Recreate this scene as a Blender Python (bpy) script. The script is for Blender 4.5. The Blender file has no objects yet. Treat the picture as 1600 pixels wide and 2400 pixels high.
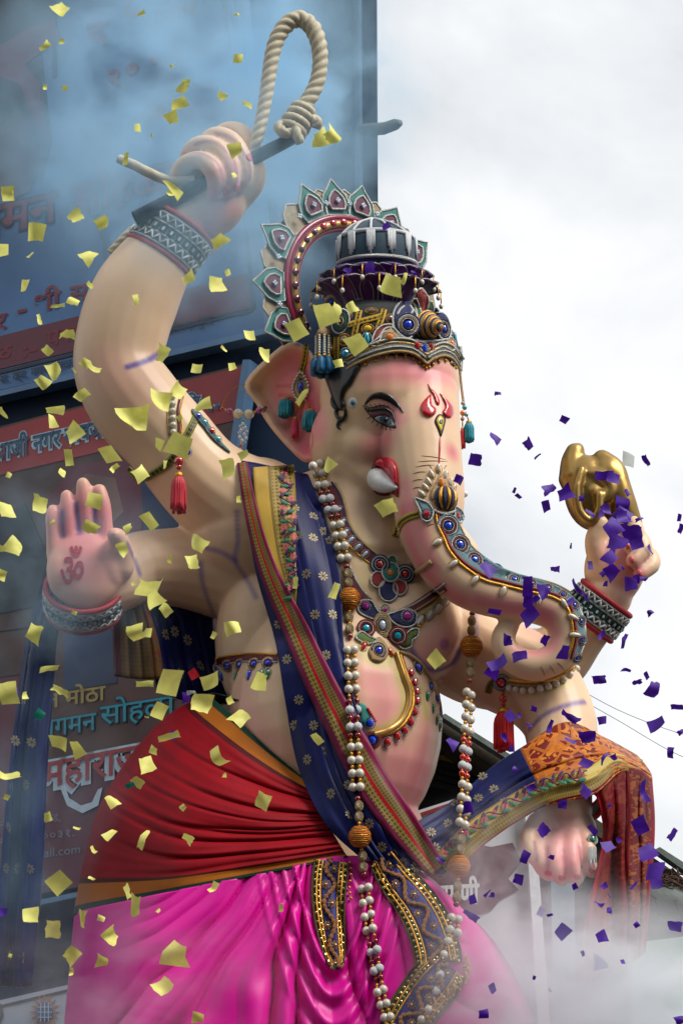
import bpy, bmesh, math, random
import numpy as np
from mathutils import Vector, Matrix, noise
from mathutils.bvhtree import BVHTree
from mathutils.geometry import delaunay_2d_cdt

random.seed(7)
scene = bpy.context.scene
COL = scene.collection

# ------------------------------------------------------------------ camera
PITCH = math.radians(18)
CAMPOS = Vector((0, 0, 1.7))
FPX = 6000.0                        # focal length in pixels of the 1600 x 2400 frame
cam_d = bpy.data.cameras.new('camera')
cam_d.sensor_fit = 'VERTICAL'; cam_d.sensor_height = 36; cam_d.lens = 36 * FPX / 2400
cam_d.clip_start = 0.1; cam_d.clip_end = 4000
cam = bpy.data.objects.new('camera', cam_d); COL.objects.link(cam)
cam.location = CAMPOS; cam.rotation_euler = (math.pi / 2 + PITCH, 0, 0)
scene.camera = cam

# ------------------------------------------------------------------ world, sun, exposure
SUN_EL, SUN_AZ = math.radians(50), math.radians(122)    # azimuth measured from +Y towards +X
w = bpy.data.worlds.new('World'); scene.world = w; w.use_nodes = True
nt = w.node_tree; nt.nodes.clear()
def wn(t, **k):
    n = nt.nodes.new(t)
    for a, b in k.items(): setattr(n, a, b)
    return n
sky = wn('ShaderNodeTexSky', sky_type='NISHITA', sun_disc=False, sun_elevation=SUN_EL, sun_rotation=SUN_AZ)
tc = wn('ShaderNodeTexCoord')
nz = wn('ShaderNodeTexNoise'); nz.inputs['Scale'].default_value = 6.5; nz.inputs['Detail'].default_value = 7; nz.inputs['Roughness'].default_value = .52; nz.inputs['Distortion'].default_value = .35
rmp = wn('ShaderNodeValToRGB'); rmp.color_ramp.elements[0].position = .34; rmp.color_ramp.elements[1].position = .66
rmp.color_ramp.elements[0].color = (3.55, 3.72, 3.95, 1); rmp.color_ramp.elements[1].color = (5.6, 5.65, 5.7, 1)
thin = wn('ShaderNodeValToRGB'); thin.color_ramp.elements[0].position = .2; thin.color_ramp.elements[1].position = .42
thin.color_ramp.elements[0].color = (.82,) * 3 + (1,); thin.color_ramp.elements[1].color = (1, 1, 1, 1)
mx = wn('ShaderNodeMix', data_type='RGBA')
bg = wn('ShaderNodeBackground'); bg.inputs['Strength'].default_value = .1
wo = wn('ShaderNodeOutputWorld')
L = nt.links.new
L(tc.outputs['Generated'], nz.inputs['Vector']); L(nz.outputs['Fac'], rmp.inputs['Fac']); L(nz.outputs['Fac'], thin.inputs['Fac'])
L(thin.outputs['Color'], mx.inputs['Factor']); L(sky.outputs['Color'], mx.inputs[6]); L(rmp.outputs['Color'], mx.inputs[7])
L(mx.outputs[2], bg.inputs['Color']); L(bg.outputs['Background'], wo.inputs['Surface'])
sd = bpy.data.lights.new('sun', 'SUN'); sd.energy = 1.8; sd.angle = math.radians(28); sd.color = (1, .96, .9)
sun = bpy.data.objects.new('sun', sd); COL.objects.link(sun)
sdir = Vector((math.sin(SUN_AZ) * math.cos(SUN_EL), math.cos(SUN_AZ) * math.cos(SUN_EL), math.sin(SUN_EL)))
sun.rotation_euler = sdir.to_track_quat('Z', 'Y').to_euler(); sun.location = (4, 4, 20)
scene.view_settings.view_transform = 'Standard'; scene.view_settings.look = 'None'
scene.view_settings.exposure = 0.98; scene.view_settings.gamma = 1; scene.view_settings.use_curve_mapping = False
scene.cycles.use_denoising = True
scene.cycles.max_bounces = 5; scene.cycles.diffuse_bounces = 3; scene.cycles.glossy_bounces = 3
scene.cycles.volume_bounces = 6; scene.cycles.volume_step_rate = 2.0; scene.cycles.volume_max_steps = 96
scene.cycles.caustics_reflective = False; scene.cycles.caustics_refractive = False

# ------------------------------------------------------------------ measuring: a pixel and a distance give a place
CP, SP = math.cos(PITCH), math.sin(PITCH)
RIGHT = Vector((1, 0, 0)); FWD = Vector((0, CP, SP)); UPV = Vector((0, -SP, CP))
def ray(x, y):
    return RIGHT * ((x - 800) / FPX) + UPV * ((1200 - y) / FPX) + FWD
def P(x, y, z=0.0):
    """point on the sight line of pixel (x, y) where it meets the upright plane z/600 m in front of the statue's axis"""
    r = ray(x, y)
    return CAMPOS + r * ((10 - z / 600) / r.y)
def S(x, y, z=0.0):
    return ((10 - z / 600) / ray(x, y).y) / FPX            # metres for one pixel there
def unproj(p):
    d = p - CAMPOS
    t = d.dot(FWD)
    return 800 + FPX * d.dot(RIGHT) / t, 1200 - FPX * d.dot(UPV) / t

# ------------------------------------------------------------------ materials
def lin(c):
    return tuple((v / 12.92 if v <= .04045 else ((v + .055) / 1.055) ** 2.4) for v in c)
MATS = {}
def mat(name, col, rough=.5, metal=0.0, var=.12, vscale=30, bump=0.0, bscale=200, sheen=0.0, coat=0.0, spec=.5, emit=None, trans=0.0, subs=0.0):
    if name in MATS: return MATS[name]
    m = bpy.data.materials.new(name); m.use_nodes = True; MATS[name] = m
    t = m.node_tree; b = t.nodes['Principled BSDF']
    b.inputs['Roughness'].default_value = rough; b.inputs['Metallic'].default_value = metal
    b.inputs['Specular IOR Level'].default_value = spec
    if sheen: b.inputs['Sheen Weight'].default_value = sheen; b.inputs['Sheen Roughness'].default_value = .4
    if coat: b.inputs['Coat Weight'].default_value = coat; b.inputs['Coat Roughness'].default_value = .08
    if trans: b.inputs['Transmission Weight'].default_value = trans
    co = t.nodes.new('ShaderNodeTexCoord')
    n = t.nodes.new('ShaderNodeTexNoise'); n.inputs['Scale'].default_value = vscale; n.inputs['Detail'].default_value = 4
    t.links.new(co.outputs['Object'], n.inputs['Vector'])
    mp = t.nodes.new('ShaderNodeMapRange'); mp.inputs[1].default_value = .3; mp.inputs[2].default_value = .7
    mp.inputs[3].default_value = 1 - var; mp.inputs[4].default_value = 1 + var
    t.links.new(n.outputs['Fac'], mp.inputs[0])
    mu = t.nodes.new('ShaderNodeVectorMath'); mu.operation = 'SCALE'; mu.inputs[0].default_value = col[:3]
    t.links.new(mp.outputs[0], mu.inputs['Scale']); t.links.new(mu.outputs[0], b.inputs['Base Color'])
    if bump:
        n2 = t.nodes.new('ShaderNodeTexNoise'); n2.inputs['Scale'].default_value = bscale; n2.inputs['Detail'].default_value = 3
        t.links.new(co.outputs['Object'], n2.inputs['Vector'])
        bp = t.nodes.new('ShaderNodeBump'); bp.inputs['Strength'].default_value = bump; bp.inputs['Distance'].default_value = .01
        t.links.new(n2.outputs['Fac'], bp.inputs['Height']); t.links.new(bp.outputs['Normal'], b.inputs['Normal'])
    if emit: b.inputs['Emission Color'].default_value = emit[:3] + (1,); b.inputs['Emission Strength'].default_value = emit[3]
    return m

# ------------------------------------------------------------------ objects
WM = {}                              # world matrices of what has been placed (translation of the empties, placement of instances)
def link(o, parent=None, mw=None):
    COL.objects.link(o)
    mw = mw or Matrix.Identity(4)
    if parent is not None:
        o.parent = parent; o.matrix_parent_inverse = WM[parent.name].inverted()
    o.matrix_basis = mw; WM[o.name] = mw
    return o
def tag(o, label=None, cat=None, group=None, kind=None):
    if label: o['label'] = label
    if cat: o['category'] = cat
    if group: o['group'] = group
    if kind: o['kind'] = kind
    return o
def thing(name, loc, label, cat, group=None):
    o = bpy.data.objects.new(name, None); o.empty_display_size = .1
    link(o, None, Matrix.Translation(loc))
    return tag(o, label, cat, group)
def mesh_obj(name, verts, faces, m, parent=None, smooth=True, mats=None, fmat=None):
    me = bpy.data.meshes.new(name); me.from_pydata([tuple(v) for v in verts], [], faces); me.update()
    if smooth: me.polygons.foreach_set('use_smooth', [True] * len(me.polygons))
    for q in (mats or [m]): me.materials.append(q)
    if fmat: me.polygons.foreach_set('material_index', fmat)
    o = bpy.data.objects.new(name, me)
    return link(o, parent)
def inst(name, me, mw, parent=None):
    return link(bpy.data.objects.new(name, me), parent, mw)
def catmull(pts, n, closed=False):
    """n samples along a smooth curve through tuples of any length"""
    pts = [np.array(p, float) for p in pts]; k = len(pts)
    out = []
    for i in range(n):
        t = i / n * k if closed else i / (n - 1) * (k - 1)
        j = min(int(t), k - 1 if closed else k - 2); f = t - j
        if closed: a, b, c, d = pts[(j - 1) % k], pts[j % k], pts[(j + 1) % k], pts[(j + 2) % k]
        else:
            b, c = pts[j], pts[j + 1]
            a = pts[j - 1] if j > 0 else 2 * b - c
            d = pts[j + 2] if j + 2 < k else 2 * c - b
        out.append(.5 * (2 * b + (c - a) * f + (2 * a - 5 * b + 4 * c - d) * f * f + (3 * b - a - 3 * c + d) * f ** 3))
    return out
def tube_geo(pts, rad, seg=12, closed=False, flat=None, ridge=None):
    """rings round a run of world points; flat = (factor, fixed normal) squashes; ridge(i, angle) scales the radius"""
    n = len(pts); V, Fc = [], []
    T = [(pts[(i + 1) % n] - pts[i - 1] if closed else pts[min(i + 1, n - 1)] - pts[max(i - 1, 0)]).normalized() for i in range(n)]
    a = Vector((0, 0, 1)) if abs(T[0].z) < .9 else Vector((1, 0, 0))
    nn = T[0].cross(a).normalized()
    for i in range(n):
        nn = (nn - T[i] * nn.dot(T[i])).normalized()
        bb = T[i].cross(nn)
        r = rad[i] if hasattr(rad, '__len__') else rad
        for k in range(seg):
            an = 2 * math.pi * k / seg
            rr = r * (ridge(i, an) if ridge else 1)
            V.append(pts[i] + (nn * math.cos(an) + bb * math.sin(an)) * rr)
    m = n if closed else n - 1
    for i in range(m):
        for k in range(seg):
            i2 = (i + 1) % n
            Fc.append((i * seg + k, i * seg + (k + 1) % seg, i2 * seg + (k + 1) % seg, i2 * seg + k))
    if not closed:
        Fc.append(tuple(range(seg - 1, -1, -1))); Fc.append(tuple(range((n - 1) * seg, n * seg)))
    return V, Fc
class Geo:
    def __init__(s): s.v, s.f = [], []
    def add(s, V, Fc):
        o = len(s.v); s.v += list(V); s.f += [tuple(i + o for i in f) for f in Fc]; return s
    def chain(s, ctrl, n=None, seg=20):
        """tapered limb through (x, y, z, r) in pixels, rounded ends"""
        n = n or max(8, len(ctrl) * 5)
        c = catmull(ctrl, n)
        pts = [P(*q[:3]) for q in c]; rad = [q[3] * S(*q[:3]) for q in c]
        d0 = (pts[0] - pts[1]).normalized(); d1 = (pts[-1] - pts[-2]).normalized()
        r0, r1 = rad[0], rad[-1]
        for a in (.5, .85, .98): pts.insert(0, pts[0] if False else P(*c[0][:3]) + d0 * r0 * a); rad.insert(0, r0 * math.sqrt(max(0, 1 - a * a)) + 1e-4)
        for a in (.5, .85, .98): pts.append(P(*c[-1][:3]) + d1 * r1 * a); rad.append(r1 * math.sqrt(max(0, 1 - a * a)) + 1e-4)
        return s.add(*tube_geo(pts, rad, seg))
    def ball(s, x, y, z, rx, ry, rz, nu=24, nv=16, rot=0):
        c = P(x, y, z); k = S(x, y, z); V, Fc = [], []
        cr, sr = math.cos(rot), math.sin(rot)
        for j in range(nv + 1):
            th = math.pi * j / nv
            for i in range(nu):
                ph = 2 * math.pi * i / nu
                a, b, d = rx * math.sin(th) * math.cos(ph), ry * math.cos(th), rz * math.sin(th) * math.sin(ph)
                a, b = a * cr - b * sr, a * sr + b * cr
                V.append(c + Vector((a * k, -d * k, b * k / CP)))
        for j in range(nv):
            for i in range(nu):
                i2 = (i + 1) % nu
                Fc.append((j * nu + i, (j + 1) * nu + i, (j + 1) * nu + i2, j * nu + i2))
        return s.add(V, Fc)
    def box(s, c, ax, ay, az):
        V = [c + ax * i + ay * j + az * k for i in (-1, 1) for j in (-1, 1) for k in (-1, 1)]
        return s.add(V, [(0, 1, 3, 2), (4, 6, 7, 5), (0, 4, 5, 1), (2, 3, 7, 6), (0, 2, 6, 4), (1, 5, 7, 3)])
    def obj(s, name, m, parent=None, smooth=True): return mesh_obj(name, s.v, s.f, m, parent, smooth)
def bvh_of(*objs):
    V, Fc = [], []
    for o in objs:
        k = len(V)
        V += [v.co.copy() for v in o.data.vertices]; Fc += [tuple(i + k for i in p.vertices) for p in o.data.polygons]
    return BVHTree.FromPolygons(V, Fc)
def hit(bv, x, y):
    d = ray(x, y).normalized()
    loc, nor, idx, dist = bv.ray_cast(CAMPOS, d)
    if loc is None: return None
    if nor.dot(d) > 0: nor = -nor
    return loc, nor, dist

# ================================================================== the statue
statue = thing('elephant_headed_statue', P(760, 2500, 60), 'giant painted four-armed elephant-headed statue in blue shawl and pink dhoti', 'statue')
g = Geo()
# torso, hips
g.ball(835, 1420, -10, 255, 215, 190); g.ball(785, 1690, 20, 252, 305, 240); g.ball(690, 2010, 0, 320, 260, 230)
g.ball(600, 1240, -10, 155, 165, 140); g.ball(655, 1500, -20, 152, 210, 135); g.ball(950, 1480, 90, 135, 125, 110); g.chain([(690, 1245, -30, 125), (840, 1215, 0, 125), (1000, 1330, -30, 130)])
g.chain([(850, 1090, 30, 115), (850, 1190, 20, 120), (850, 1330, 30, 150)])
# raised arm and fist
g.chain([(600, 1215, 0, 138), (480, 1130, 20, 112), (395, 1030, 30, 106), (318, 945, 32, 110), (277, 865, 32, 104), (290, 770, 32, 107), (320, 690, 32, 105), (365, 615, 40, 90), (408, 555, 50, 74), (440, 510, 55, 62)])
g.ball(492, 478, 55, 92, 78, 62, rot=.6); g.ball(522, 425, 42, 62, 62, 55)
FIST = [[(430, 445, 40, 24), (420, 412, 85, 23), (438, 384, 124, 23), (472, 376, 152, 23), (498, 398, 166, 23), (507, 430, 152, 22), (501, 456, 126, 19)],
        [(455, 405, 40, 24), (443, 366, 80, 23), (468, 340, 114, 23), (506, 346, 142, 23), (533, 382, 152, 23), (541, 424, 140, 22), (532, 450, 114, 19)],
        [(485, 385, 40, 24), (482, 338, 74, 23), (510, 318, 100, 23), (547, 334, 120, 23), (570, 376, 128, 22), (572, 414, 116, 21), (559, 440, 98, 18)],
        [(500, 370, 30, 26), (520, 316, 30, 24), (556, 310, 52, 25), (582, 335, 72, 25), (596, 366, 82, 21)],
        [(555, 460, 45, 40), (590, 432, 66, 30), (600, 402, 82, 25), (592, 378, 96, 23)]]
for f in FIST: g.chain(f, 18, 14)
# open palm
g.chain([(570, 1350, -50, 118), (470, 1335, -55, 102), (390, 1330, -45, 92), (315, 1335, -15, 86), (260, 1365, 50, 76), (205, 1385, 100, 62)])
g.ball(200, 1332, 130, 92, 94, 44); g.ball(262, 1318, 132, 38, 66, 38); g.ball(150, 1338, 132, 40, 64, 36)
PALM = [[(250, 1290, 128, 24), (247, 1235, 142, 19), (242, 1185, 152, 19), (234, 1150, 154, 17)],
        [(208, 1285, 128, 24), (204, 1225, 144, 19), (199, 1170, 156, 19), (195, 1135, 158, 17)],
        [(168, 1290, 128, 24), (163, 1235, 144, 18), (159, 1190, 152, 18), (157, 1163, 152, 16)],
        [(132, 1300, 125, 24), (125, 1250, 138, 17), (123, 1214, 146, 17), (125, 1196, 146, 15)],
        [(282, 1330, 130, 34), (286, 1295, 150, 28), (276, 1262, 178, 24), (270, 1255, 190, 20)]]
for f in PALM: g.chain(f, 12, 14)
# far arm with the conch, near arm on the knee
g.chain([(1000, 1450, -70, 125), (1110, 1530, -110, 122), (1215, 1565, -120, 105), (1295, 1545, -95, 84), (1350, 1490, -60, 68), (1395, 1437, -30, 60), (1425, 1390, -20, 60)])
g.ball(1440, 1330, -10, 72, 88, 60, rot=-.25)
CONCH_HAND = [[(1440, 1300, 10, 26), (1488, 1256, 34, 20), (1508, 1282, 58, 20), (1482, 1314, 74, 18)],
              [(1450, 1325, 10, 26), (1512, 1296, 24, 20), (1528, 1322, 46, 20), (1500, 1346, 62, 18)],
              [(1430, 1285, 0, 26), (1464, 1222, 24, 20), (1490, 1240, 54, 19), (1472, 1278, 74, 17)],
              [(1410, 1330, 10, 30), (1392, 1270, 30, 24), (1406, 1228, 42, 21)]]
for f in CONCH_HAND: g.chain(f, 12, 12)
g.chain([(1040, 1470, 0, 115), (1150, 1545, 20, 112), (1245, 1600, 45, 106), (1305, 1680, 80, 90), (1318, 1770, 130, 80), (1322, 1850, 170, 66), (1322, 1900, 195, 66)])
g.ball(1318, 1945, 205, 80, 62, 55)
for f in [[(1276, 1950, 225, 28), (1262, 1992, 262, 21), (1268, 2030, 268, 20), (1284, 2050, 240, 17)], [(1306, 1955, 232, 28), (1298, 2005, 276, 21), (1303, 2044, 278, 20), (1316, 2062, 246, 17)],
          [(1336, 1955, 232, 28), (1338, 2004, 274, 21), (1342, 2042, 276, 20), (1352, 2060, 244, 17)], [(1362, 1950, 225, 27), (1376, 1990, 258, 20), (1380, 2024, 260, 19), (1386, 2044, 230, 16)], [(1262, 1930, 225, 30), (1240, 1958, 262, 23), (1240, 1990, 275, 20), (1250, 2012, 270, 17)]]: g.chain(f, 14, 12)
# head, cheeks, jaw, trunk
g.ball(912, 935, 55, 163, 195, 172); g.ball(985, 900, 80, 92, 150, 120); g.ball(868, 1045, 130, 78, 62, 58); g.ball(830, 1040, 60, 105, 120, 105)
g.ball(1032, 1048, 30, 44, 40, 44); g.chain([(850, 1100, 70, 95), (895, 1140, 105, 62), (925, 1165, 120, 40)])
g.ball(915, 985, 165, 70, 30, 26)
TRUNK = [(980, 930, 115, 96), (984, 1020, 150, 95), (992, 1090, 168, 92), (1003, 1165, 185, 86), (1008, 1235, 198, 77), (1034, 1305, 210, 67), (1075, 1353, 218, 60), (1122, 1383, 224, 55), (1182, 1402, 226, 51), (1252, 1412, 222, 50), (1312, 1440, 216, 48), (1328, 1495, 210, 45), (1300, 1546, 206, 41), (1245, 1560, 204, 37), (1196, 1538, 204, 33), (1178, 1498, 206, 29), (1194, 1462, 208, 24)]
g.chain(TRUNK, 90, 22)
# the ear: a thick dished fan
EAR = [(716, 812, 40), (682, 801, 30), (642, 824, 5), (573, 897, -50), (600, 947, -40), (627, 993, -25), (665, 1039, -5), (703, 1077, 20), (724, 1084, 40), (747, 1064, 60), (768, 1020, 80), (772, 962, 90), (765, 905, 90), (745, 850, 70)]
ring = catmull(EAR, 56, True); cx, cy, cz = 712, 940, 50
V = []; Fc = []; KR = [1.0, .93, .86, .72, .5, .25]; DZ = [0, 10, -6, -34, -46, -36]
for k, dz in zip(KR, DZ):
    for q in ring: V.append(P(cx + (q[0] - cx) * k, cy + (q[1] - cy) * k, cz + (q[2] - cz) * k + dz))
nr = len(ring)
V.append(P(cx, cy, cz - 30)); ci = len(V) - 1
for k, dz in zip(KR, DZ):
    for q in ring: V.append(P(cx + (q[0] - cx) * k, cy + (q[1] - cy) * k, cz + (q[2] - cz) * k + dz - 34))
V.append(P(cx, cy, cz - 64)); cb = len(V) - 1; o2 = ci + 1
for j in range(5):
    for i in range(nr):
        a, b = j * nr + i, j * nr + (i + 1) % nr
        Fc.append((a, a + nr, b + nr, b)); Fc.append((o2 + a, o2 + b, o2 + b + nr, o2 + a + nr))
for i in range(nr):
    b = (i + 1) % nr
    Fc.append((5 * nr + i, ci, 5 * nr + b)); Fc.append((o2 + 5 * nr + i, o2 + 5 * nr + b, cb)); Fc.append((i, b, o2 + b, o2 + i))
g.add(V, Fc)
M_skin = mat('painted_plaster', (1, 1, 1), .42, spec=.4, vscale=6, bump=.035, bscale=90)
raw = mesh_obj('body', g.v, g.f, M_skin)
md = raw.modifiers.new('r', 'REMESH'); md.mode = 'VOXEL'; md.voxel_size = .0092; md.adaptivity = 0
md2 = raw.modifiers.new('s', 'SMOOTH'); md2.iterations = 5; md2.factor = .5
dg = bpy.context.evaluated_depsgraph_get()
bm_ = bpy.data.meshes.new_from_object(raw.evaluated_get(dg), depsgraph=dg)
bpy.data.objects.remove(raw)
bm_.name = 'body'; bm_.materials.clear(); bm_.materials.append(M_skin)
bm_.polygons.foreach_set('use_smooth', [True] * len(bm_.polygons))
body = link(bpy.data.objects.new('body', bm_), statue)
BODY = bvh_of(body)
print('body verts', len(bm_.vertices))

# --- airbrushed paint: a colour for every vertex, from strokes laid on the surface
co = np.empty(len(bm_.vertices) * 3); bm_.vertices.foreach_get('co', co); co = co.reshape(-1, 3)
CREAM = np.array(lin((.885, .75, .61)))
colr = np.tile(CREAM, (len(co), 1))
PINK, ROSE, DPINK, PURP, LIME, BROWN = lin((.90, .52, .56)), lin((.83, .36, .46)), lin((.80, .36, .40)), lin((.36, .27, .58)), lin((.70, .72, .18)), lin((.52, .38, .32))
def brush(pts, r, c, a, hard=0.0, z=None):
    """soft stroke through pixels on the surface; r in pixels"""
    global colr
    w3 = []
    c2 = catmull(pts, max(2, len(pts) * 6)) if len(pts) > 1 else pts
    for q in c2:
        if len(q) > 2: w3.append(P(*q)); continue
        h = hit(BODY, q[0], q[1])
        if h: w3.append(h[0])
    if not w3: return
    W = np.array([tuple(p) for p in w3]); R = r * .00175
    lo, hi = W.min(0) - R, W.max(0) + R
    idx = np.where(((co > lo) & (co < hi)).all(1))[0]
    if not len(idx): return
    d = np.full(len(idx), 9.)
    for p in W: d = np.minimum(d, np.linalg.norm(co[idx] - p, axis=1))
    t = np.clip(1 - d / R, 0, 1); t = np.clip(t / (1 - hard), 0, 1) if hard else t
    t = (t * t * (3 - 2 * t) * a)[:, None]
    colr[idx] = colr[idx] * (1 - t) + np.array(c) * t
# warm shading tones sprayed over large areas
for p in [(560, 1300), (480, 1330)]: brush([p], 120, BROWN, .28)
brush([(300, 900), (250, 860)], 120, PINK, .25); brush([(500, 520), (540, 490), (470, 540)], 70, ROSE, .5); brush([(500, 420), (540, 400)], 70, PINK, .45)
for f in FIST[:3]: brush([f[-1][:2]], 30, ROSE, .5)
for q in [[(430, 362), (455, 356), (488, 366), (515, 392), (524, 430), (517, 452)], [(458, 338), (490, 330), (522, 345), (549, 380), (556, 420), (546, 446)], [(505, 312), (540, 322), (568, 350), (586, 390), (586, 420)], [(500, 470), (530, 466), (560, 455)], [(415, 440), (425, 470)]]: brush(q, 10, lin((.62, .36, .46)), .75)
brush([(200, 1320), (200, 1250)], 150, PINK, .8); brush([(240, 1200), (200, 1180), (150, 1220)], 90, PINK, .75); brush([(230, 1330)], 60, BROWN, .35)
for a, b in [((221, 1170), (226, 1245)), ((181, 1180), (187, 1250)), ((146, 1200), (149, 1255))]: brush([a, b], 13, PURP, .85)
brush([(300, 860), (345, 845), (372, 830)], 13, PURP, .95, .2); brush([(555, 1200), (557, 1270), (552, 1315), (580, 1360), (600, 1400)], 12, PURP, .68); brush([(485, 1285), (520, 1295), (552, 1315)], 12, PURP, .68)
brush([(470, 1320), (476, 1370), (500, 1440)], 12, PURP, .68); brush([(300, 1275), (315, 1310), (328, 1345)], 12, PURP, .8)
# face
brush([(870, 885), (930, 868), (1000, 878), (1050, 880)], 60, PINK, .75); brush([(1000, 862), (950, 850)], 60, ROSE, .45)
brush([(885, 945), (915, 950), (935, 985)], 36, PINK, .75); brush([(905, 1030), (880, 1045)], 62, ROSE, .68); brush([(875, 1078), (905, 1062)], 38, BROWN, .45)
brush([(1000, 960), (1030, 940), (1050, 960)], 55, PINK, .35); brush([(1060, 1060)], 40, ROSE, .8)
brush([(860, 930), (800, 950), (790, 1020)], 70, lin((.80, .68, .48)), .5)
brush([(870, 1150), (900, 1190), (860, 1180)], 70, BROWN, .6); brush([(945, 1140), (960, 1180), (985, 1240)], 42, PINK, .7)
brush([(945, 1200), (958, 1260), (985, 1320), (1025, 1370), (1080, 1405)], 45, ROSE, .75); brush([(990, 1260), (1020, 1330)], 26, PINK, .75)
brush([(1120, 1410), (1200, 1425), (1280, 1440)], 36, PINK, .9); brush([(1270, 1440), (1300, 1480), (1290, 1520), (1250, 1530), (1210, 1525)], 26, PINK, .75)
# ear
brush([(690, 845), (665, 880), (655, 920), (670, 960), (700, 1010), (722, 1055)], 62, PINK, .95); brush([(715, 850), (720, 900), (735, 960), (745, 1010)], 60, PINK, .9)
brush([(690, 870), (690, 930), (710, 990)], 62, PINK, .9); brush([(705, 890), (725, 940), (735, 990)], 42, ROSE, .7); brush([(715, 1045), (728, 1068)], 34, ROSE, .6)
for q in [[(655, 925), (690, 930), (725, 940)], [(650, 905), (690, 905), (730, 915)], [(730, 1010), (733, 1035), (728, 1055)], [(700, 985), (718, 960), (728, 945)]]: brush(q, 8, DPINK, .9)
# chest and belly
brush([(1041, 1510)], 19, PURP, .95, .4); brush([(1041, 1500), (1010, 1530)], 80, PINK, .55); brush([(963, 1523), (981, 1550), (1017, 1572), (1057, 1556), (1080, 1520)], 13, PURP, .9)
brush([(880, 1600), (905, 1650), (890, 1690)], 85, PINK, .7); brush([(930, 1800), (980, 1850), (940, 1900)], 120, PINK, .75); brush([(1000, 1720), (990, 1800)], 70, PINK, .6)
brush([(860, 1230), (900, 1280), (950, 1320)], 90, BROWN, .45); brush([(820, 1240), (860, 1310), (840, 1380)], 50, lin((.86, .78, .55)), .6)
for q in [[(795, 1170), (805, 1240), (870, 1320)], [(850, 1410), (930, 1460), (1040, 1400)], [(840, 1490), (860, 1545), (900, 1560), (925, 1530)], [(928, 1570), (945, 1640), (930, 1685), (870, 1715)], [(985, 1610), (1000, 1680)], [(1000, 1440), (975, 1470)], [(1180, 1590), (1240, 1625), (1330, 1600)], [(935, 1225), (975, 1210)], [(330, 1120), (400, 1085), (440, 1010), (455, 975)], [(404, 930), (404, 1015)]]: brush(q, 17, LIME, .55)
brush([(560, 1640), (590, 1700), (640, 1760)], 80, PINK, .4)
# arms
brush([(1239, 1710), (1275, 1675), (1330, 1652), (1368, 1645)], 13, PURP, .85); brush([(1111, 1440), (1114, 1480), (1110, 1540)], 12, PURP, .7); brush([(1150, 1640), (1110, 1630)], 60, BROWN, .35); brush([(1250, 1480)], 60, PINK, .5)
brush([(1440, 1300), (1470, 1360)], 70, PINK, .7); brush([(1480, 1330), (1500, 1350)], 40, ROSE, .5)
for q in [[(1475, 1240), (1500, 1262), (1485, 1296)], [(1500, 1276), (1520, 1300), (1495, 1330)], [(1440, 1290), (1455, 1255)]]: brush(q, 9, lin((.55, .32, .40)), .7)
brush([(1300, 2000), (1340, 2010)], 60, PINK, .3)
for q in [[(1283, 1985), (1284, 2040)], [(1319, 1990), (1323, 2050)], [(1357, 1985), (1361, 2045)], [(1252, 1975), (1258, 2015)]]: brush(q, 9, lin((.55, .32, .40)), .8); brush([(1318, 1960), (1340, 2010)], 90, PINK, .25)
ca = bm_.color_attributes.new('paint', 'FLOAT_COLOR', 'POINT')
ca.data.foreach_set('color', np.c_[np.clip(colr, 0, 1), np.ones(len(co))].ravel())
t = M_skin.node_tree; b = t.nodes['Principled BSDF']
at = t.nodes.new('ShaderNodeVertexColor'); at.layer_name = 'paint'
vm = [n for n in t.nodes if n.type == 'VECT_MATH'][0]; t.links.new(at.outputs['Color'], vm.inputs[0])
[n for n in t.nodes if n.type == 'MAP_RANGE'][0].inputs[3].default_value = .95; [n for n in t.nodes if n.type == 'MAP_RANGE'][0].inputs[4].default_value = 1.04

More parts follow.
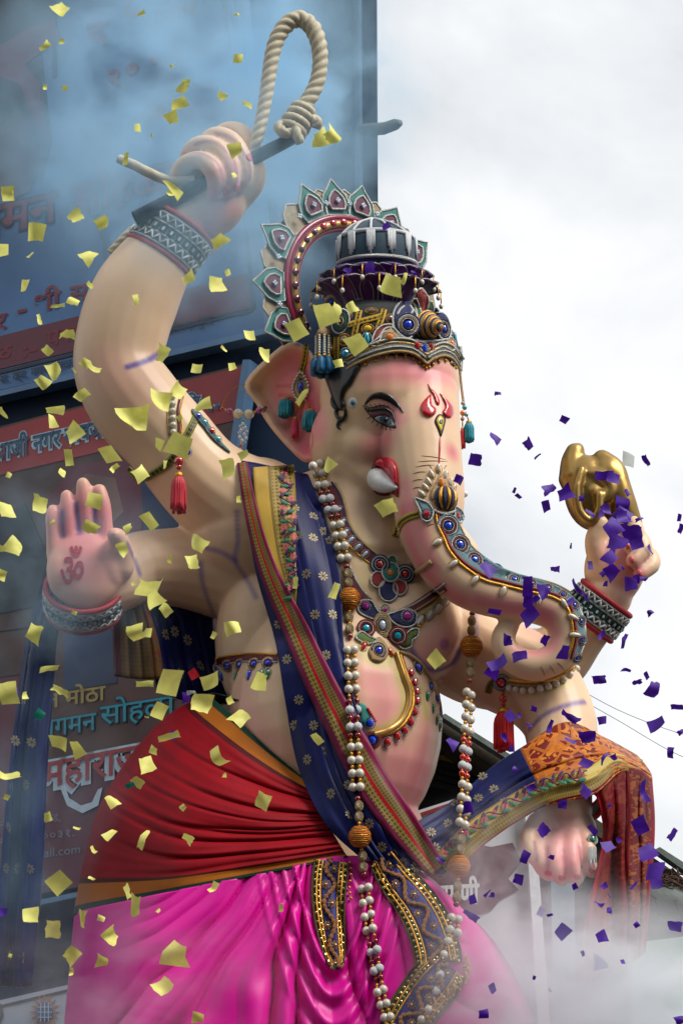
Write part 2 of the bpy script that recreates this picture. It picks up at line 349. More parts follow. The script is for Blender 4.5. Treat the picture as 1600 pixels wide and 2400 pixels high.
# ------------------------------------------------------------------ laying thin things on a surface
def inside(poly, x, y):
    c = False; j = len(poly) - 1
    for i in range(len(poly)):
        xi, yi = poly[i][0], poly[i][1]; xj, yj = poly[j][0], poly[j][1]
        if (yi > y) != (yj > y) and x < (xj - xi) * (y - yi) / (yj - yi) + xi: c = not c
        j = i
    return c
def edge_dist(poly, x, y):
    best = 1e9
    for i in range(len(poly)):
        ax, ay = poly[i - 1][0], poly[i - 1][1]; bx, by = poly[i][0], poly[i][1]
        dx, dy = bx - ax, by - ay; q = dx * dx + dy * dy or 1e-9
        t = max(0, min(1, ((x - ax) * dx + (y - ay) * dy) / q))
        best = min(best, math.hypot(x - ax - t * dx, y - ay - t * dy))
    return best
def decal(name, poly, m, parent, bv, off=2.0, dome=0.0, wide=10.0, skirt=4.0, step=None, smooth=None, zfall=0.0, uvdir=None):
    """a plate cut to a pixel outline and pressed on the surface: off = height in px, dome = extra height inside, skirt = how far its rim reaches down"""
    if smooth: poly = [tuple(q) for q in catmull(poly, smooth, True)]
    xs = [p[0] for p in poly]; ys = [p[1] for p in poly]
    st = step or max(4, min(14, (max(xs) - min(xs) + max(ys) - min(ys)) / 14))
    pts = []
    n = len(poly)
    for i in range(n):
        a, b = poly[i], poly[(i + 1) % n]; k = max(1, int(math.hypot(b[0] - a[0], b[1] - a[1]) / (st * 1.2)))
        for j in range(k): pts.append((a[0] + (b[0] - a[0]) * j / k, a[1] + (b[1] - a[1]) * j / k))
    nb = len(pts)
    y = min(ys) + st / 2; r = 0
    while y < max(ys):
        x = min(xs) + st * (.5 if r % 2 else .25)
        while x < max(xs):
            if inside(pts[:nb], x, y) and edge_dist(pts[:nb], x, y) > st * .45: pts.append((x, y))
            x += st
        y += st; r += 1
    res = delaunay_2d_cdt([Vector(p) for p in pts], [(i, (i + 1) % nb) for i in range(nb)], [], 1, 1e-4)
    vs, fs = res[0], res[2]
    hits = [hit(bv, v.x, v.y) for v in vs]
    ok = [(v, h) for v, h in zip(vs, hits) if h]
    W = []; D = []
    for v, h in zip(vs, hits):
        if h: d = h[2]
        elif ok: d = sorted(((v - a).length, b[2]) for a, b in ok)[0][1]
        else: d = (P(v.x, v.y, zfall) - CAMPOS).length
        D.append(d)
    # median clean-up so that a plate crossing a silhouette edge does not spike
    md = sorted(D)[len(D) // 2]
    for v, d in zip(vs, D):
        d = min(max(d, md - .25), md + .25)
        hh = off
        if dome: e = min(1, edge_dist(pts[:nb], v.x, v.y) / wide); hh += dome * math.sqrt(max(0, 1 - (1 - e) ** 2))
        W.append(CAMPOS + ray(v.x, v.y).normalized() * (d - hh * .00175))
    faces = [tuple(f) for f in fs]
    # orient to the camera
    fx = []
    for f in faces:
        a, b, c = W[f[0]], W[f[1]], W[f[2]]
        fx.append(f if (b - a).cross(c - a).dot(CAMPOS - a) > 0 else tuple(reversed(f)))
    faces = fx
    if skirt:
        cnt = {}
        for f in faces:
            for i in range(len(f)): e = (f[i], f[(i + 1) % len(f)]); cnt[e] = 1
        bd = [e for e in cnt if (e[1], e[0]) not in cnt]
        mp = {}
        for e in bd:
            for i in e:
                if i not in mp: mp[i] = len(W); W.append(W[i] + (W[i] - CAMPOS).normalized() * (skirt + off) * .00175)
        for a, b in bd: faces.append((b, a, mp[a], mp[b]))
    o = mesh_obj(name, W, faces, m, parent)
    return o
def surf_pts(pts, bv, n, lift=0.0, zfall=None, closed=False):
    out = []; last = None
    c = catmull(pts, n, closed)
    hs = [hit(bv, q[0], q[1]) if bv else None for q in c]
    ds = [h[2] if h else None for h in hs]
    known = [i for i, d in enumerate(ds) if d is not None]
    for i, q in enumerate(c):
        if ds[i] is None:
            if len(q) > 2: d = (P(*q[:3]) - CAMPOS).length
            elif known: d = ds[min(known, key=lambda k: abs(k - i))]
            else: d = (P(q[0], q[1], zfall or 0) - CAMPOS).length
        else: d = ds[i]
        out.append(CAMPOS + ray(q[0], q[1]).normalized() * (d - lift * .00175))
    return out
def stroke(name, pts, r, m, parent, bv, n=None, lift=None, seg=8, taper=False, closed=False, ridge=None):
    """a cord of radius r px laid along pixels on the surface"""
    n = n or max(4, len(pts) * 6)
    w3 = surf_pts(pts, bv, n, r * .4 if lift is None else lift, closed=closed)
    k = .00175
    rad = [r * k * ((math.sin(math.pi * min(1, max(0, i / (n - 1)))) ** .6 * .92 + .08) if taper else 1) for i in range(n)]
    V, Fc = tube_geo(w3, rad, seg, closed, ridge=ridge)
    return mesh_obj(name, V, Fc, m, parent)
def ribbon_poly(pts, wid, n=None):
    n = n or len(pts) * 5
    c = catmull([(*p[:2], (wid[i] if hasattr(wid, '__len__') else wid)) for i, p in enumerate(pts)], n)
    A, B = [], []
    for i in range(n):
        a, b = c[max(0, i - 1)], c[min(n - 1, i + 1)]
        dx, dy = b[0] - a[0], b[1] - a[1]; q = math.hypot(dx, dy) or 1
        nx, ny = -dy / q, dx / q; h = c[i][2] / 2
        A.append((c[i][0] + nx * h, c[i][1] + ny * h)); B.append((c[i][0] - nx * h, c[i][1] - ny * h))
    return A + B[::-1]
def ribbon(name, pts, wid, m, parent, bv, off=3, skirt=3, n=None, cross=4, bulge=0.0, inset=0.0):
    """a strap of width wid px along pixels on the surface, with u along it and v across it"""
    n = n or len(pts) * 8
    c = catmull([(*p[:2], (wid[i] if hasattr(wid, '__len__') else wid)) for i, p in enumerate(pts)], n)
    V, Fc, UV = [], [], []
    ds = []
    G = []
    for i in range(n):
        a, b = c[max(0, i - 1)], c[min(n - 1, i + 1)]
        dx, dy = b[0] - a[0], b[1] - a[1]; q = math.hypot(dx, dy) or 1
        nx, ny = -dy / q, dx / q
        for j in range(cross + 1):
            s = (j / cross - .5) * c[i][2]
            x, y = c[i][0] + nx * s, c[i][1] + ny * s
            h = hit(bv, x, y); ds.append(h[2] if h else None); G.append((x, y, j))
    kn = sorted(d for d in ds if d is not None); md = kn[len(kn) // 2] if kn else 10.5
    # rows without a hit take the nearest hit of their own row, else of the row before
    for i in range(n):
        row = ds[i * (cross + 1):(i + 1) * (cross + 1)]
        k2 = [(abs(j), d) for j, d in enumerate(row) if d is not None]
        for j in range(cross + 1):
            if row[j] is None:
                cand = [(abs(jj - j), row[jj]) for jj in range(cross + 1) if row[jj] is not None]
                ds[i * (cross + 1) + j] = min(cand)[1] if cand else (ds[(i - 1) * (cross + 1) + j] if i else md)
    for k, (x, y, j) in enumerate(G):
        hh = off + bulge * math.sin(math.pi * j / cross)
        V.append(CAMPOS + ray(x, y).normalized() * (ds[k] - hh * .00175)); UV.append((k // (cross + 1) / (n - 1), j / cross))
    top = len(V)
    for i in range(n - 1):
        for j in range(cross):
            a = i * (cross + 1) + j; Fc.append((a, a + 1, a + cross + 2, a + cross + 1))
    for i in range(n):
        for j in (0, cross):
            k = i * (cross + 1) + j; V.append(V[k] + (V[k] - CAMPOS).normalized() * (off + skirt) * .00175); UV.append(UV[k])
    for i in range(n - 1):
        a0, b0 = i * (cross + 1), (i + 1) * (cross + 1); s0, t0 = top + 2 * i, top + 2 * i + 2
        Fc.append((a0, b0, t0, s0)); Fc.append((b0 + cross, a0 + cross, s0 + 1, t0 + 1))
    a = V[Fc[0][1]] - V[Fc[0][0]]; b = V[Fc[0][2]] - V[Fc[0][0]]
    if a.cross(b).dot(CAMPOS - V[0]) < 0: Fc = [tuple(reversed(f)) for f in Fc]
    o = mesh_obj(name, V, Fc, m, parent); set_uv(o, UV)
    return o
def set_uv(o, UV):
    l = o.data.uv_layers.new(name='uv'); vi = np.empty(len(o.data.loops), int); o.data.loops.foreach_get('vertex_index', vi)
    l.data.foreach_set('uv', np.array(UV)[vi].ravel())
def sheet(name, rows, nu, nv, m, parent, disp=None, clear=None, eps=6, thick=.006):
    """cloth through a grid of (x, y, z) pixels; u runs along a row, v from row to row; disp(u, v, x, y) moves it towards the viewer"""
    cols = [catmull(r, nu) for r in rows]
    V, UV, Fc = [], [], []
    grid = [catmull([cols[k][i] for k in range(len(rows))], nv) for i in range(nu)]
    for j in range(nv):
        for i in range(nu):
            x, y, z = grid[i][j]; u, v = i / (nu - 1), j / (nv - 1)
            z += disp(u, v, x, y) if disp else 0
            p = P(x, y, z)
            if clear:
                h = hit(clear, x, y)
                if h and h[2] - eps * .00175 < (p - CAMPOS).length: p = CAMPOS + ray(x, y).normalized() * (h[2] - eps * .00175)
            V.append(p); UV.append((u, v))
    for j in range(nv - 1):
        for i in range(nu - 1):
            a = j * nu + i; Fc.append((a, a + nu, a + nu + 1, a + 1))
    o = mesh_obj(name, V, Fc, m, parent); set_uv(o, UV)
    if thick:
        s = o.modifiers.new('thick', 'SOLIDIFY'); s.thickness = thick; s.offset = 0
    return o
def frame(bv, x, y, face=.5, lift=0.0, rot=0.0, z=0.0, sx=1.0, sy=1.0, sz=1.0):
    """placement on the surface at a pixel: local z out of the surface, local y up the picture turned by rot; scales in px"""
    h = hit(bv, x, y) if bv else None
    if h: loc, nor, _ = h
    else: loc = P(x, y, z); nor = -ray(x, y).normalized()
    tocam = (CAMPOS - loc).normalized()
    nn = (nor * (1 - face) + tocam * face).normalized()
    up = (UPV - nn * UPV.dot(nn)).normalized(); ri = up.cross(nn)
    c, s = math.cos(rot), math.sin(rot)
    ax, ay = ri * c + up * s, up * c - ri * s
    k = (loc - CAMPOS).dot(FWD) / FPX
    M = Matrix(((ax.x, ay.x, nn.x, 0), (ax.y, ay.y, nn.y, 0), (ax.z, ay.z, nn.z, 0), (0, 0, 0, 1)))
    M = Matrix.Translation(loc + tocam * lift * k) @ M @ Matrix.Diagonal((sx * k, sy * k, sz * k, 1))
    return M
# --- shared small meshes (unit size, z up out of the surface)
def lathe(name, prof, seg=14, m=None):
    V, Fc = [], []
    for r, z in prof:
        for k in range(seg): V.append((r * math.cos(2 * math.pi * k / seg), r * math.sin(2 * math.pi * k / seg), z))
    for i in range(len(prof) - 1):
        for k in range(seg): Fc.append((i * seg + k, i * seg + (k + 1) % seg, (i + 1) * seg + (k + 1) % seg, (i + 1) * seg + k))
    Fc.append(tuple(range(seg - 1, -1, -1))); Fc.append(tuple(range((len(prof) - 1) * seg, len(prof) * seg)))
    me = bpy.data.meshes.new(name); me.from_pydata(V, [], Fc); me.polygons.foreach_set('use_smooth', [True] * len(me.polygons))
    if m: me.materials.append(m)
    return me
def torus_mesh(name, r2, seg=18, s2=7, m=None):
    V, Fc = tube_geo([Vector((math.cos(2 * math.pi * k / seg), math.sin(2 * math.pi * k / seg), 0)) for k in range(seg)], r2, s2, True)
    me = bpy.data.meshes.new(name); me.from_pydata([tuple(v) for v in V], [], Fc); me.polygons.foreach_set('use_smooth', [True] * len(me.polygons))
    if m: me.materials.append(m)
    return me
_mc = {}
def shared(kind, m):
    key = (kind, m.name)
    if key in _mc: return _mc[key]
    if kind == 'ball': me = lathe('bead', [(.02, -1)] + [(math.sin(a), -math.cos(a)) for a in [math.pi * i / 9 for i in range(1, 9)]] + [(.02, 1)], 14, m)
    elif kind == 'smallball': me = lathe('bead', [(.02, -1)] + [(math.sin(a), -math.cos(a)) for a in [math.pi * i / 5 for i in range(1, 5)]] + [(.02, 1)], 8, m)
    elif kind == 'gem': me = lathe('gem', [(1, -.3), (1, .15), (.72, .5), (.4, .62), (.05, .64)], 10, m); me.polygons.foreach_set('use_smooth', [False] * len(me.polygons))
    elif kind == 'disc': me = lathe('disc', [(1, -.6), (1, .2), (.93, .3), (.05, .3)], 20, m)
    elif kind == 'torus': me = torus_mesh('ring', .16, 20, 7, m)
    elif kind == 'thinring': me = torus_mesh('ring', .09, 22, 6, m)
    elif kind == 'drop': me = drop_mesh(m)
    elif kind == 'beadring': me = beadring(m)
    elif kind == 'petal8': me = petal8(m)
    _mc[key] = me
    return me
def drop_mesh(m):
    V, Fc = [], []; seg = 14
    for r, z in [(1, -.3), (1, .12), (.7, .5), (.35, .64), (.03, .66)]:
        for k in range(seg):
            a = 2 * math.pi * k / seg; q = math.cos(a - math.pi / 2)
            rr = r * (1 + .55 * max(0, q) ** 6); V.append((rr * math.cos(a) * (.8 if q > 0 else .8), rr * math.sin(a), z))
    for i in range(4):
        for k in range(seg): Fc.append((i * seg + k, i * seg + (k + 1) % seg, (i + 1) * seg + (k + 1) % seg, (i + 1) * seg + k))
    Fc.append(tuple(range(4 * seg, 5 * seg)))
    me = bpy.data.meshes.new('drop'); me.from_pydata(V, [], Fc); me.polygons.foreach_set('use_smooth', [True] * len(Fc)); me.materials.append(m)
    return me
def beadring(m, n=18):
    V, Fc = [], []
    for k in range(n):
        a = 2 * math.pi * k / n; c = (math.cos(a), math.sin(a)); o = len(V); r = .17
        V += [(c[0] + r, c[1], 0), (c[0], c[1] + r, 0), (c[0] - r, c[1], 0), (c[0], c[1] - r, 0), (c[0], c[1], r)]
        Fc += [(o, o + 1, o + 4), (o + 1, o + 2, o + 4), (o + 2, o + 3, o + 4), (o + 3, o, o + 4)]
    me = bpy.data.meshes.new('beadring'); me.from_pydata(V, [], Fc); me.polygons.foreach_set('use_smooth', [True] * len(Fc)); me.materials.append(m)
    return me
def petal8(m):
    V, Fc = [(0, 0, .3)], []
    for k in range(8):
        a = 2 * math.pi * k / 8
        o = len(V)
        for rr, da, z in ((.18, -.12, .1), (.6, -.30, .12), (.95, -.2, .05), (1.0, 0, .05), (.95, .2, .05), (.6, .30, .12), (.18, .12, .1)): V.append((rr * math.cos(a + da), rr * math.sin(a + da), z))
        Fc.append(tuple(range(o, o + 7)))
    me = bpy.data.meshes.new('woven_flower'); me.from_pydata(V, [], Fc); me.materials.append(m)
    return me
# palette
M_pearl = mat('pearl', lin((.82, .79, .72)), .25, .0, .05, coat=.6, spec=.6)
M_white = mat('white_beads', lin((.88, .89, .90)), .45, var=.2, vscale=400, bump=.6, bscale=900)
M_silver = mat('silver_thread', lin((.70, .70, .68)), .35, .75, .3, 300, .5, 700)
M_gold = mat('gold_trim', lin((.80, .58, .22)), .32, .85, .25, 150, .3, 500)
M_goldpaint = mat('gold_paint', lin((.74, .58, .32)), .28, .6, .15, 25)
M_beige = mat('beige_zari', lin((.72, .60, .42)), .5, .35, .25, 300, .6, 600)
M_navy = mat('navy_beading', lin((.14, .17, .36)), .5, .1, .3, 400, .6, 700)
M_red = mat('red_beading', lin((.60, .14, .13)), .45, .0, .25, 400, .6, 700)
M_green = mat('green_beading', lin((.20, .42, .22)), .5, .0, .25, 400, .6, 700)
M_olive = mat('olive_beading', lin((.36, .45, .20)), .5, .0, .25, 400, .6, 700)
M_teal = mat('teal_beading', lin((.05, .50, .46)), .5, .0, .25, 300, .4, 700)
M_greyblue = mat('greyblue_beading', lin((.42, .55, .58)), .4, .35, .25, 400, .6, 700)
M_maroon = mat('maroon_beading', lin((.42, .12, .16)), .5, .0, .25, 300, .5, 700)
M_black = mat('black_velvet', lin((.05, .07, .09)), .8, .0, .25, 100, .3, 600, sheen=.3)
def gemmat(n, c): return mat('glass_' + n, lin(c), .08, .0, .12, 80, coat=1.0, spec=.9)
G_blue, G_red, G_teal, G_orange, G_yellow, G_green, G_purple, G_clear, G_brown = gemmat('blue', (.05, .22, .80)), gemmat('red', (.72, .02, .08)), gemmat('teal', (.0, .62, .72)), gemmat('orange', (.92, .50, .05)), gemmat('yellow', (.93, .75, .1)), gemmat('green', (.0, .42, .28)), gemmat('purple', (.62, .08, .52)), gemmat('clear', (.75, .80, .86)), gemmat('brown', (.48, .33, .12))
def gem(parent, bv, x, y, r, m, ring=None, ry=None, rot=0.0, lift=3.0, kind='gem', face=.5, z=0.0, ringk='beadring', rs=1.35):
    ry = ry or r
    o = inst('gem', shared(kind, m), frame(bv, x, y, face, lift, rot, z, r, ry, min(r, ry)), parent)
    if ring: inst('setting', shared(ringk, ring), frame(bv, x, y, face, lift, rot, z, r * rs, ry * rs, min(r, ry) * rs), parent)
    return o
def rosette(parent, bv, x, y, r, rings, m, gr=.36, sx=1.0, rot=0.0, face=.5, lift=2.0, z=0.0):
    """round beaded disc: coloured rings about a glass stone"""
    inst('disc', shared('disc', rings[0]), frame(bv, x, y, face, lift, rot, z, r * sx, r, r * .25), parent)
    for k, mm in enumerate(rings):
        q = 1 - k * (1 - gr * 1.25) / max(1, len(rings) - 1 + .4)
        inst('beaded_ring', shared('thinring', mm), frame(bv, x, y, face, lift + r * .09 + k * 1.2, rot, z, r * sx * q, r * q, r * .9), parent)
    inst('gem', shared('gem', m), frame(bv, x, y, face, lift + r * .16, rot, z, r * sx * gr, r * gr, r * gr), parent)

# ------------------------------------------------------------------ cloth with woven patterns, coloured along and across its own length
def cloth_mat(name, stops, axis='v', var=.12, rough=.5, sheen=.35, metal_from=None, weave=180, scalex=60, scaley=60, pattern=None, spec=.16):
    """stops: [(position, colour)] constant bands across the cloth; pattern = (kind, colour, amount, lo, hi) adds a woven figure between lo and hi"""
    m = bpy.data.materials.new(name); m.use_nodes = True; t = m.node_tree; b = t.nodes['Principled BSDF']
    b.inputs['Roughness'].default_value = rough; b.inputs['Specular IOR Level'].default_value = spec
    b.inputs['Sheen Weight'].default_value = sheen; b.inputs['Sheen Roughness'].default_value = .35
    uv = t.nodes.new('ShaderNodeUVMap'); sp = t.nodes.new('ShaderNodeSeparateXYZ'); t.links.new(uv.outputs[0], sp.inputs[0])
    src = sp.outputs['Y'] if axis == 'v' else sp.outputs['X']
    cr = t.nodes.new('ShaderNodeValToRGB'); cr.color_ramp.interpolation = 'CONSTANT'
    while len(cr.color_ramp.elements) < len(stops): cr.color_ramp.elements.new(.5)
    for e, (p, c) in zip(cr.color_ramp.elements, stops): e.position = p; e.color = tuple(c) + (1,)
    t.links.new(src, cr.inputs[0]); outc = cr.outputs[0]
    for (kind, c, am, lo, hi, sx, sy) in (pattern or []):
        mpn = t.nodes.new('ShaderNodeMapping'); mpn.inputs['Scale'].default_value = (sx, sy, 1); t.links.new(uv.outputs[0], mpn.inputs[0])
        if kind == 'check':
            tx = t.nodes.new('ShaderNodeTexVoronoi'); tx.inputs['Randomness'].default_value = 0.0; tx.inputs['Scale'].default_value = 1; o = tx.outputs['Distance']; thr = .33
        elif kind == 'vine':
            tx = t.nodes.new('ShaderNodeTexVoronoi'); tx.feature = 'DISTANCE_TO_EDGE'; tx.inputs['Scale'].default_value = 1; o = tx.outputs['Distance']; thr = .10
        elif kind == 'leaf':
            tx = t.nodes.new('ShaderNodeTexNoise'); tx.inputs['Scale'].default_value = 1; tx.inputs['Detail'].default_value = 1; tx.inputs['Distortion'].default_value = 1.2; o = tx.outputs['Fac']; thr = .46
        else:
            tx = t.nodes.new('ShaderNodeTexWave'); tx.inputs['Scale'].default_value = 1; tx.bands_direction = 'X' if kind == 'stripex' else 'Y'; o = tx.outputs['Fac']; thr = .5
        t.links.new(mpn.outputs[0], tx.inputs['Vector'])
        lt = t.nodes.new('ShaderNodeMath'); lt.operation = 'LESS_THAN'; lt.inputs[1].default_value = thr; t.links.new(o, lt.inputs[0])
        a1 = t.nodes.new('ShaderNodeMath'); a1.operation = 'GREATER_THAN'; a1.inputs[1].default_value = lo; t.links.new(src, a1.inputs[0])
        a2 = t.nodes.new('ShaderNodeMath'); a2.operation = 'LESS_THAN'; a2.inputs[1].default_value = hi; t.links.new(src, a2.inputs[0])
        m1 = t.nodes.new('ShaderNodeMath'); m1.operation = 'MULTIPLY'; t.links.new(lt.outputs[0], m1.inputs[0]); t.links.new(a1.outputs[0], m1.inputs[1])
        m2 = t.nodes.new('ShaderNodeMath'); m2.operation = 'MULTIPLY'; t.links.new(m1.outputs[0], m2.inputs[0]); t.links.new(a2.outputs[0], m2.inputs[1])
        m3 = t.nodes.new('ShaderNodeMath'); m3.operation = 'MULTIPLY'; m3.inputs[1].default_value = am; t.links.new(m2.outputs[0], m3.inputs[0])
        mix = t.nodes.new('ShaderNodeMix'); mix.data_type = 'RGBA'; t.links.new(m3.outputs[0], mix.inputs['Factor']); t.links.new(outc, mix.inputs[6]); mix.inputs[7].default_value = tuple(c) + (1,); outc = mix.outputs[2]
    n = t.nodes.new('ShaderNodeTexNoise'); n.inputs['Scale'].default_value = 8; n.inputs['Detail'].default_value = 6
    co_ = t.nodes.new('ShaderNodeTexCoord'); t.links.new(co_.outputs['Object'], n.inputs['Vector'])
    mp = t.nodes.new('ShaderNodeMapRange'); mp.inputs[1].default_value = .3; mp.inputs[2].default_value = .7; mp.inputs[3].default_value = 1 - var; mp.inputs[4].default_value = 1 + var
    t.links.new(n.outputs['Fac'], mp.inputs[0])
    mu = t.nodes.new('ShaderNodeVectorMath'); mu.operation = 'SCALE'; t.links.new(outc, mu.inputs[0]); t.links.new(mp.outputs[0], mu.inputs['Scale']); t.links.new(mu.outputs[0], b.inputs['Base Color'])
    n2 = t.nodes.new('ShaderNodeTexNoise'); n2.inputs['Scale'].default_value = weave; n2.inputs['Detail'].default_value = 2; t.links.new(co_.outputs['Object'], n2.inputs['Vector'])
    bp = t.nodes.new('ShaderNodeBump'); bp.inputs['Strength'].default_value = .12; bp.inputs['Distance'].default_value = .004; t.links.new(n2.outputs['Fac'], bp.inputs['Height']); t.links.new(bp.outputs['Normal'], b.inputs['Normal'])
    return m
C_BLUE, C_GOLD, C_MAROON, C_REDC, C_ORANGE, C_DGREEN, C_PINK = lin((.03, .065, .29)), lin((.62, .52, .22)), lin((.42, .05, .20)), lin((.53, .0, .07)), lin((.70, .40, .08)), lin((.05, .22, .16)), lin((.83, .01, .57))

# ================================================================== clothes of the statue
def fold(t, f, seed=0.0):
    """rounded pleats with sharp valleys"""
    return abs(math.sin(math.pi * (t * f + .35 * math.sin(t * 9 + seed) + .2 * math.sin(t * 23 + seed * 2)))) ** .7
# red wrap round the hips
def d_wrap(u, v, x, y):
    n = noise.noise(Vector((u * 2.2, v * 11, 1.3))) * 14 + noise.noise(Vector((u * 3, v * 26, 4))) * 7
    k = 1 - max(0, min(1, (u - .75) / .25))
    cr = 0
    for c0, sl, wd, am in ((.22, .10, .012, 9), (.38, .04, .014, 10), (.47, .02, .010, 8), (.60, -.02, .013, 10), (.68, -.05, .010, 8), (.80, -.06, .013, 9), (.52, .14, .009, 7)):
        q = v - c0 - sl * (1 - u); cr -= am * math.exp(-(q / wd) ** 2) * max(0, min(1, (u - .22) * 3))
    return (n * (.3 + .7 * u) + cr) * (1 if .12 < v < .9 else .25)
WRAP = [[(560, 1640, -170), (492, 1626, 50), (560, 1690, 150), (640, 1765, 200), (725, 1835, 235)],
        [(460, 1680, -260), (385, 1690, 20), (500, 1785, 210), (630, 1850, 262), (750, 1888, 275)],
        [(350, 1800, -300), (285, 1810, -10), (425, 1890, 245), (600, 1930, 305), (768, 1930, 300)],
        [(280, 1930, -300), (222, 1940, -10), (390, 2000, 275), (590, 1992, 330), (790, 1970, 315)],
        [(240, 2150, -300), (178, 2145, 0), (400, 2092, 300), (600, 2052, 340), (815, 2010, 322)]]
M_wrap = cloth_mat('red_wrap', [(0, C_DGREEN), (.028, C_ORANGE), (.105, lin((.30, .05, .08))), (.13, C_REDC), (.895, lin((.30, .12, .08))), (.912, C_ORANGE), (.972, C_DGREEN)], 'v', .12, .6, .0,
                   pattern=[('stripey', lin((.50, .25, .08)), .55, .028, .105, 1, 110), ('stripey', lin((.52, .27, .06)), .55, .912, .972, 1, 120)])
wrap = sheet('waist_wrap', WRAP, 120, 160, M_wrap, statue, d_wrap, BODY)
wrap['label'] = 'red wrap with orange and green borders round the hips'
# pink silk dhoti
def d_dhoti(u, v, x, y):
    f = 0
    if x < 860:
        dx, dy = x - 735, y - 1890; th = math.atan2(dx, max(30, dy)); r = math.hypot(dx, dy)
        th += .10 * noise.noise(Vector((th * 3, r / 260, 1))) + .03 * noise.noise(Vector((th * 9, r / 120, 5)))
        w_ = math.exp(-((th + .35) / .62) ** 2)
        f += (10 + 24 * w_) * (fold(th / 1.9, 7, 1) - .5) * min(1, r / 260) + (2 + 4 * w_) * (fold(th / 1.9, 19, 3) - .5) * min(1, r / 300)
        f += 7 * noise.noise(Vector((th * 9, r / 240, 2)))
    else:
        dx, dy = x - 880, y - 1900; th = math.atan2(dx, max(30, dy)); r = math.hypot(dx, dy)
        f += 12 * (fold(th / 1.9, 9, 2) - .5) * math.exp(-((x - 900) / 130) ** 2) + 10 * noise.noise(Vector((th * 5, r / 200, 6)))
        f += 9 * (fold((y * .8 - x * .35) / 420 + .2 * noise.noise(Vector((x / 200, y / 200, 3))), 2.2) - .5) * max(0, min(1, (x - 980) / 90))
    # hanging swag in front
    for k in range(4):
        yc = 2268 + 66 * k - ((x - 783) / (74 + 14 * k)) ** 2 * (150 + 10 * k)
        q = (y - yc) / (15 + 3 * k)
        f += (20 - 3 * k) * math.exp(-q * q) * math.exp(-((x - 783) / (115 + 14 * k)) ** 4)
    return f
DH = [[(250, 2150, -280), (178, 2140, -15), (330, 2105, 285), (500, 2070, 328), (650, 2040, 332), (780, 2008, 320), (880, 2010, 332), (960, 2030, 330), (1012, 2062, 300), (1040, 2088, 150)],
      [(235, 2290, -280), (164, 2290, -5), (290, 2290, 320), (450, 2280, 380), (600, 2270, 390), (750, 2260, 370), (880, 2260, 390), (1020, 2220, 410), (1120, 2205, 360), (1178, 2240, 120)],
      [(220, 2480, -280), (150, 2470, 0), (250, 2480, 320), (400, 2490, 400), (560, 2490, 410), (720, 2490, 400), (880, 2490, 420), (1040, 2480, 440), (1180, 2440, 400), (1262, 2450, 120)],
      [(225, 2800, -280), (155, 2800, 0), (250, 2800, 330), (400, 2800, 420), (560, 2800, 430), (720, 2800, 420), (880, 2800, 440), (1040, 2800, 450), (1190, 2800, 410), (1280, 2800, 120)]]
M_dhoti = cloth_mat('pink_silk', [(0, C_PINK)], 'v', .08, .40, .05, spec=.32)
dhoti = sheet('dhoti', DH, 340, 200, M_dhoti, statue, d_dhoti, None)
dhoti['label'] = 'shiny magenta silk dhoti falling in pleats'
# navy shawl over the shoulder
def d_shawl(u, v, x, y):
    return 9 * (fold(u + .05 * math.sin(v * 7), 4.5, 2) - .5) * (.3 + .7 * v) + 6 * noise.noise(Vector((u * 4, v * 9, 5)))
SH = [[(566, 1080, 95), (620, 1090, 110), (680, 1105, 90), (722, 1112, 70)],
      [(575, 1180, 150), (640, 1190, 165), (700, 1195, 150), (757, 1200, 120)],
      [(600, 1340, 170), (665, 1345, 195), (730, 1350, 210), (797, 1350, 200)],
      [(645, 1500, 190), (700, 1505, 225), (755, 1510, 250), (806, 1512, 250)],
      [(668, 1640, 230), (730, 1650, 265), (785, 1660, 285), (835, 1660, 290)],
      [(700, 1800, 260), (765, 1805, 300), (830, 1810, 315), (900, 1812, 318)],
      [(762, 1930, 318), (830, 1930, 335), (900, 1930, 345), (975, 1925, 340)],
      [(850, 2015, 335), (900, 2022, 345), (960, 2035, 350), (1040, 2052, 330)]]
M_blue = cloth_mat('navy_silk', [(0, C_BLUE)], 'v', .22, .42, .10)
shawl = thing('silk_shawl', P(640, 1090, 60), 'navy silk shawl with gold zari border slung from the shoulder across the chest', 'shawl')
sh1 = sheet('chest_fold', SH, 60, 170, M_blue, shawl, d_shawl, bvh_of(body, wrap, dhoti), 9)
# part that swings over the forearm
def d_sw(u, v, x, y): return 12 * (fold(v + .1 * u, 2.2, 1) - .5) + 9 * noise.noise(Vector((u * 5, v * 4, 8)))
SW = [[(978, 1925, 325), (1055, 1880, 280), (1150, 1800, 240), (1232, 1746, 235), (1324, 1693, 190), (1412, 1728, 130), (1490, 1770, 70)],
      [(995, 1965, 335), (1072, 1915, 305), (1175, 1840, 270), (1255, 1795, 275), (1345, 1765, 255), (1440, 1762, 190), (1512, 1795, 100)],
      [(1010, 2010, 335), (1092, 1950, 315), (1200, 1875, 290), (1275, 1838, 300), (1368, 1815, 290), (1462, 1790, 225), (1526, 1822, 120)],
      [(1030, 2055, 330), (1115, 1988, 318), (1222, 1918, 300), (1292, 1883, 312), (1388, 1862, 305), (1462, 1806, 235), (1522, 1850, 130)]]
M_sw = cloth_mat('navy_and_brocade', [(0, C_BLUE), (.47, lin((.42, .07, .05)))], 'u', .12, .42, .3, pattern=[('leaf', lin((.78, .48, .14)), .95, .48, 1.01, 26, 13), ('vine', lin((.72, .40, .10)), .8, .48, 1.01, 16, 9), ('stripey', lin((.78, .5, .15)), .5, .47, .485, 1, 120)])
sh2 = sheet('forearm_fold', SW, 110, 60, M_sw, shawl, d_sw, BODY, 10)
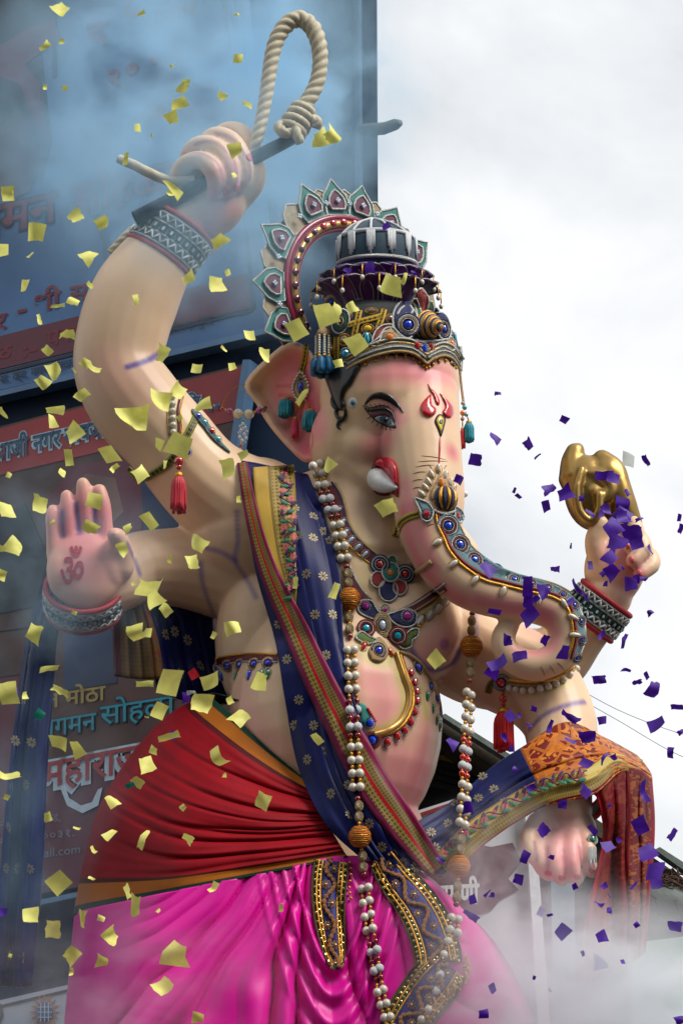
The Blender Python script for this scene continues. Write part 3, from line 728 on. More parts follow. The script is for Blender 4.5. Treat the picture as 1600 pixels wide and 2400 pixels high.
M_gold_b = cloth_mat('gold_border', [(0, lin((.55, .42, .16))), (.06, lin((.70, .62, .30))), (.48, lin((.55, .46, .20))), (.94, lin((.55, .05, .15)))], 'v', .1, .42, .2, pattern=[('check', lin((.34, .26, .10)), .7, .5, .93, 90, 7)])
SHB0 = bvh_of(sh1); SHB2 = bvh_of(sh2)
hem = ribbon('gold_hem', [(1036, 2032), (1110, 1958), (1205, 1893), (1290, 1850), (1380, 1828), (1440, 1785), (1500, 1800)], [62, 66, 62, 62, 58, 46, 40], M_gold_b, shawl, SHB2, 5, 4, 70, 8)
hem['label'] = 'gold hem with woven pink flowers'
# end that hangs from the forearm
def d_end(u, v, x, y): return 22 * (fold(u + .06 * math.sin(v * 5), 2.6, .4) - .5) * (.5 + .5 * v) + 14 * noise.noise(Vector((u * 4, v * 3, 3))) + 5 * noise.noise(Vector((u * 13, v * 5, 7)))
EN = [[(1394, 1856, 275), (1428, 1818, 262), (1464, 1800, 230), (1500, 1806, 180), (1526, 1828, 110)], [(1412, 1940, 250), (1440, 1910, 262), (1470, 1900, 225), (1502, 1905, 190), (1532, 1915, 120)],
      [(1400, 2030, 255), (1432, 2010, 235), (1466, 2010, 240), (1504, 2000, 190), (1530, 1995, 150)], [(1376, 2130, 265), (1420, 2120, 240), (1462, 2110, 250), (1496, 2100, 200), (1522, 2085, 160)], [(1352, 2300, 270), (1402, 2290, 270), (1452, 2270, 240), (1488, 2250, 210), (1512, 2230, 170)]]
M_end = cloth_mat('red_brocade', [(0, lin((.55, .02, .07))), (.06, lin((.40, .02, .07))), (.55, lin((.36, .05, .06))), (.92, lin((.50, .04, .10)))], 'u', .2, .5, .1, pattern=[('leaf', lin((.58, .32, .12)), .7, .55, .92, 7, 26), ('leaf', lin((.52, .25, .12)), .45, .1, .5, 6, 22)])
sh3 = sheet('hanging_end', EN, 90, 60, M_end, shawl, d_end, None)
sh3['label'] = 'red brocade end hanging from the forearm'
# border that runs down the edge of the fold
BAND = [(568, 1083), (583, 1170), (606, 1270), (640, 1365), (690, 1470), (745, 1590), (800, 1700), (870, 1830), (940, 1930), (1022, 2040)]
M_band = cloth_mat('zari_band', [(0, lin((.45, .04, .22))), (.20, lin((.45, .37, .18))), (.46, lin((.62, .02, .10))), (.56, lin((.50, .42, .20))), (.80, lin((.38, .04, .20)))], 'v', .08, .45, .2,
                   pattern=[('check', lin((.25, .18, .08)), .75, .20, .46, 150, 10), ('check', lin((.22, .14, .08)), .8, .56, .8, 110, 9)])
sb = ribbon('border_band', [(x, y) for x, y in BAND], [24, 30, 38, 48, 60, 70, 78, 82, 76, 50], M_band, shawl, SHB0, 7, 4, 120, 10)
# brocade panel by the shoulder
M_panel = cloth_mat('brocade_panel', [(0, lin((.66, .56, .30))), (.56, lin((.50, .41, .20))), (.63, lin((.74, .60, .26))), (.97, lin((.45, .36, .14)))], 'v', .12, .4, .2, pattern=[('check', lin((.36, .28, .12)), .75, .02, .55, 44, 9)])
sp = ribbon('brocade_panel', [(640, 1092), (646, 1180), (658, 1290), (676, 1370), (690, 1420)], [98, 96, 70, 40, 8], M_panel, shawl, SHB0, 5, 3, 60, 10)
PANB = bvh_of(sp, hem)
# woven vine: small leaves, buds and stems on panel and hem
V_green, V_pink, V_plum = mat('woven_green', lin((.10, .45, .32)), .6), mat('woven_pink', lin((.85, .38, .42)), .6), mat('woven_plum', lin((.28, .10, .32)), .6)
def vine(path, amp, n, per, pa, bv):
    c = catmull(path, n * 8); pts = []
    for i, q in enumerate(c):
        a, b = c[max(0, i - 1)], c[min(len(c) - 1, i + 1)]; dx, dy = b[0] - a[0], b[1] - a[1]; L_ = math.hypot(dx, dy) or 1
        s = math.sin(i / per * 2 * math.pi) * amp
        pts.append((q[0] - dy / L_ * s, q[1] + dx / L_ * s))
    stroke('woven_stem', pts[::2], 1.7, V_plum, pa, bv, len(pts), 7, 5)
    for i in range(0, len(pts), int(per / 2)):
        q = pts[i]; k = (i // int(per / 2)) % 2
        j = c[i]; f = 1 if k else -1
        inst('woven_flower', shared('petal8', V_pink), frame(bv, 2 * j[0] - q[0], 2 * j[1] - q[1], .3, 8, random.random(), 0, 9, 9, 4), pa)
        inst('woven_leaf', shared('drop', V_green), frame(bv, q[0] + 4 * f, q[1] + 9, .3, 7, 1 + random.random(), 0, 6, 9, 2), pa)
        inst('woven_leaf', shared('drop', V_plum), frame(bv, q[0] - 3 * f, q[1] - 10, .3, 7, -1 + random.random(), 0, 5, 8, 2), pa)
vine([(666, 1110), (674, 1180), (678, 1260), (684, 1340), (690, 1395)], 12, 9, 11, sp, PANB)
vine([(1040, 2000), (1110, 1940), (1205, 1876), (1290, 1832), (1380, 1815)], 11, 12, 12, hem, PANB)
M_zari = mat('woven_gold', lin((.52, .47, .36)), .5, .3, .3, 400)
SHB = bvh_of(sh1, sh2)
for x, y in [(690, 1190), (735, 1210), (758, 1245), (585, 1190), (602, 1275), (698, 1255), (734, 1260), (770, 1268), (718, 1345), (757, 1350), (738, 1440), (780, 1440), (653, 1462), (764, 1535), (672, 1545), (760, 1420 + 175), (640, 1400), (700, 1640), (735, 1700), (690, 1700), (720, 1780), (760, 1760), (775, 1860), (815, 1840), (820, 1910), (865, 1930), (895, 1985), (850, 1975), (974, 2032), (945, 2022),
             (1131, 1820), (1157, 1850), (1180, 1880), (1066, 1883), (1010, 1950), (1095, 1915), (1020, 1986), (1050, 1930), (1120, 1870)]:
    inst('woven_flower', shared('petal8', M_zari), frame(SHB, x, y, .1, 3, random.random(), 0, 12, 13, 3), sh1 if x < 980 else sh2)
# other end of the shawl, hanging behind the open hand
back = thing('hanging_stole', P(300, 1420, -60), 'navy stole with gold flowers hanging behind the open palm', 'stole')
LB = [[(285, 1320, 40), (215, 1370, 20), (150, 1360, 20), (112, 1330, 40)], [(150, 1450, 50), (120, 1450, 60), (92, 1450, 60), (72, 1450, 50)], [(128, 1600, 30), (100, 1600, 60), (70, 1600, 60), (48, 1600, 20)],
      [(112, 1800, 30), (82, 1800, 70), (50, 1800, 40), (22, 1800, 60)], [(100, 2050, 30), (65, 2050, 70), (35, 2050, 30), (0, 2050, 60)], [(75, 2310, 30), (45, 2315, 60), (15, 2312, 30), (-25, 2310, 60)]]
bl = sheet('hanging_fold', LB, 40, 60, M_blue, back, lambda u, v, x, y: 9 * (fold(u + .05 * math.sin(v * 8), 2.2) - .5) + 8 * noise.noise(Vector((u * 3, v * 6, 1))), None)
RB = [[(300, 1330, -60), (350, 1370, -50), (420, 1400, -70), (500, 1400, -110)], [(325, 1440, -30), (380, 1450, -40), (440, 1460, -70), (500, 1460, -110)], [(350, 1530, -30), (400, 1550, -40), (460, 1560, -70), (515, 1550, -110)], [(368, 1620, -30), (420, 1640, -50), (480, 1650, -70), (540, 1650, -110)]]
br = sheet('side_fold', RB, 40, 40, M_blue, back, lambda u, v, x, y: 10 * (fold(u, 2.4) - .5) + 10 * noise.noise(Vector((u * 4, v * 4, 1))), None)
GB = [[(285, 1320, -20), (300, 1330, -15), (318, 1345, -20)], [(268, 1420, -10), (310, 1425, 0), (345, 1420, -10)], [(265, 1500, -10), (320, 1505, 0), (370, 1500, -10)], [(268, 1585, -10), (325, 1592, 0), (384, 1590, -10)]]
M_gold2 = cloth_mat('worn_brocade', [(0, lin((.28, .08, .12))), (.16, lin((.34, .26, .14))), (.8, lin((.42, .30, .16)))], 'u', .25, .5, .2, pattern=[('leaf', lin((.50, .12, .16)), .7, .8, 1.01, 7, 14), ('check', lin((.22, .16, .10)), .5, .16, .8, 22, 26)])
gb = sheet('brocade_end', GB, 30, 30, M_gold2, back, lambda u, v, x, y: 10 * (fold(u, 2) - .5), None)
BKB = bvh_of(bl, br)
for x, y in [(57, 1640), (37, 1736), (68, 1545), (75, 1740), (62, 1840), (28, 1845), (50, 1940), (20, 1940), (15, 2035), (42, 2036), (70, 2036), (25, 2240), (55, 2245), (390, 1487), (410, 1480), (420, 1580), (470, 1560), (440, 1500)]:
    inst('woven_flower', shared('petal8', M_zari), frame(BKB, x, y, .1, 3, random.random(), 0, 11, 14, 4), bl if x < 130 else br)

# ================================================================== setting behind the statue
M_road = mat('asphalt', (.05, .05, .055), .9, 0, .3, 3, .4, 60)
road = mesh_obj('road', [(-900, -600, 0), (900, -600, 0), (900, 1500, 0), (-900, 1500, 0)], [(0, 1, 2, 3)], M_road); tag(road, kind='structure')
# tower front: an upright plane, its left side farther away
W0, W1 = P(886, 600, -1500), P(0, 600, -2150)
WD = Vector((W1.x - W0.x, W1.y - W0.y, 0)).normalized(); WN = Vector((-WD.y, WD.x, 0)).normalized()
if WN.dot(CAMPOS - W0) < 0: WN = -WN
def on_wall(x, y, off=0.0, base=W0, nor=WN):
    r = ray(x, y); b0 = base + nor * off
    return CAMPOS + r * ((b0 - CAMPOS).dot(nor) / r.dot(nor))
def panel(name, poly, off, m, parent, thick=.02, base=W0, nor=WN):
    """flat board cut to an outline, standing off the wall"""
    n = len(poly); A = [on_wall(x, y, off, base, nor) for x, y in poly]; B = [a - nor * thick for a in A]
    f = tuple(range(n)); nn = (A[1] - A[0]).cross(A[2] - A[0])
    if nn.dot(nor) < 0: f = f[::-1]
    Fc = [f, tuple(i + n for i in reversed(f))]
    for i in range(n):
        a, b = f[i], f[(i + 1) % n]; Fc.append((b, a, a + n, b + n))
    return mesh_obj(name, A + B, Fc, m, parent, smooth=False)
M_tarp = mat('blue_tarpaulin', lin((.02, .13, .24)), .75, 0, .35, 1.2, .3, 6)
tower = thing('clad_tower', Vector((W0.x, W0.y, 0)), 'tall dark blue clad tower behind the raised arm, hung with banners', 'building')
tg = Geo(); up = Vector((0, 0, 1))
A = Vector((W0.x, W0.y, 0)); wl = 14.0
dv = Vector((W0.x, W0.y, 0)).normalized(); B_ = A + dv * 4 - RIGHT * .03; C_ = A + WD * wl; D_ = C_ + Vector((0, 4, 0))
tg.add([q + up * h for h in (0, 14.0) for q in (A, B_, D_, C_)], [(3, 2, 1, 0), (4, 5, 6, 7), (0, 1, 5, 4), (1, 2, 6, 5), (2, 3, 7, 6), (3, 0, 4, 7)]); tg.obj('wall', M_tarp, tower, False)
M_pole = mat('weathered_bamboo', lin((.34, .38, .36)), .7, 0, .3, 12, .3, 60)
M_seam = mat('tarpaulin_edge', lin((.20, .32, .42)), .7, 0, .3, 5)
for x0, x1, r in ((838, 842, 9),):
    pts = [on_wall(x0 + (x1 - x0) * i / 8, -60 + 700 * i / 8, .03) for i in range(9)]
    V, Fc = tube_geo(pts, r * .0025, 10); mesh_obj('drain_pipe', V, Fc, M_seam, tower)
bp_ = [on_wall(850, 305, .02), on_wall(900, 301, .05), on_wall(925, 292, .08), on_wall(937, 288, .1)]
V, Fc = tube_geo(bp_, [.034, .034, .032, .018], 10); bo = mesh_obj('bamboo_pole', V, Fc, M_pole); tag(bo, 'short bamboo pole end poking out from the tower edge into the sky', 'pole')

# lettering -------------------------------------------------------------------
def text_geo(s, thick=0.0):
    c = bpy.data.curves.new('t', 'FONT'); c.body = s; c.resolution_u = 3; c.offset = thick; c.fill_mode = 'FRONT'
    o = bpy.data.objects.new('t', c); COL.objects.link(o); bpy.context.view_layer.update()
    d = bpy.context.evaluated_depsgraph_get(); me = bpy.data.meshes.new_from_object(o.evaluated_get(d))
    V = [(v.co.x, v.co.y) for v in me.vertices]; Fc = [tuple(p.vertices) for p in me.polygons]
    bpy.data.objects.remove(o); bpy.data.meshes.remove(me); bpy.data.curves.remove(c)
    return V, Fc
def write(name, s, x, y, size, slope, m, parent, off, thick=0.0, stretch=1.0, width=None, base=W0, nor=WN, lean=0.0):
    """words printed on a board: baseline starts at pixel (x, y), rises by slope, letters size px tall"""
    V, Fc = text_geo(s, thick)
    if not V: return None
    if width: stretch = width / (max(v[0] for v in V) * size)
    A = []
    for vx, vy in V:
        px = x + vx * size * stretch + vy * size * lean; A.append(on_wall(px, y - vx * size * stretch * slope - vy * size, off, base, nor))
    fx = []
    for f in Fc:
        q = (A[f[1]] - A[f[0]]).cross(A[f[2]] - A[f[0]]); fx.append(f if q.dot(nor) > 0 else tuple(reversed(f)))
    return mesh_obj(name, A, fx, m, parent, smooth=False)
M_sheet = mat('pale_vinyl', lin((.22, .38, .55)), .4, 0, .2, 1.5, .5, 2.5)
M_sheet2 = mat('pale_vinyl_strip', lin((.36, .52, .66)), .4, 0, .1, 2)
M_ink_r = mat('red_ink', lin((.42, .10, .16)), .5, 0, .1); M_ink_d = mat('dark_ink', lin((.05, .12, .20)), .5, 0, .1)
M_ink_b = mat('blue_ink', lin((.04, .28, .40)), .5, 0, .1); M_ink_w = mat('white_ink', lin((.66, .74, .80)), .5, 0, .1); M_ink_y = mat('ochre_ink', lin((.55, .48, .22)), .5, 0, .1)
M_redp = mat('red_vinyl', lin((.55, .14, .16)), .45, 0, .15, 2); M_maroonp = mat('maroon_vinyl', lin((.34, .10, .18)), .45, 0, .15, 2)
M_dark = mat('dark_print', lin((.05, .09, .14)), .5, 0, .3, 3); M_brown = mat('brown_print', lin((.26, .16, .14)), .5, 0, .4, 4); M_skinp = mat('tan_print', lin((.42, .30, .26)), .5, 0, .3, 4)
M_navyp = mat('navy_print', lin((.07, .15, .30)), .5, 0, .3, 3); M_cyan = mat('cyan_ink', lin((.06, .50, .58)), .5, 0, .1); M_frame = mat('frame_batten', lin((.32, .45, .58)), .6, 0, .2, 8)

bn = thing('announcement_banner', on_wall(300, 960, .1), 'pale blue banner with faded red lettering and dates behind the raised arm', 'banner')
panel('sheet', [(-330, -140), (535, -140), (560, 100), (626, 772), (300, 845), (-330, 990)], .10, M_sheet, bn)
panel('border_line', [(505, -140), (514, -140), (598, 722), (590, 724)], .106, M_ink_d, bn, .004)
panel('border_line', [(-330, 958), (-330, 950), (590, 724), (598, 722), (592, 730)], .106, M_ink_d, bn, .004)
panel('address_strip', [(-330, 945), (-330, 872), (578, 640), (590, 722)], .105, M_maroonp, bn, .003)
panel('portrait_print', [(-330, -140), (120, -140), (125, 60), (95, 100), (110, 230), (122, 330), (100, 420), (60, 420), (-330, 500)], .105, M_dark, bn, .003)
panel('portrait_print', [(-20, 120), (60, 70), (130, 40), (140, 90), (60, 150), (90, 190), (115, 330), (80, 290), (50, 200), (-20, 170)], .109, M_maroonp, bn, .003)
panel('portrait_print', [(-20, 320), (40, 260), (75, 300), (95, 380), (70, 450), (20, 470), (-20, 440)], .108, M_brown, bn, .002)
panel('staff_print', [(123, -20), (131, -20), (133, 180), (124, 182)], .108, M_ink_d, bn, .002)
T1 = .22
for s, x, y, sz, wd, tk in [('द', 205, 105, 75, 50, .03), ('५', 290, 60, 90, 42, .03), ('तारीख', 360, 52, 40, 100, .01), ('२', 250, 205, 60, 32, .03), ('०', 292, 183, 60, 32, .03), ('१', 345, 175, 60, 30, .03), ('९', 395, 150, 60, 32, .03),
                            ('रिववार', 185, 325, 38, 105, .015), ('सकाळी', 292, 295, 38, 95, .015), ('वाट', 455, 215, 34, 50, .015)]:
    write('lettering', s, x + 3, y + 5, sz, T1, M_ink_d, bn, .104, tk, width=wd); write('lettering', s, x, y, sz, T1, M_ink_r, bn, .108, tk, width=wd)
for s, x, y, sz, wd in [('गमन', -60, 565, 105, 195), ('सोहळा', 170, 505, 105, 240)]:
    write('lettering', s, x, y, sz, .25, M_ink_d, bn, .104, .06, width=wd + 6); write('lettering', s, x + 2, y - 2, sz, .25, M_ink_r, bn, .108, .015, width=wd)
panel('flourish', [(215, 505), (232, 500), (262, 570), (262, 600), (245, 612), (240, 590), (244, 572)], .106, M_ink_d, bn, .003)
for s, x, y, sz, wd in [('-', 40, 745, 62, 22), ('शी', 78, 735, 62, 66), ('सदस्य', 165, 712, 62, 150), ('ळ', -20, 850, 48, 50), (':-', 52, 838, 48, 36), ('परळ', 110, 812, 52, 95), ('र', -12, 775, 55, 30), ('भ', 470, 605, 55, 55)]:
    write('lettering', s, x, y, sz, .24, M_ink_r, bn, .107, .02, width=wd)
write('lettering', 'पिशचम), मुंबई ४०० ०५३', 388, 785, 30, .26, M_ink_d, bn, .110, .012, width=190); write('lettering', 'स. क्र. नगर मंडळ', 0, 900, 28, .24, M_ink_d, bn, .110, .012, width=170)
for a, b, wd in [((552, -140), (634, 772), 14), ((-330, 1005), (634, 778), 12)]:
    p0, p1 = on_wall(*a, .11), on_wall(*b, .11); d = (p1 - p0).normalized(); q = Geo(); q.box((p0 + p1) / 2 - WN * .02, (p1 - p0) / 2, WN * .05, WN.cross(d) * wd * .0014); q.obj('batten', M_frame, bn, False)

b2 = thing('festival_banner', on_wall(300, 1300, .1), 'red banner with outlined blue lettering along its top edge', 'banner')
panel('sheet', [(-330, 1085), (572, 852), (580, 862), (536, 1190), (480, 1420), (-330, 1520)], .10, M_brown, b2)
panel('title_strip', [(-330, 1090), (568, 858), (552, 985), (-330, 1190)], .104, M_redp, b2, .003)
panel('right_strip', [(568, 858), (580, 862), (536, 1190), (526, 1185)], .107, M_sheet2, b2, .003)
panel('portrait_print', [(100, 1180), (180, 1090), (300, 1070), (340, 1150), (330, 1260), (260, 1330), (120, 1310)], .105, M_maroonp, b2, .003)
panel('portrait_print', [(140, 1180), (200, 1110), (270, 1120), (290, 1200), (230, 1260), (160, 1240)], .108, M_skinp, b2, .003)
panel('portrait_print', [(-60, 1240), (60, 1180), (110, 1300), (90, 1420), (-60, 1450)], .106, M_dark, b2, .003)
panel('portrait_print', [(330, 1120), (440, 1090), (480, 1200), (420, 1330), (340, 1300)], .106, M_navyp, b2, .003)
for s, x, y, sz, wd in [('संभाजी', -42, 1090, 60, 108), ('नगर', 76, 1062, 60, 66), ('सावजिनक', 150, 1045, 60, 150), ('मंडळ', 340, 990, 60, 75), ('रिज.', 425, 968, 46, 48), ('३३', 482, 968, 24, 30)]:
    write('lettering', s, x, y, sz, .235, M_ink_w, b2, .108, .075, width=wd + 5); write('lettering', s, x + 2, y - 2, sz, .235, M_ink_b, b2, .112, .02, width=wd)
p0, p1 = on_wall(588, 850, .1), on_wall(535, 1200, .1); d = (p1 - p0).normalized(); q = Geo(); q.box((p0 + p1) / 2, (p1 - p0) / 2, WN * .05, WN.cross(d) * .022); q.obj('batten', M_frame, b2, False)

b3 = thing('invitation_banner', on_wall(200, 2120, .1), 'dark maroon banner with turquoise and white lettering low beside the red wrap', 'banner')
panel('sheet', [(-330, 1500), (560, 1330), (560, 2020), (-330, 2160)], .09, M_maroonp, b3)
panel('portrait_print', [(-330, 1500), (280, 1390), (300, 1540), (-330, 1640)], .094, M_brown, b3, .003)
panel('portrait_print', [(150, 1500), (190, 1430), (270, 1440), (275, 1600), (150, 1620)], .098, M_navyp, b3, .003)
panel('portrait_print', [(105, 1580), (560, 1480), (560, 1700), (105, 1790)], .0935, M_brown, b3, .003)
panel('pale_patch', [(105, 1400), (140, 1395), (120, 1560), (100, 1570)], .097, M_skinp, b3, .003)
write('lettering', 'त मोठा', 108, 1660, 50, .15, M_ink_y, b3, .100, .02, width=140)
for s, x, y, sz, wd in [('आगमन', 70, 1735, 62, 155), ('सोहळा', 235, 1700, 66, 175)]:
    write('lettering', s, x, y, sz, .16, M_ink_d, b3, .098, .05, width=wd + 4); write('lettering', s, x + 1, y - 1, sz, .16, M_cyan, b3, .102, .008, width=wd)
write('lettering', 'महाराजा', 98, 1850, 92, .19, M_ink_w, b3, .098, .10, width=262); write('lettering', 'महाराजा', 101, 1847, 92, .19, M_redp, b3, .102, .015, width=255)
panel('flourish', [(150, 1838), (162, 1870), (190, 1888), (216, 1880), (230, 1850), (240, 1846), (230, 1888), (194, 1906), (158, 1888), (140, 1842)], .1, M_ink_w, b3, .003)
M_ink_g = mat('grey_ink', lin((.40, .46, .54)), .5, 0, .1)
for s, x, y, sz, wd in [('नगर, काम राड,', 0, 1942, 26, 142), ('मुंबई ४०००३१.', 0, 1982, 27, 174), ('mandal@gmail.com', -50, 2030, 30, 238), ('maharaja', 20, 2085, 28, 110)]:
    write('lettering', s, x, y, sz, .13, M_ink_g, b3, .100, .0, width=wd)
panel('lower_batten', [(80, 2112), (560, 2010), (560, 2022), (80, 2124)], .11, M_frame, b3, .02)

b4 = thing('sponsor_banner', on_wall(60, 2420, .1), 'white banner with black border and a small sun emblem at the bottom corner', 'banner')
panel('sheet', [(-330, 2420), (160, 2308), (420, 2280), (420, 2700), (-330, 2700)], .09, mat('white_vinyl', lin((.62, .66, .72)), .45, 0, .1, 2), b4)
panel('border_line', [(-330, 2434), (160, 2318), (420, 2288), (420, 2292), (160, 2324), (-330, 2440)], .095, M_ink_d, b4, .003)
em = [(105 + 19 * math.cos(a), 2372 + 24 * math.sin(a)) for a in [2 * math.pi * i / 18 for i in range(18)]]
panel('emblem_globe', em, .098, mat('emblem_blue', lin((.12, .32, .55)), .5), b4, .003)
for k in range(16):
    a = 2 * math.pi * k / 16; c, s = math.cos(a), math.sin(a)
    panel('emblem_ray', [(105 + 21 * c - 3.5 * s, 2372 + 26 * s + 3.5 * c), (105 + 36 * c, 2372 + 42 * s), (105 + 21 * c + 3.5 * s, 2372 + 26 * s - 3.5 * c)], .098, mat('emblem_orange', lin((.62, .42, .25)), .5), b4, .003)
for k in (-1, 0, 1):
    panel('emblem_line', [(105 + k * 9 - 1, 2350), (105 + k * 9 + 1, 2350), (105 + k * 9 + 1, 2394), (105 + k * 9 - 1, 2394)], .102, M_ink_w, b4, .002)
    panel('emblem_line', [(88, 2372 + k * 12 - 1), (122, 2372 + k * 12 - 1), (122, 2372 + k * 12 + 1), (88, 2372 + k * 12 + 1)], .1025, M_ink_w, b4, .002)
panel('emblem_print', [(-30, 2360), (3, 2352), (8, 2380), (-2, 2400), (-30, 2420)], .098, M_ink_d, b4, .003)

# shed with a long sloping roof at the right
shed = thing('roadside_shed', Vector((2.0, 12.6, 0)), 'dark shed with sloping plank roof behind the statue', 'shed')
RN = Vector((.25, -1, 0)).normalized(); RB0 = P(1300, 1900, -1300)
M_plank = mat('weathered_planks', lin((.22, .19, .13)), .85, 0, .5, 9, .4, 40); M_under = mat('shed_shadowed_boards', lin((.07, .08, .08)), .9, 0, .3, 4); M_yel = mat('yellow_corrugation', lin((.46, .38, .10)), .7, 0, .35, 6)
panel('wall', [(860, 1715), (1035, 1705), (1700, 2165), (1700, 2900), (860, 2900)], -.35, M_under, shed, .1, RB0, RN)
rf = panel('roof', [(860, 1690), (1035, 1675), (1700, 2125), (1700, 2160), (1035, 1715), (860, 1728)], .02, M_plank, shed, .9, RB0, RN)
for k in range(9):
    y0 = 1722 + 17 * k; x0 = 1000 + 0 * k
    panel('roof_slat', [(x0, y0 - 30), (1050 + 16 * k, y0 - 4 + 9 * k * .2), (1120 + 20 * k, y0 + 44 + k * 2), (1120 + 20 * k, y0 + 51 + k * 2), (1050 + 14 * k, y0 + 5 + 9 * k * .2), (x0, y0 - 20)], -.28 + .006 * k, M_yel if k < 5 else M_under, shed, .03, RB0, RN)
panel('ridge_pole', [(1035, 1680), (1042, 1672), (1262, 1810), (1262, 1826)], .10, M_pole, shed, .06, RB0, RN)
panel('ridge_pole', [(1535, 1992), (1545, 1985), (1700, 2085), (1700, 2110)], .10, M_pole, shed, .06, RB0, RN)
# thatch and log end
th = Geo()
for k in range(170):
    x, y = 1545 + random.gauss(0, 26), 2078 + random.gauss(0, 16); a = random.uniform(0, 6.28)
    p = on_wall(x, y, .25 + random.uniform(-.08, .1), RB0, RN); q = p + Vector((math.cos(a) * .1, random.uniform(-.05, .05), math.sin(a) * .07 - .03))
    V, Fc = tube_geo([p, (p + q) / 2 + Vector((0, 0, .015)), q], [.006, .005, .002], 4); th.add(V, Fc)
tho = th.obj('dry_thatch', mat('dry_thatch', lin((.26, .17, .12)), .9, 0, .5, 20)); tag(tho, 'tuft of brown dry thatch on the log by the shed', 'thatch')
lg = [on_wall(1500, 2100, .3, RB0, RN), on_wall(1560, 2108, .3, RB0, RN), on_wall(1680, 2150, .3, RB0, RN)]
V, Fc = tube_geo(lg, .07, 12); lo = mesh_obj('cut_log', V, Fc, M_pole); tag(lo, 'pale cut log lying beside the shed roof', 'log')
# printed sheet behind the knee
b5 = thing('printed_hoarding', P(1130, 2300, -250), 'white hoarding with torn maroon print and white letters behind the knee', 'hoarding')
HN = Vector((.1, -1, 0)).normalized(); HB = P(1130, 2100, -520)
M_whitev = mat('white_board', lin((.80, .82, .84)), .5, 0, .08, 2)
panel('sheet', [(930, 1915), (1232, 1820), (1240, 1960), (1285, 2500), (930, 2500)], 0, M_whitev, b5, .03, HB, HN)
panel('edge_post', [(1225, 1830), (1246, 1826), (1296, 2500), (1268, 2500)], .05, mat('post_paint', lin((.88, .90, .92)), .5), b5, .06, HB, HN)
panel('print_field', [(960, 2020), (1050, 1965), (1150, 1985), (1200, 1975), (1222, 2020), (1190, 2060), (1215, 2085), (1170, 2110), (1150, 2135), (1090, 2150), (960, 2140)], .006, M_maroonp, b5, .004, HB, HN)
M_letter = mat('letter_white', lin((.86, .87, .88)), .5)
for s, x, y, sz, wd in [('पू', 970, 2072, 60, 48), ('िचंतामणी', 975, 2125, 70, 148)]: write('lettering', s, x, y, sz, .06, M_letter, b5, .012, .03, width=wd, base=HB, nor=HN)
panel('top_edge', [(985, 1905), (1232, 1820), (1232, 1828), (985, 1914)], .01, M_redp, b5, .02, HB, HN)
panel('grey_sheet', [(1290, 2040), (1345, 2030), (1350, 2500), (1300, 2500)], -.1, mat('grey_sheet', lin((.44, .54, .60)), .6, 0, .2, 3), b5, .02, HB, HN)
b6 = thing('painted_board', P(1560, 2330, -300), 'pale green board with faint swirls half hidden in smoke at the lower corner', 'board')
panel('sheet', [(1480, 2210), (1720, 2180), (1720, 2600), (1480, 2600)], .3, mat('pale_green_board', lin((.62, .74, .70)), .6, 0, .2, 4), b6, .03, HB, HN)
def cable(pts, r, lab):
    c = catmull(pts, 30); V, Fc = tube_geo([P(*q) for q in c], r, 6); o = mesh_obj('overhead_cable', V, Fc, mat('cable_rubber', lin((.66, .70, .74)), .6)); tag(o, lab, 'cable')
cable([(1330, 1600, -2000), (1450, 1665, -2000), (1580, 1715, -2000), (1700, 1745, -2000)], .0022, 'thin upper cable sagging across the sky beside the draped arm')
cable([(1330, 1622, -2100), (1450, 1690, -2100), (1580, 1765, -2100), (1700, 1810, -2100)], .0022, 'thin lower cable sagging across the sky beside the draped arm')
# cart under the statue
cart = thing('float_platform', Vector((P(700, 2800, 60).x, 9.9, 0)), 'wooden float platform that carries the statue', 'platform')
zt = P(700, 2780, 0).z; q = Geo(); q.box(Vector((P(700, 2800).x, 9.95, zt / 2)), Vector((1.5, 0, 0)), Vector((0, .95, 0)), Vector((0, 0, zt / 2 - .02))); q.obj('deck', M_plank, cart, False)

# unseen houses added across the street to shade the statue from the front
def added_shade_house(x0, x1, y1, h, col, label):
    t = thing('added_shade_house', Vector(((x0 + x1) / 2, y1, 0)), label, 'building', 'unseen houses added for shade')
    m = mat('house_plaster_' + str(len(MATS)), lin(col), .8, 0, .25, .8, .2, 20); q = Geo(); q.box(Vector(((x0 + x1) / 2, y1 - 4, h / 2)), Vector(((x1 - x0) / 2, 0, 0)), Vector((0, 4, 0)), Vector((0, 0, h / 2))); q.obj('wall', m, t, False)
    q = Geo(); q.box(Vector(((x0 + x1) / 2, y1 - 3.9, h + .12)), Vector(((x1 - x0) / 2 + .25, 0, 0)), Vector((0, 4.2, 0)), Vector((0, 0, .12))); q.obj('roof', M_plank, t, False)
    n = int((x1 - x0) / 2.4)
    for i in range(n):
        for j in range(int(h / 3.2)):
            c = Vector((x0 + (i + .5) * (x1 - x0) / n, y1 + .02, 1.9 + 3.2 * j)); q = Geo(); q.box(c, Vector((.55, 0, 0)), Vector((0, .03, 0)), Vector((0, 0, .7))); wo_ = q.obj('window', M_frame, t, False)
            q = Geo(); q.box(c + Vector((0, .03, 0)), Vector((.48, 0, 0)), Vector((0, .01, 0)), Vector((0, 0, .63))); q.obj('pane', M_dark, wo_, False)
added_shade_house(-19, -4.2, -3.2, 12.5, (.45, .40, .34), 'unseen ochre plastered house added across the street for shade, lower than its neighbour')
added_shade_house(-4, 13, -3.6, 14.5, (.40, .43, .45), 'unseen tall grey plastered house added across the street for shade')

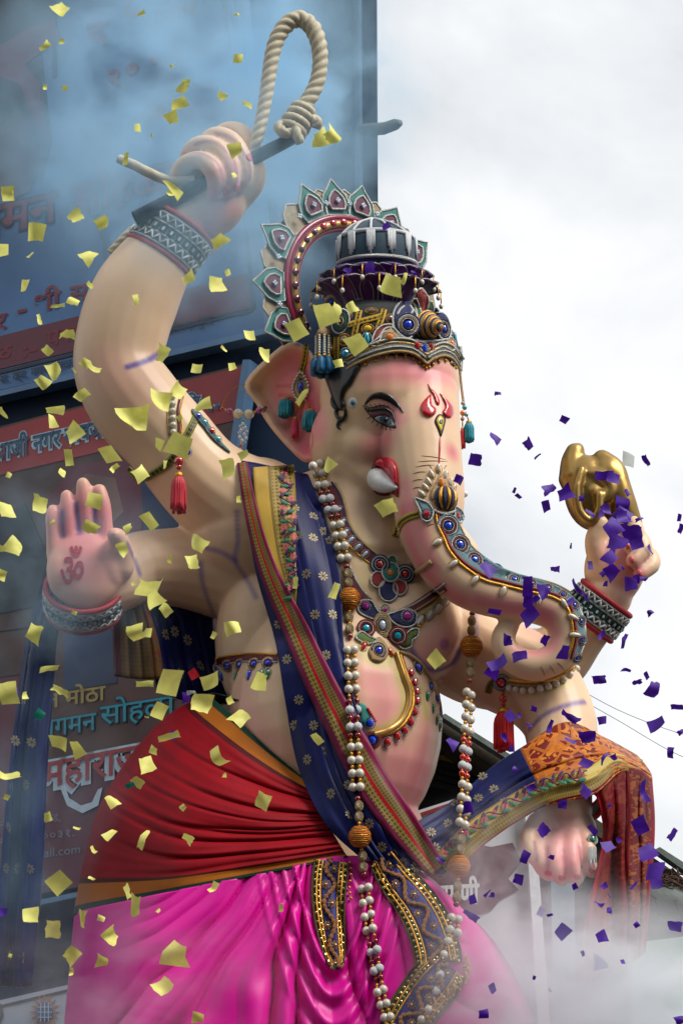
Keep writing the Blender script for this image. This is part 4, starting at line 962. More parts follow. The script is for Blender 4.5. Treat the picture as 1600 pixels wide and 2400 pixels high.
# ================================================================== face and painted signs
def poly_on(name, poly, m, off=2, dome=0, wide=8, sm=None, parent=None, skirt=3, step=None, bv=None): return decal(name, poly, m, parent or statue, bv or BODY, off, dome, wide, skirt, step, sm)
def circ(x, y, rx, ry=None, n=20, rot=0): ry = ry or rx; return [(x + rx * math.cos(a) * math.cos(rot) - ry * math.sin(a) * math.sin(rot), y + rx * math.cos(a) * math.sin(rot) + ry * math.sin(a) * math.cos(rot)) for a in [2 * math.pi * i / n for i in range(n)]]
I_black, I_dark = mat('black_enamel', lin((.05, .05, .07)), .35), mat('brown_enamel', lin((.22, .13, .15)), .4)
I_red, I_white, I_iris, I_yel = mat('red_enamel', lin((.72, .05, .12)), .22, coat=.5), mat('white_enamel', lin((.84, .85, .84)), .3), mat('iris_enamel', lin((.28, .36, .42)), .25), mat('yellow_enamel', lin((.80, .70, .08)), .3)
eye = poly_on('eye', [(853, 957), (868, 963), (886, 962), (904, 961), (917, 971), (925, 987), (927, 1003), (912, 1002), (896, 996), (880, 987), (866, 974)], I_dark, 1.5, sm=36, step=4)
poly_on('eye_white', [(878, 980), (889, 975), (905, 975), (916, 982), (923, 997), (910, 997), (896, 992), (885, 986)], mat('eye_white', lin((.66, .70, .72)), .25), 2.6, sm=28, parent=eye, step=4)
poly_on('iris', [(890, 976), (904, 974), (914, 981), (916, 992), (908, 996), (896, 992), (889, 985)], I_iris, 3.4, 1.2, 6, 24, eye, step=3)
poly_on('pupil', circ(903, 985, 4.5, 5.5), I_black, 4.8, parent=eye, step=3); poly_on('catchlight', circ(906, 981, 2.0, 2.2), I_white, 5.6, parent=eye, step=2)
stroke('eyelid_line', [(852, 956), (866, 962), (885, 959), (904, 959), (918, 969), (926, 988)], 3.4, I_black, eye, BODY, 40, 3.5, 6, True)
poly_on('eyelid', [(864, 966), (886, 961), (905, 961), (918, 971), (924, 986), (914, 978), (903, 972), (888, 972), (874, 976)], mat('lid_mauve', lin((.50, .34, .38)), .4), 2.4, 2, 6, 30, eye, step=4)
stroke('eyelid_crease', [(858, 952), (872, 955), (890, 950), (910, 953), (922, 963)], 1.5, I_dark, eye, BODY, 40, 2, 6, True)
for a, b in [((866, 962), (856, 950)), ((874, 961), (866, 947)), ((882, 960), (877, 945)), ((891, 960), (888, 944)), ((899, 960), (899, 946)), ((907, 961), (909, 949)), ((860, 959), (848, 950)),
             ((868, 975), (859, 982)), ((876, 982), (869, 992)), ((885, 989), (880, 999)), ((894, 994), (892, 1005)), ((903, 998), (903, 1008)), ((911, 1001), (914, 1009))]:
    stroke('eyelash', [a, ((a[0] + b[0]) / 2 + 1.5, (a[1] + b[1]) / 2), b], .9, I_black, eye, BODY, 8, 2.2, 5)
poly_on('eyebrow', [(853, 950), (861, 933), (875, 922), (895, 919), (916, 927), (933, 944), (945, 965), (940, 965), (928, 953), (912, 943), (895, 936), (878, 934), (866, 939)], I_black, 2, 1.5, 6, 44, step=4)
st = inst('temple_stud', shared('disc', I_white), frame(BODY, 826, 944, .4, 2, 0, 0, 12, 12, 4), statue); inst('stud_stone', shared('gem', gemmat('deepteal', (.02, .35, .48))), frame(BODY, 826, 944, .4, 4, 0, 0, 6, 6, 6), statue)
hair = poly_on('hair', [(752, 850), (800, 850), (842, 852), (835, 878), (822, 900), (808, 918), (803, 936), (809, 950), (802, 962), (790, 958), (778, 935), (770, 910), (758, 880)], mat('painted_hair', lin((.05, .06, .09)), .35, 0, .3, 40), 5, 9, 14, 48, step=6)
for q, r in [([(798, 945), (808, 962), (806, 978), (794, 988), (791, 1000), (799, 1008)], 4.6), ([(792, 950), (786, 966), (793, 980), (803, 976)], 4), ([(776, 930), (782, 950), (792, 962)], 6), ([(835, 862), (826, 885), (812, 905), (800, 925)], 4), ([(820, 862), (812, 880), (798, 900)], 4)]: stroke('hair_curl', q, r, MATS['painted_hair'], hair, BODY, 30, 5, 8, True)
mark = poly_on('forehead_mark', [(1009.0, 923.8), (997.4, 932.8), (988.1, 944.1), (984.6, 956.5), (990.4, 970.1), (1006.6, 976.9), (1019.4, 970.1), (1021.7, 957.6), (1012.4, 948.6), (1010.1, 936.2)], I_red, 2, 8, 10, 40, step=4)
poly_on('flame_lobe', [(1029.8, 921.5), (1043.8, 932.8), (1056.5, 946.4), (1062.3, 958.8), (1061.2, 972.3), (1053.0, 980.2), (1040.3, 974.6), (1036.8, 963.3), (1042.6, 953.1), (1038.0, 937.3)], I_red, 2, 8, 10, 40, mark, step=4)
poly_on('flame_lobe', [(1002.0, 898.9), (1009.0, 909.1), (1019.4, 918.1), (1028.7, 935.0), (1029.8, 946.4), (1026.4, 949.7), (1020.6, 943.0), (1014.8, 927.1), (1006.6, 913.6)], I_red, 2, 5, 6, 34, mark, step=3)
poly_on('drop_mark', [(1032.2, 970.1), (1043.8, 980.2), (1041.4, 998.3), (1033.3, 1023.2), (1026.4, 1007.4), (1018.2, 988.2), (1022.9, 974.6)], I_dark, 2, 4, 8, 30, mark, step=3)
poly_on('drop_mark', [(1032.2, 973.5), (1040.9, 982.5), (1038.5, 998.3), (1033.3, 1017.5), (1028.7, 1006.2), (1021.7, 988.2), (1025.2, 976.9)], I_yel, 4, 4, 8, 30, mark, step=3)
poly_on('drop_mark', circ(1033.3, 988, 4.2, 5.5), I_black, 9, parent=mark, step=2)
stroke('forehead_line', [(1031, 1022), (1030, 1050), (1028, 1095)], 2.6, I_red, statue, BODY, 24, 1, 6, True)
for a, b in [((985, 1068), (1046, 1078)), ((978, 1082), (1050, 1082)), ((972, 1095), (1018, 1090)), ((966, 1110), (1000, 1106)), ((964, 1128), (992, 1124)), ((966, 1146), (986, 1142)), ((1012, 1100), (1003, 1088)), ((1040, 1100), (1047, 1090)), ((1000, 1235), (1018, 1228)), ((1286, 1558), (1300, 1580)), ((1266, 1560), (1276, 1586)), ((1305, 1552), (1322, 1572))]:
    stroke('skin_wrinkle', [a, ((a[0] + b[0]) / 2, (a[1] + b[1]) / 2 - 2), b], 1.1, I_dark if a[1] < 1110 and a[0] > 1010 and False else mat('wrinkle_brown', lin((.52, .38, .26)), .5), statue, BODY, 14, .2, 5, True)
poly_on('mouth', [(866, 1120), (870, 1098), (881, 1078), (899, 1071), (915, 1075), (927, 1094), (931, 1129), (931, 1164), (920, 1158), (905, 1162), (885, 1160), (872, 1145)], mat('mouth_maroon', lin((.40, .03, .12)), .3), 2, 3, 8, 50, step=6)
poly_on('lip', [(881, 1078), (899, 1071), (915, 1075), (927, 1094), (931, 1129), (931, 1164), (926, 1155), (921, 1132), (908, 1112), (890, 1096), (878, 1090)], mat('lip_red', lin((.80, .10, .22)), .25, coat=.4), 7, 14, 16, 50, step=5)
h0 = hit(BODY, 884, 1126); z0 = (10 - h0[0].y) * 600
tk = Geo(); tk.chain([(877, 1100, z0 - 30, 12), (883, 1120, z0 - 8, 25), (893, 1130, z0 + 18, 25), (909, 1137, z0 + 46, 18), (927, 1143, z0 + 74, 5)], 22, 18); tk.obj('tusk', I_white, statue)
tk = Geo(); tk.chain([(1050, 1150, 60, 22), (1068, 1156, 70, 20), (1080, 1158, 76, 17), (1088, 1158, 80, 8)], 14, 14); tk.obj('tusk', I_white, statue)
# sacred syllable on the palm
V, Fc = text_geo('ॐ', .015)
xs = [v[0] for v in V]; ys = [v[1] for v in V]
A = []
for vx, vy in V:
    a, b_ = (vx - min(xs)) / (max(xs) - min(xs)), (vy - min(ys)) / (max(ys) - min(ys))
    px, py = 142 + a * 56 + (b_ - .5) * 4, 1370 - b_ * 92; h = hit(BODY, px, py); A.append(h[0] - ray(px, py).normalized() * .004)
mesh_obj('palm_symbol', A, [f if (A[f[1]] - A[f[0]]).cross(A[f[2]] - A[f[0]]).dot(CAMPOS - A[f[0]]) > 0 else f[::-1] for f in Fc], mat('symbol_red', lin((.66, .10, .20)), .5), statue, False)
M_nail = mat('nail_red', lin((.80, .36, .36)), .35)
for x, y, rx, ry, rot in [(503, 456, 9, 12, .2), (532, 449, 9, 12, .2), (556, 441, 8, 11, .2), (588, 368, 11, 10, .5), (1479, 1312, 7, 9, -.3), (1497, 1343, 7, 9, -.3), (1470, 1280, 6, 8, -.3), (1284, 2046, 9, 8, 0), (1316, 2057, 9, 8, 0), (1352, 2055, 9, 8, 0), (1386, 2040, 8, 8, 0)]: poly_on('fingernail', circ(x, y, rx, ry, 14, rot), M_nail, 1, 1.5, 6, step=4)

# ================================================================== moulded jewellery on the statue
def part(name, label=None):
    o = bpy.data.objects.new(name, None); o.empty_display_size = .05; link(o, statue, Matrix.Identity(4))
    if label: o['label'] = label
    return o
# trunk ornament
to = part('trunk_ornament', 'beaded gold and blue ornament running down the trunk')
stroke('gold_cord', [(1020, 1195), (1025, 1230), (1040, 1262), (1052, 1290), (1075, 1318), (1100, 1338), (1135, 1360), (1180, 1372), (1230, 1385), (1290, 1398), (1325, 1420), (1338, 1455), (1342, 1500), (1330, 1540)], 3.4, M_gold, to, BODY, 150, 2)
stroke('beaded_cord', [(1026, 1192), (1030, 1226), (1045, 1258), (1057, 1284), (1080, 1311), (1104, 1330), (1140, 1351), (1182, 1363), (1232, 1376), (1292, 1390), (1332, 1414), (1346, 1455), (1350, 1500), (1338, 1545)], 3.2, M_red, to, BODY, 150, 3)
stroke('gold_cord', [(1072, 1205), (1076, 1230), (1092, 1262), (1108, 1284), (1140, 1312), (1180, 1334), (1220, 1350), (1260, 1358), (1310, 1374), (1350, 1402), (1366, 1440)], 2.8, M_beige, to, BODY, 110, 2)
base = ribbon('beaded_field', [(1045, 1205), (1052, 1235), (1076, 1276), (1111, 1310), (1160, 1340), (1205, 1357), (1255, 1370), (1310, 1390), (1345, 1420), (1360, 1460), (1360, 1505), (1345, 1548)], [44, 46, 44, 40, 34, 30, 28, 26, 24, 22, 22, 20], M_greyblue, to, BODY, 2.5, 3, 110, 6)
for x, y, r in [(1050, 1232, 26), (1078, 1276, 25), (1112, 1311, 23), (1160, 1340, 19), (1205, 1357, 17), (1245, 1367, 14), (1283, 1378, 14), (1318, 1393, 13), (1346, 1418, 13), (1361, 1455, 13), (1363, 1500, 13), (1352, 1542, 13)]:
    rosette(to, BODY, x, y, r, [M_greyblue, M_silver, M_red, M_silver], G_blue, .36, lift=4)
for x, y, r in [(1028, 1099, 0), (1012, 1112, .4), (1005, 1129, .5), (998, 1142, .7), (989, 1157, .8), (1043, 1115, -.4), (1054, 1131, -.5), (1061, 1144, -.7)]:
    gem(to, BODY, x, y, 6.5, M_pearl, M_gold, 9, r, 4, 'drop', rs=1.2, ringk='thinring')
for x, y, r in [(1025, 1270, 2.1), (1063, 1320, 2.3), (1113, 1358, 2.5), (1179, 1384, 2.8), (1262, 1404, 3), (1320, 1412, -2.6), (1340, 1445, -2), (1344, 1488, -1.6)]:
    gem(to, BODY, x, y, 8, M_pearl, M_gold, 11, r, 4, 'drop', rs=1.2, ringk='thinring')
poly_on('crest_plate', [(1033, 1108), (1050, 1130), (1062, 1150), (1066, 1172), (1012, 1172), (1010, 1150), (1022, 1128)], M_beige, 3, 3, 8, 30, to)
gem(to, BODY, 1033, 1130, 7, G_orange, M_silver, 11, 0, 8)
h = hit(BODY, 1041, 1172); zz = (10 - h[0].y) * 600; q = Geo()
def gadroon(name, x, y, z, r, ry, m, m2, parent, n=16):
    """ribbed bulb: alternate gold and dark lobes"""
    c = P(x, y, z); k = S(x, y, z)
    for i in range(n):
        a = math.pi * 2 * i / n; pts = []
        for j in range(9):
            t = math.pi * j / 8; pts.append(c + Vector((math.cos(a) * math.sin(t) * r * k, math.sin(a) * math.sin(t) * r * k, math.cos(t) * ry * k)))
        V, Fc = tube_geo(pts, [r * k * (.04 + .16 * math.sin(math.pi * j / 8)) for j in range(9)], 6); mesh_obj(name, V, Fc, m if i % 2 else m2, parent)
gadroon('bulb_rib', 1041, 1170, zz - 4, 27, 30, M_gold, M_navy, to)
inst('bulb_core', shared('ball', M_beige), Matrix.Translation(P(1041, 1170, zz - 4)) @ Matrix.Diagonal((.046, .046, .052, 1)), to)
stroke('bulb_collar', [(1016, 1196), (1040, 1204), (1066, 1198)], 3.4, M_silver, to, BODY, 16, 6)
for poly, gx, gy in [([(970, 1165), (988, 1172), (1004, 1180), (1014, 1196), (1012, 1214), (1000, 1222), (988, 1214), (984, 1196)], 999, 1205), ([(1066, 1186), (1080, 1196), (1086, 1212), (1078, 1224), (1066, 1218)], 1073, 1209)]:
    poly_on('leaf_plate', poly, M_greyblue, 4, 3, 7, 30, to); stroke('beaded_edge', poly + [poly[0]], 2.4, M_silver, to, BODY, 40, 6); gem(to, BODY, gx, gy, 8 if gx < 1010 else 6, G_red, M_navy, 9, 0, 8)
tb = ribbon('trunk_band', [(980, 1204), (955, 1212), (935, 1228), (926, 1255)], 16, cloth_mat('black_gold_band', [(0, lin((.72, .62, .2))), (.25, lin((.08, .08, .05))), (.75, lin((.72, .62, .2)))], 'v', .1, .35, 0, pattern=[('check', lin((.6, .5, .15)), .9, .25, .75, 14, 3)]), statue, BODY, 4, 5, 24, 4)
# collar necklace
cn = part('collar_necklace', 'maroon and gold moulded collar with enamelled flower pendant')
CP_ = [(772, 1140), (788, 1165), (799, 1200), (808, 1237), (829, 1269), (856, 1295), (878, 1312)]
ribbon('collar_strip', CP_, [14, 18, 22, 26, 30, 30, 24], M_maroon, cn, BODY, 3, 4, 60, 5)
stroke('gold_cord', [(x + 12, y - 8) for x, y in CP_], 3.2, M_beige, cn, BODY, 50); stroke('gold_cord', [(x - 11, y + 9) for x, y in CP_], 2.6, M_gold, cn, BODY, 50); stroke('dark_cord', [(x + 5, y - 10) for x, y in CP_], 2.6, M_navy, cn, BODY, 50)
for x, y in [(794, 1195), (803, 1222), (810, 1246), (823, 1264), (839, 1281), (856, 1298)]: gem(cn, BODY, x, y, 6, G_clear, M_silver, 8, 2.4, 5, 'drop')
for x, y, r, m in [(885, 1358, 16, M_red), (937, 1376, 16, M_red), (910, 1384, 22, M_navy), (919, 1316, 12, M_green)]: poly_on('enamel_petal', circ(x, y, r, r * 1.15), m, 3, 3, 8, None, cn); stroke('silver_edge', circ(x, y, r, r * 1.15, 14), 2.2, M_silver, cn, BODY, 30, 5, closed=True)
for x, y in [(890, 1322), (949, 1345)]: rosette(cn, BODY, x, y, 22, [M_navy, M_silver, M_navy, M_silver], G_red, .38, lift=6)
poly_on('enamel_heart', circ(915, 1341, 20, 22), M_teal, 6, 3, 8, None, cn); stroke('silver_edge', circ(915, 1341, 20, 22, 14), 2.4, M_silver, cn, BODY, 30, 8, closed=True); gem(cn, BODY, 914, 1342, 6, G_orange, M_gold, 7, 0, 10)
stroke('gold_cord', [(968, 1345), (990, 1332), (1010, 1316)], 6, M_beige, cn, BODY, 14)
# breast ornament
bo2 = part('breast_ornament', 'navy, red and green enamelled breast ornament on a maroon band')
for pth in ([(812, 1335), (826, 1365), (842, 1392), (862, 1412)], [(935, 1440), (970, 1424), (1005, 1402), (1040, 1376)]):
    ribbon('neck_band', pth, [22, 24, 26, 22], M_maroon, bo2, BODY, 3, 4, 24, 4)
    for dx, dy in ((-7, 8), (7, -9)): stroke('gold_cord', [(x + (dx if pth[0][0] < 900 else 2), y + dy) for x, y in pth], 3, M_beige if dx < 0 else M_silver, bo2, BODY, 24)
for x, y, r in [(1006, 1441, .7), (1026, 1425, .7), (1041, 1409, .7), (985, 1452, .6)]: gem(bo2, BODY, x, y, 9, M_silver, M_beige, 13, math.pi - r, 5, 'drop', ringk='thinring')
def enamel(poly, m, h=4, sm=30): poly_on('enamel_field', poly, m, h, 4, 8, sm, bo2); stroke('silver_edge', poly, 2.3, M_silver, bo2, BODY, len(poly) * 5, h + 2, closed=True)
enamel([(848, 1480), (866, 1492), (884, 1500), (868, 1508), (848, 1504), (834, 1492)], M_olive); enamel([(930, 1505), (946, 1492), (962, 1476), (980, 1474), (978, 1492), (966, 1500), (962, 1516), (944, 1520)], M_olive)
enamel([(840, 1432), (842, 1412), (856, 1406), (872, 1410), (884, 1430), (894, 1440), (886, 1452), (862, 1446)], M_navy); enamel([(908, 1440), (922, 1436), (938, 1430), (958, 1428), (976, 1440), (972, 1462), (952, 1470), (926, 1462)], M_navy)
enamel([(890, 1425), (902, 1416), (914, 1424), (912, 1440), (894, 1440)], M_beige)
for x, y in [(858, 1472), (932, 1490)]: rosette(bo2, BODY, x, y, 21, [M_red, M_silver, M_red], G_teal, .42, lift=7)
for x, y, r in [(856, 1421, 9), (954, 1443, 10), (902, 1429, 5.5)]: gem(bo2, BODY, x, y, r, G_purple, M_silver, None, 0, 9)
rosette(bo2, BODY, 896, 1465, 30, [M_beige, M_silver, M_gold, M_silver], G_clear, .40, .68, lift=9)
poly_on('drop_plate', [(887, 1492), (904, 1508), (911, 1526), (904, 1544), (887, 1552), (870, 1544), (864, 1526), (872, 1508)], M_beige, 5, 4, 10, 36, bo2); rosette(bo2, BODY, 887, 1524, 18, [M_navy, M_silver, M_beige], G_blue, .5, .9, lift=10)
for x, y, r in [(853, 1514, 2.6), (914, 1527, -2.6)]: gem(bo2, BODY, x, y, 7, G_red, M_gold, 9, r, 5, 'drop')
for i in range(6): inst('gold_spacer', shared('smallball', M_gold), frame(BODY, 978 + i * 3.2, 1474 - i * 7, .5, 3, 0, 0, 7, 4, 4), bo2)
# belly ornament
be = part('belly_ornament', 'curved gold belly ornament edged with red stones')
BC = [(928, 1530), (934, 1550), (946, 1585), (958, 1620), (956, 1655), (938, 1690), (908, 1712), (874, 1722)]
stroke('gold_curve', BC, 8, M_goldpaint, be, BODY, 70, 3); stroke('gold_curve', [(x + 9, y + 4) for x, y in BC], 4.5, M_gold, be, BODY, 70, 3); stroke('maroon_cord', [(x + 13, y + 7) for x, y in BC], 3.2, M_maroon, be, BODY, 70, 2)
for x, y in [(963, 1577), (972, 1599), (977, 1621), (978, 1642), (972, 1668), (963, 1692), (949, 1712), (931, 1726), (908, 1740)]: gem(be, BODY, x, y, 8.5, G_red, M_silver, 9.5, 0, 5)
rosette(be, BODY, 872, 1735, 20, [M_red, M_red, M_navy], G_blue, .5, lift=5); gem(be, BODY, 867, 1695, 9, G_blue, M_teal, 10, 0, 8)
poly_on('teal_leaf', [(840, 1648), (858, 1655), (868, 1672), (864, 1690), (848, 1698), (842, 1676)], M_teal, 4, 3, 8, 24, be)
for k in range(6): gem(be, BODY, 862 + k * 3.4, 1662 + k * 5.5, 4, G_red, None, None, 0, 8)
stroke('side_cord', [(938, 1528), (962, 1536), (990, 1560), (1012, 1600), (1028, 1640), (1034, 1680)], 4, M_beige, be, BODY, 40, 3)
for x, y, r in [(980, 1563, 18), (1010, 1608, 14), (1024, 1637, 12), (1031, 1668, 10)]: rosette(be, BODY, x, y, r, [M_beige, M_silver, M_navy], G_blue, .5, .75, .3, lift=4, face=.25)
for x, y in [(1002, 1630), (1015, 1659), (1024, 1686), (1030, 1702)]: gem(be, BODY, x, y, 7, G_green, M_silver, 10, 2.8, 5, 'drop')
# waist band by the arm
wb = part('waist_band', 'maroon waist band with blue and green stones')
ribbon('band_strip', [(505, 1552), (550, 1543), (600, 1540), (650, 1542)], 16, M_maroon, wb, BODY, 3, 4, 30, 4); stroke('gold_cord', [(505, 1544), (550, 1535), (600, 1532), (650, 1534)], 3, M_gold, wb, BODY, 24); stroke('gold_cord', [(505, 1562), (550, 1553), (600, 1550), (650, 1552)], 2.4, M_silver, wb, BODY, 24)
for x, y in [(511, 1566), (533, 1561), (562, 1558), (595, 1556), (628, 1554)]: rosette(wb, BODY, x, y, 14, [M_beige, M_silver, M_red], G_blue, .5, 1.1, lift=4)
for x, y, m in [(519, 1583, G_blue), (553, 1582, G_green), (583, 1580, G_blue), (612, 1579, G_green), (627, 1578, G_green)]: gem(wb, BODY, x, y, 7, m, M_silver, 10, math.pi, 5, 'drop')

# ================================================================== worn jewellery: cuffs, armlets
def axis_frame(c, ax):
    ax = ax.normalized(); a = RIGHT if abs(ax.x) < .8 else UPV
    e1 = (a - ax * a.dot(ax)).normalized(); return e1, ax.cross(e1), ax
def ringband(name, c, ax, r, w, m, parent, th=.012, seg=48, ry=1.0):
    e1, e2, e3 = axis_frame(c, ax); V, Fc = [], []
    prof = [(-w / 2, 0), (-w / 2, th), (w / 2, th), (w / 2, 0)]
    for k in range(seg):
        a = 2 * math.pi * k / seg
        for z, t in prof: V.append(c + (e1 * math.cos(a) + e2 * math.sin(a) * ry) * (r + t) + e3 * z)
    for k in range(seg):
        for j in range(4):
            k2 = (k + 1) % seg; Fc.append((k * 4 + j, k * 4 + (j + 1) % 4, k2 * 4 + (j + 1) % 4, k2 * 4 + j))
    return mesh_obj(name, V, Fc, m, parent, False)
def cuff(label, c, ax, r, w, n=26):
    t = thing('bracelet', c, label, 'bracelet', 'bracelets on the wrists')
    e1, e2, e3 = axis_frame(c, ax)
    ringband('band', c, ax, r, w, M_greyblue, t)
    for z in (-w / 2, w / 2):
        V, Fc = tube_geo([c + (e1 * math.cos(a) + e2 * math.sin(a)) * (r + .008) + e3 * z for a in [2 * math.pi * k / 40 for k in range(40)]], .012, 8, True); mesh_obj('red_edge', V, Fc, mat('red_cord', lin((.62, .06, .14)), .6), t)
    for z in (-w * .38, -w * .14, w * .14, w * .38):
        V, Fc = tube_geo([c + (e1 * math.cos(a) + e2 * math.sin(a)) * (r + .014) + e3 * z for a in [2 * math.pi * k / 40 for k in range(40)]], .005, 6, True); mesh_obj('silver_cord', V, Fc, M_silver, t)
    tile = mat('tile_dark', lin((.03, .20, .18)), .3)
    for k in range(n):
        a = 2 * math.pi * k / n; d = e1 * math.cos(a) + e2 * math.sin(a); tn = e3.cross(d); q = math.pi * r / n * .72
        g_ = Geo(); g_.box(c + d * (r + .014), tn * q, e3 * w * .115, d * .006); g_.obj('square_tile', tile, t, False)
        g_ = Geo(); g_.box(c + d * (r + .021), tn * q * .42, e3 * w * .05, d * .003); g_.obj('tile_centre', M_silver, t, False)
        for z, sg in ((w * .26, 1), (-w * .26, -1)):
            p0 = c + d * (r + .016) + e3 * (z - sg * w * .09); p1 = c + (d * math.cos(.5 * math.pi / n * 2) + tn * math.sin(.5 * math.pi / n * 2)) * (r + .016) + e3 * (z + sg * w * .09); p2 = c + (d * math.cos(math.pi / n * 2) + tn * math.sin(math.pi / n * 2)) * (r + .016) + e3 * (z - sg * w * .09)
            V, Fc = tube_geo([p0, p1, p2], .006, 5); mesh_obj('zigzag', V, Fc, M_silver if k % 2 else M_white, t)
    return t
cuff('beaded bracelet on the raised wrist holding the rod', P(399, 566, 47), P(436, 512, 56) - P(360, 622, 38), 80 * S(400, 566), 92 * S(400, 566))
cuff('beaded bracelet under the open palm', P(196, 1400, 66), P(194, 1325, 185) - P(194, 1400, 100), 82 * S(190, 1390), 62 * S(190, 1390))
cuff('beaded bracelet on the wrist below the golden conch', P(1398, 1432, -29), P(1430, 1388, -15) - P(1360, 1480, -50), 64 * S(1400, 1430), 74 * S(1400, 1430))
cuff('beaded bracelet peeping out under the orange drape', P(1330, 1872, 175), P(1322, 1905, 200) - P(1320, 1840, 165), 72 * S(1330, 1880), 34 * S(1330, 1880))
def tassel(t, top, ln, w, m, mcap, name='tassel'):
    """bunch of threads hanging straight down from a point (metres)"""
    k0 = top - Vector((0, 0, ln * .12))
    for i in range(16):
        a = 2 * math.pi * i / 16; r0, r1 = w * .22, w * .5 * random.uniform(.7, 1.05)
        e = Vector((math.cos(a), math.sin(a), 0)); l2 = ln * random.uniform(.92, 1.04)
        pts = [k0 + e * r0 * .6, k0 + e * w * .42 - Vector((0, 0, ln * .22)), k0 + e * r1 * .96 - Vector((0, 0, ln * .55)), k0 + e * r1 - Vector((0, 0, l2))]
        V, Fc = tube_geo([Vector(q) for q in catmull([tuple(p) for p in pts], 8)], w * .12, 5); mesh_obj('thread', V, Fc, m, t)
    V, Fc = tube_geo([k0 - Vector((0, 0, ln * .5)) + Vector((0, 0, ln * .45 * (1 - 2 * j / 6))) for j in range(7)], [w * .18, w * .34, w * .38, w * .42, w * .42, w * .42, w * .42], 10); mesh_obj('tassel_core', V, Fc, m, t)
    V, Fc = tube_geo([top, top - Vector((0, 0, ln * .06)), top - Vector((0, 0, ln * .13)), top - Vector((0, 0, ln * .18))], [w * .12, w * .3, w * .34, w * .28], 10); mesh_obj('tassel_cap', V, Fc, mcap, t)
T_red, T_teal, T_blue, T_pink = mat('red_silk_thread', lin((.72, .05, .16)), .5, 0, .25, 200, sheen=.2), mat('teal_silk_thread', lin((.06, .52, .60)), .5, 0, .25, 200), mat('blue_silk_thread', lin((.02, .36, .52)), .5, 0, .3, 200), mat('pink_silk_thread', lin((.80, .20, .36)), .5, 0, .25, 200)
# raised arm
al = thing('armlet', P(400, 1050, 100), 'green and gold armlet with pearls and red tassel on the raised arm', 'armlet', 'armlets on the upper arms')
M_bg = cloth_mat('green_gold_band', [(0, lin((.5, .48, .22))), (.22, lin((.10, .16, .10))), (.78, lin((.5, .48, .22)))], 'v', .15, .4, 0, pattern=[('check', lin((.5, .45, .18)), .9, .22, .78, 26, 4)])
ribbon('strap', [(300, 1098), (330, 1122), (370, 1104), (402, 1077), (428, 1038), (451, 997), (462, 970)], [14, 17, 18, 18, 18, 18, 16], M_bg, al, BODY, 4, 5, 70, 4)
for k in range(6): inst('pearl', shared('ball', M_pearl), frame(BODY, 404 + .6 * k, 930 + 16.5 * k, 1, 4, 0, 0, 8, 8, 8), al)
stroke('maroon_cord', [(424, 925), (417, 960), (420, 1000), (418, 1030)], 3, M_maroon, al, BODY, 24); stroke('gold_cord', [(430, 930), (423, 962), (427, 1000), (424, 1028)], 2, M_gold, al, BODY, 24); stroke('gold_cord', [(396, 925), (393, 965), (396, 1020)], 2, M_beige, al, BODY, 24)
wing = [(450, 958), (470, 968), (495, 1000), (515, 1030), (540, 1058), (528, 1052), (500, 1028), (478, 1000), (460, 978)]
poly_on('wing_plate', wing, M_greyblue, 8, 5, 8, 40, al); 
for x, y, m in [(465, 975, G_blue), (480, 990, G_teal), (497, 1010, G_red), (512, 1030, G_teal), (442, 1060, G_blue)]: gem(al, BODY, x, y, 6, m, M_beige, 7, 0, 12, face=.6)
h = hit(BODY, 420, 1072); top = h[0] - ray(420, 1072).normalized() * .04
for k, r in ((0, .012), (1, .02), (2, .012)): inst('red_bead', shared('ball', G_red), Matrix.Translation(top + Vector((0, 0, .01 - .026 * k))) @ Matrix.Diagonal((r, r, r, 1)), al)
tassel(al, top - Vector((0, 0, .06)), .15, .055, T_red, M_gold)
# lower arm
a2 = thing('armlet', P(1250, 1600, 150), 'gold armlet with a row of pearls and red tassel above the draped elbow', 'armlet', 'armlets on the upper arms')
AL = [(1143, 1612), (1160, 1596), (1190, 1600), (1230, 1605), (1275, 1602), (1315, 1588), (1345, 1566)]
stroke('gold_cord', [(x, y - 6) for x, y in AL[2:]], 4, M_gold, a2, BODY, 40, 4); stroke('gold_cord', [(x, y + 2) for x, y in AL[2:]], 3.4, M_beige, a2, BODY, 40, 4); ribbon('strap', [(1142, 1625), (1148, 1605), (1168, 1588)], 16, M_bg, a2, BODY, 4, 4, 16, 4)
for k, q in enumerate(catmull([(1192, 1612), (1230, 1619), (1275, 1612), (1315, 1595), (1350, 1567)], 10)): inst('pearl', shared('ball', M_pearl), frame(BODY, q[0], q[1], 1, 5, 0, 120, 9, 9, 9), a2)
rosette(a2, BODY, 1174, 1600, 19, [M_navy, M_silver, M_navy, M_silver], G_red, .55, lift=8)
h = hit(BODY, 1178, 1625); top = (h[0] if h else P(1178, 1625, 130)) - ray(1178, 1625).normalized() * .03
for k, r in ((0, .009), (1, .017), (2, .01)): inst('red_bead', shared('ball', mat('red_glass_bead', lin((.72, .12, .06)), .15, coat=.8)), Matrix.Translation(top - Vector((0, 0, .022 * k))) @ Matrix.Diagonal((r, r, r, 1)), a2)
tassel(a2, top - Vector((0, 0, .055)), .155, .07, mat('scarlet_silk_thread', lin((.80, .03, .05)), .5, 0, .2, 200), M_gold)
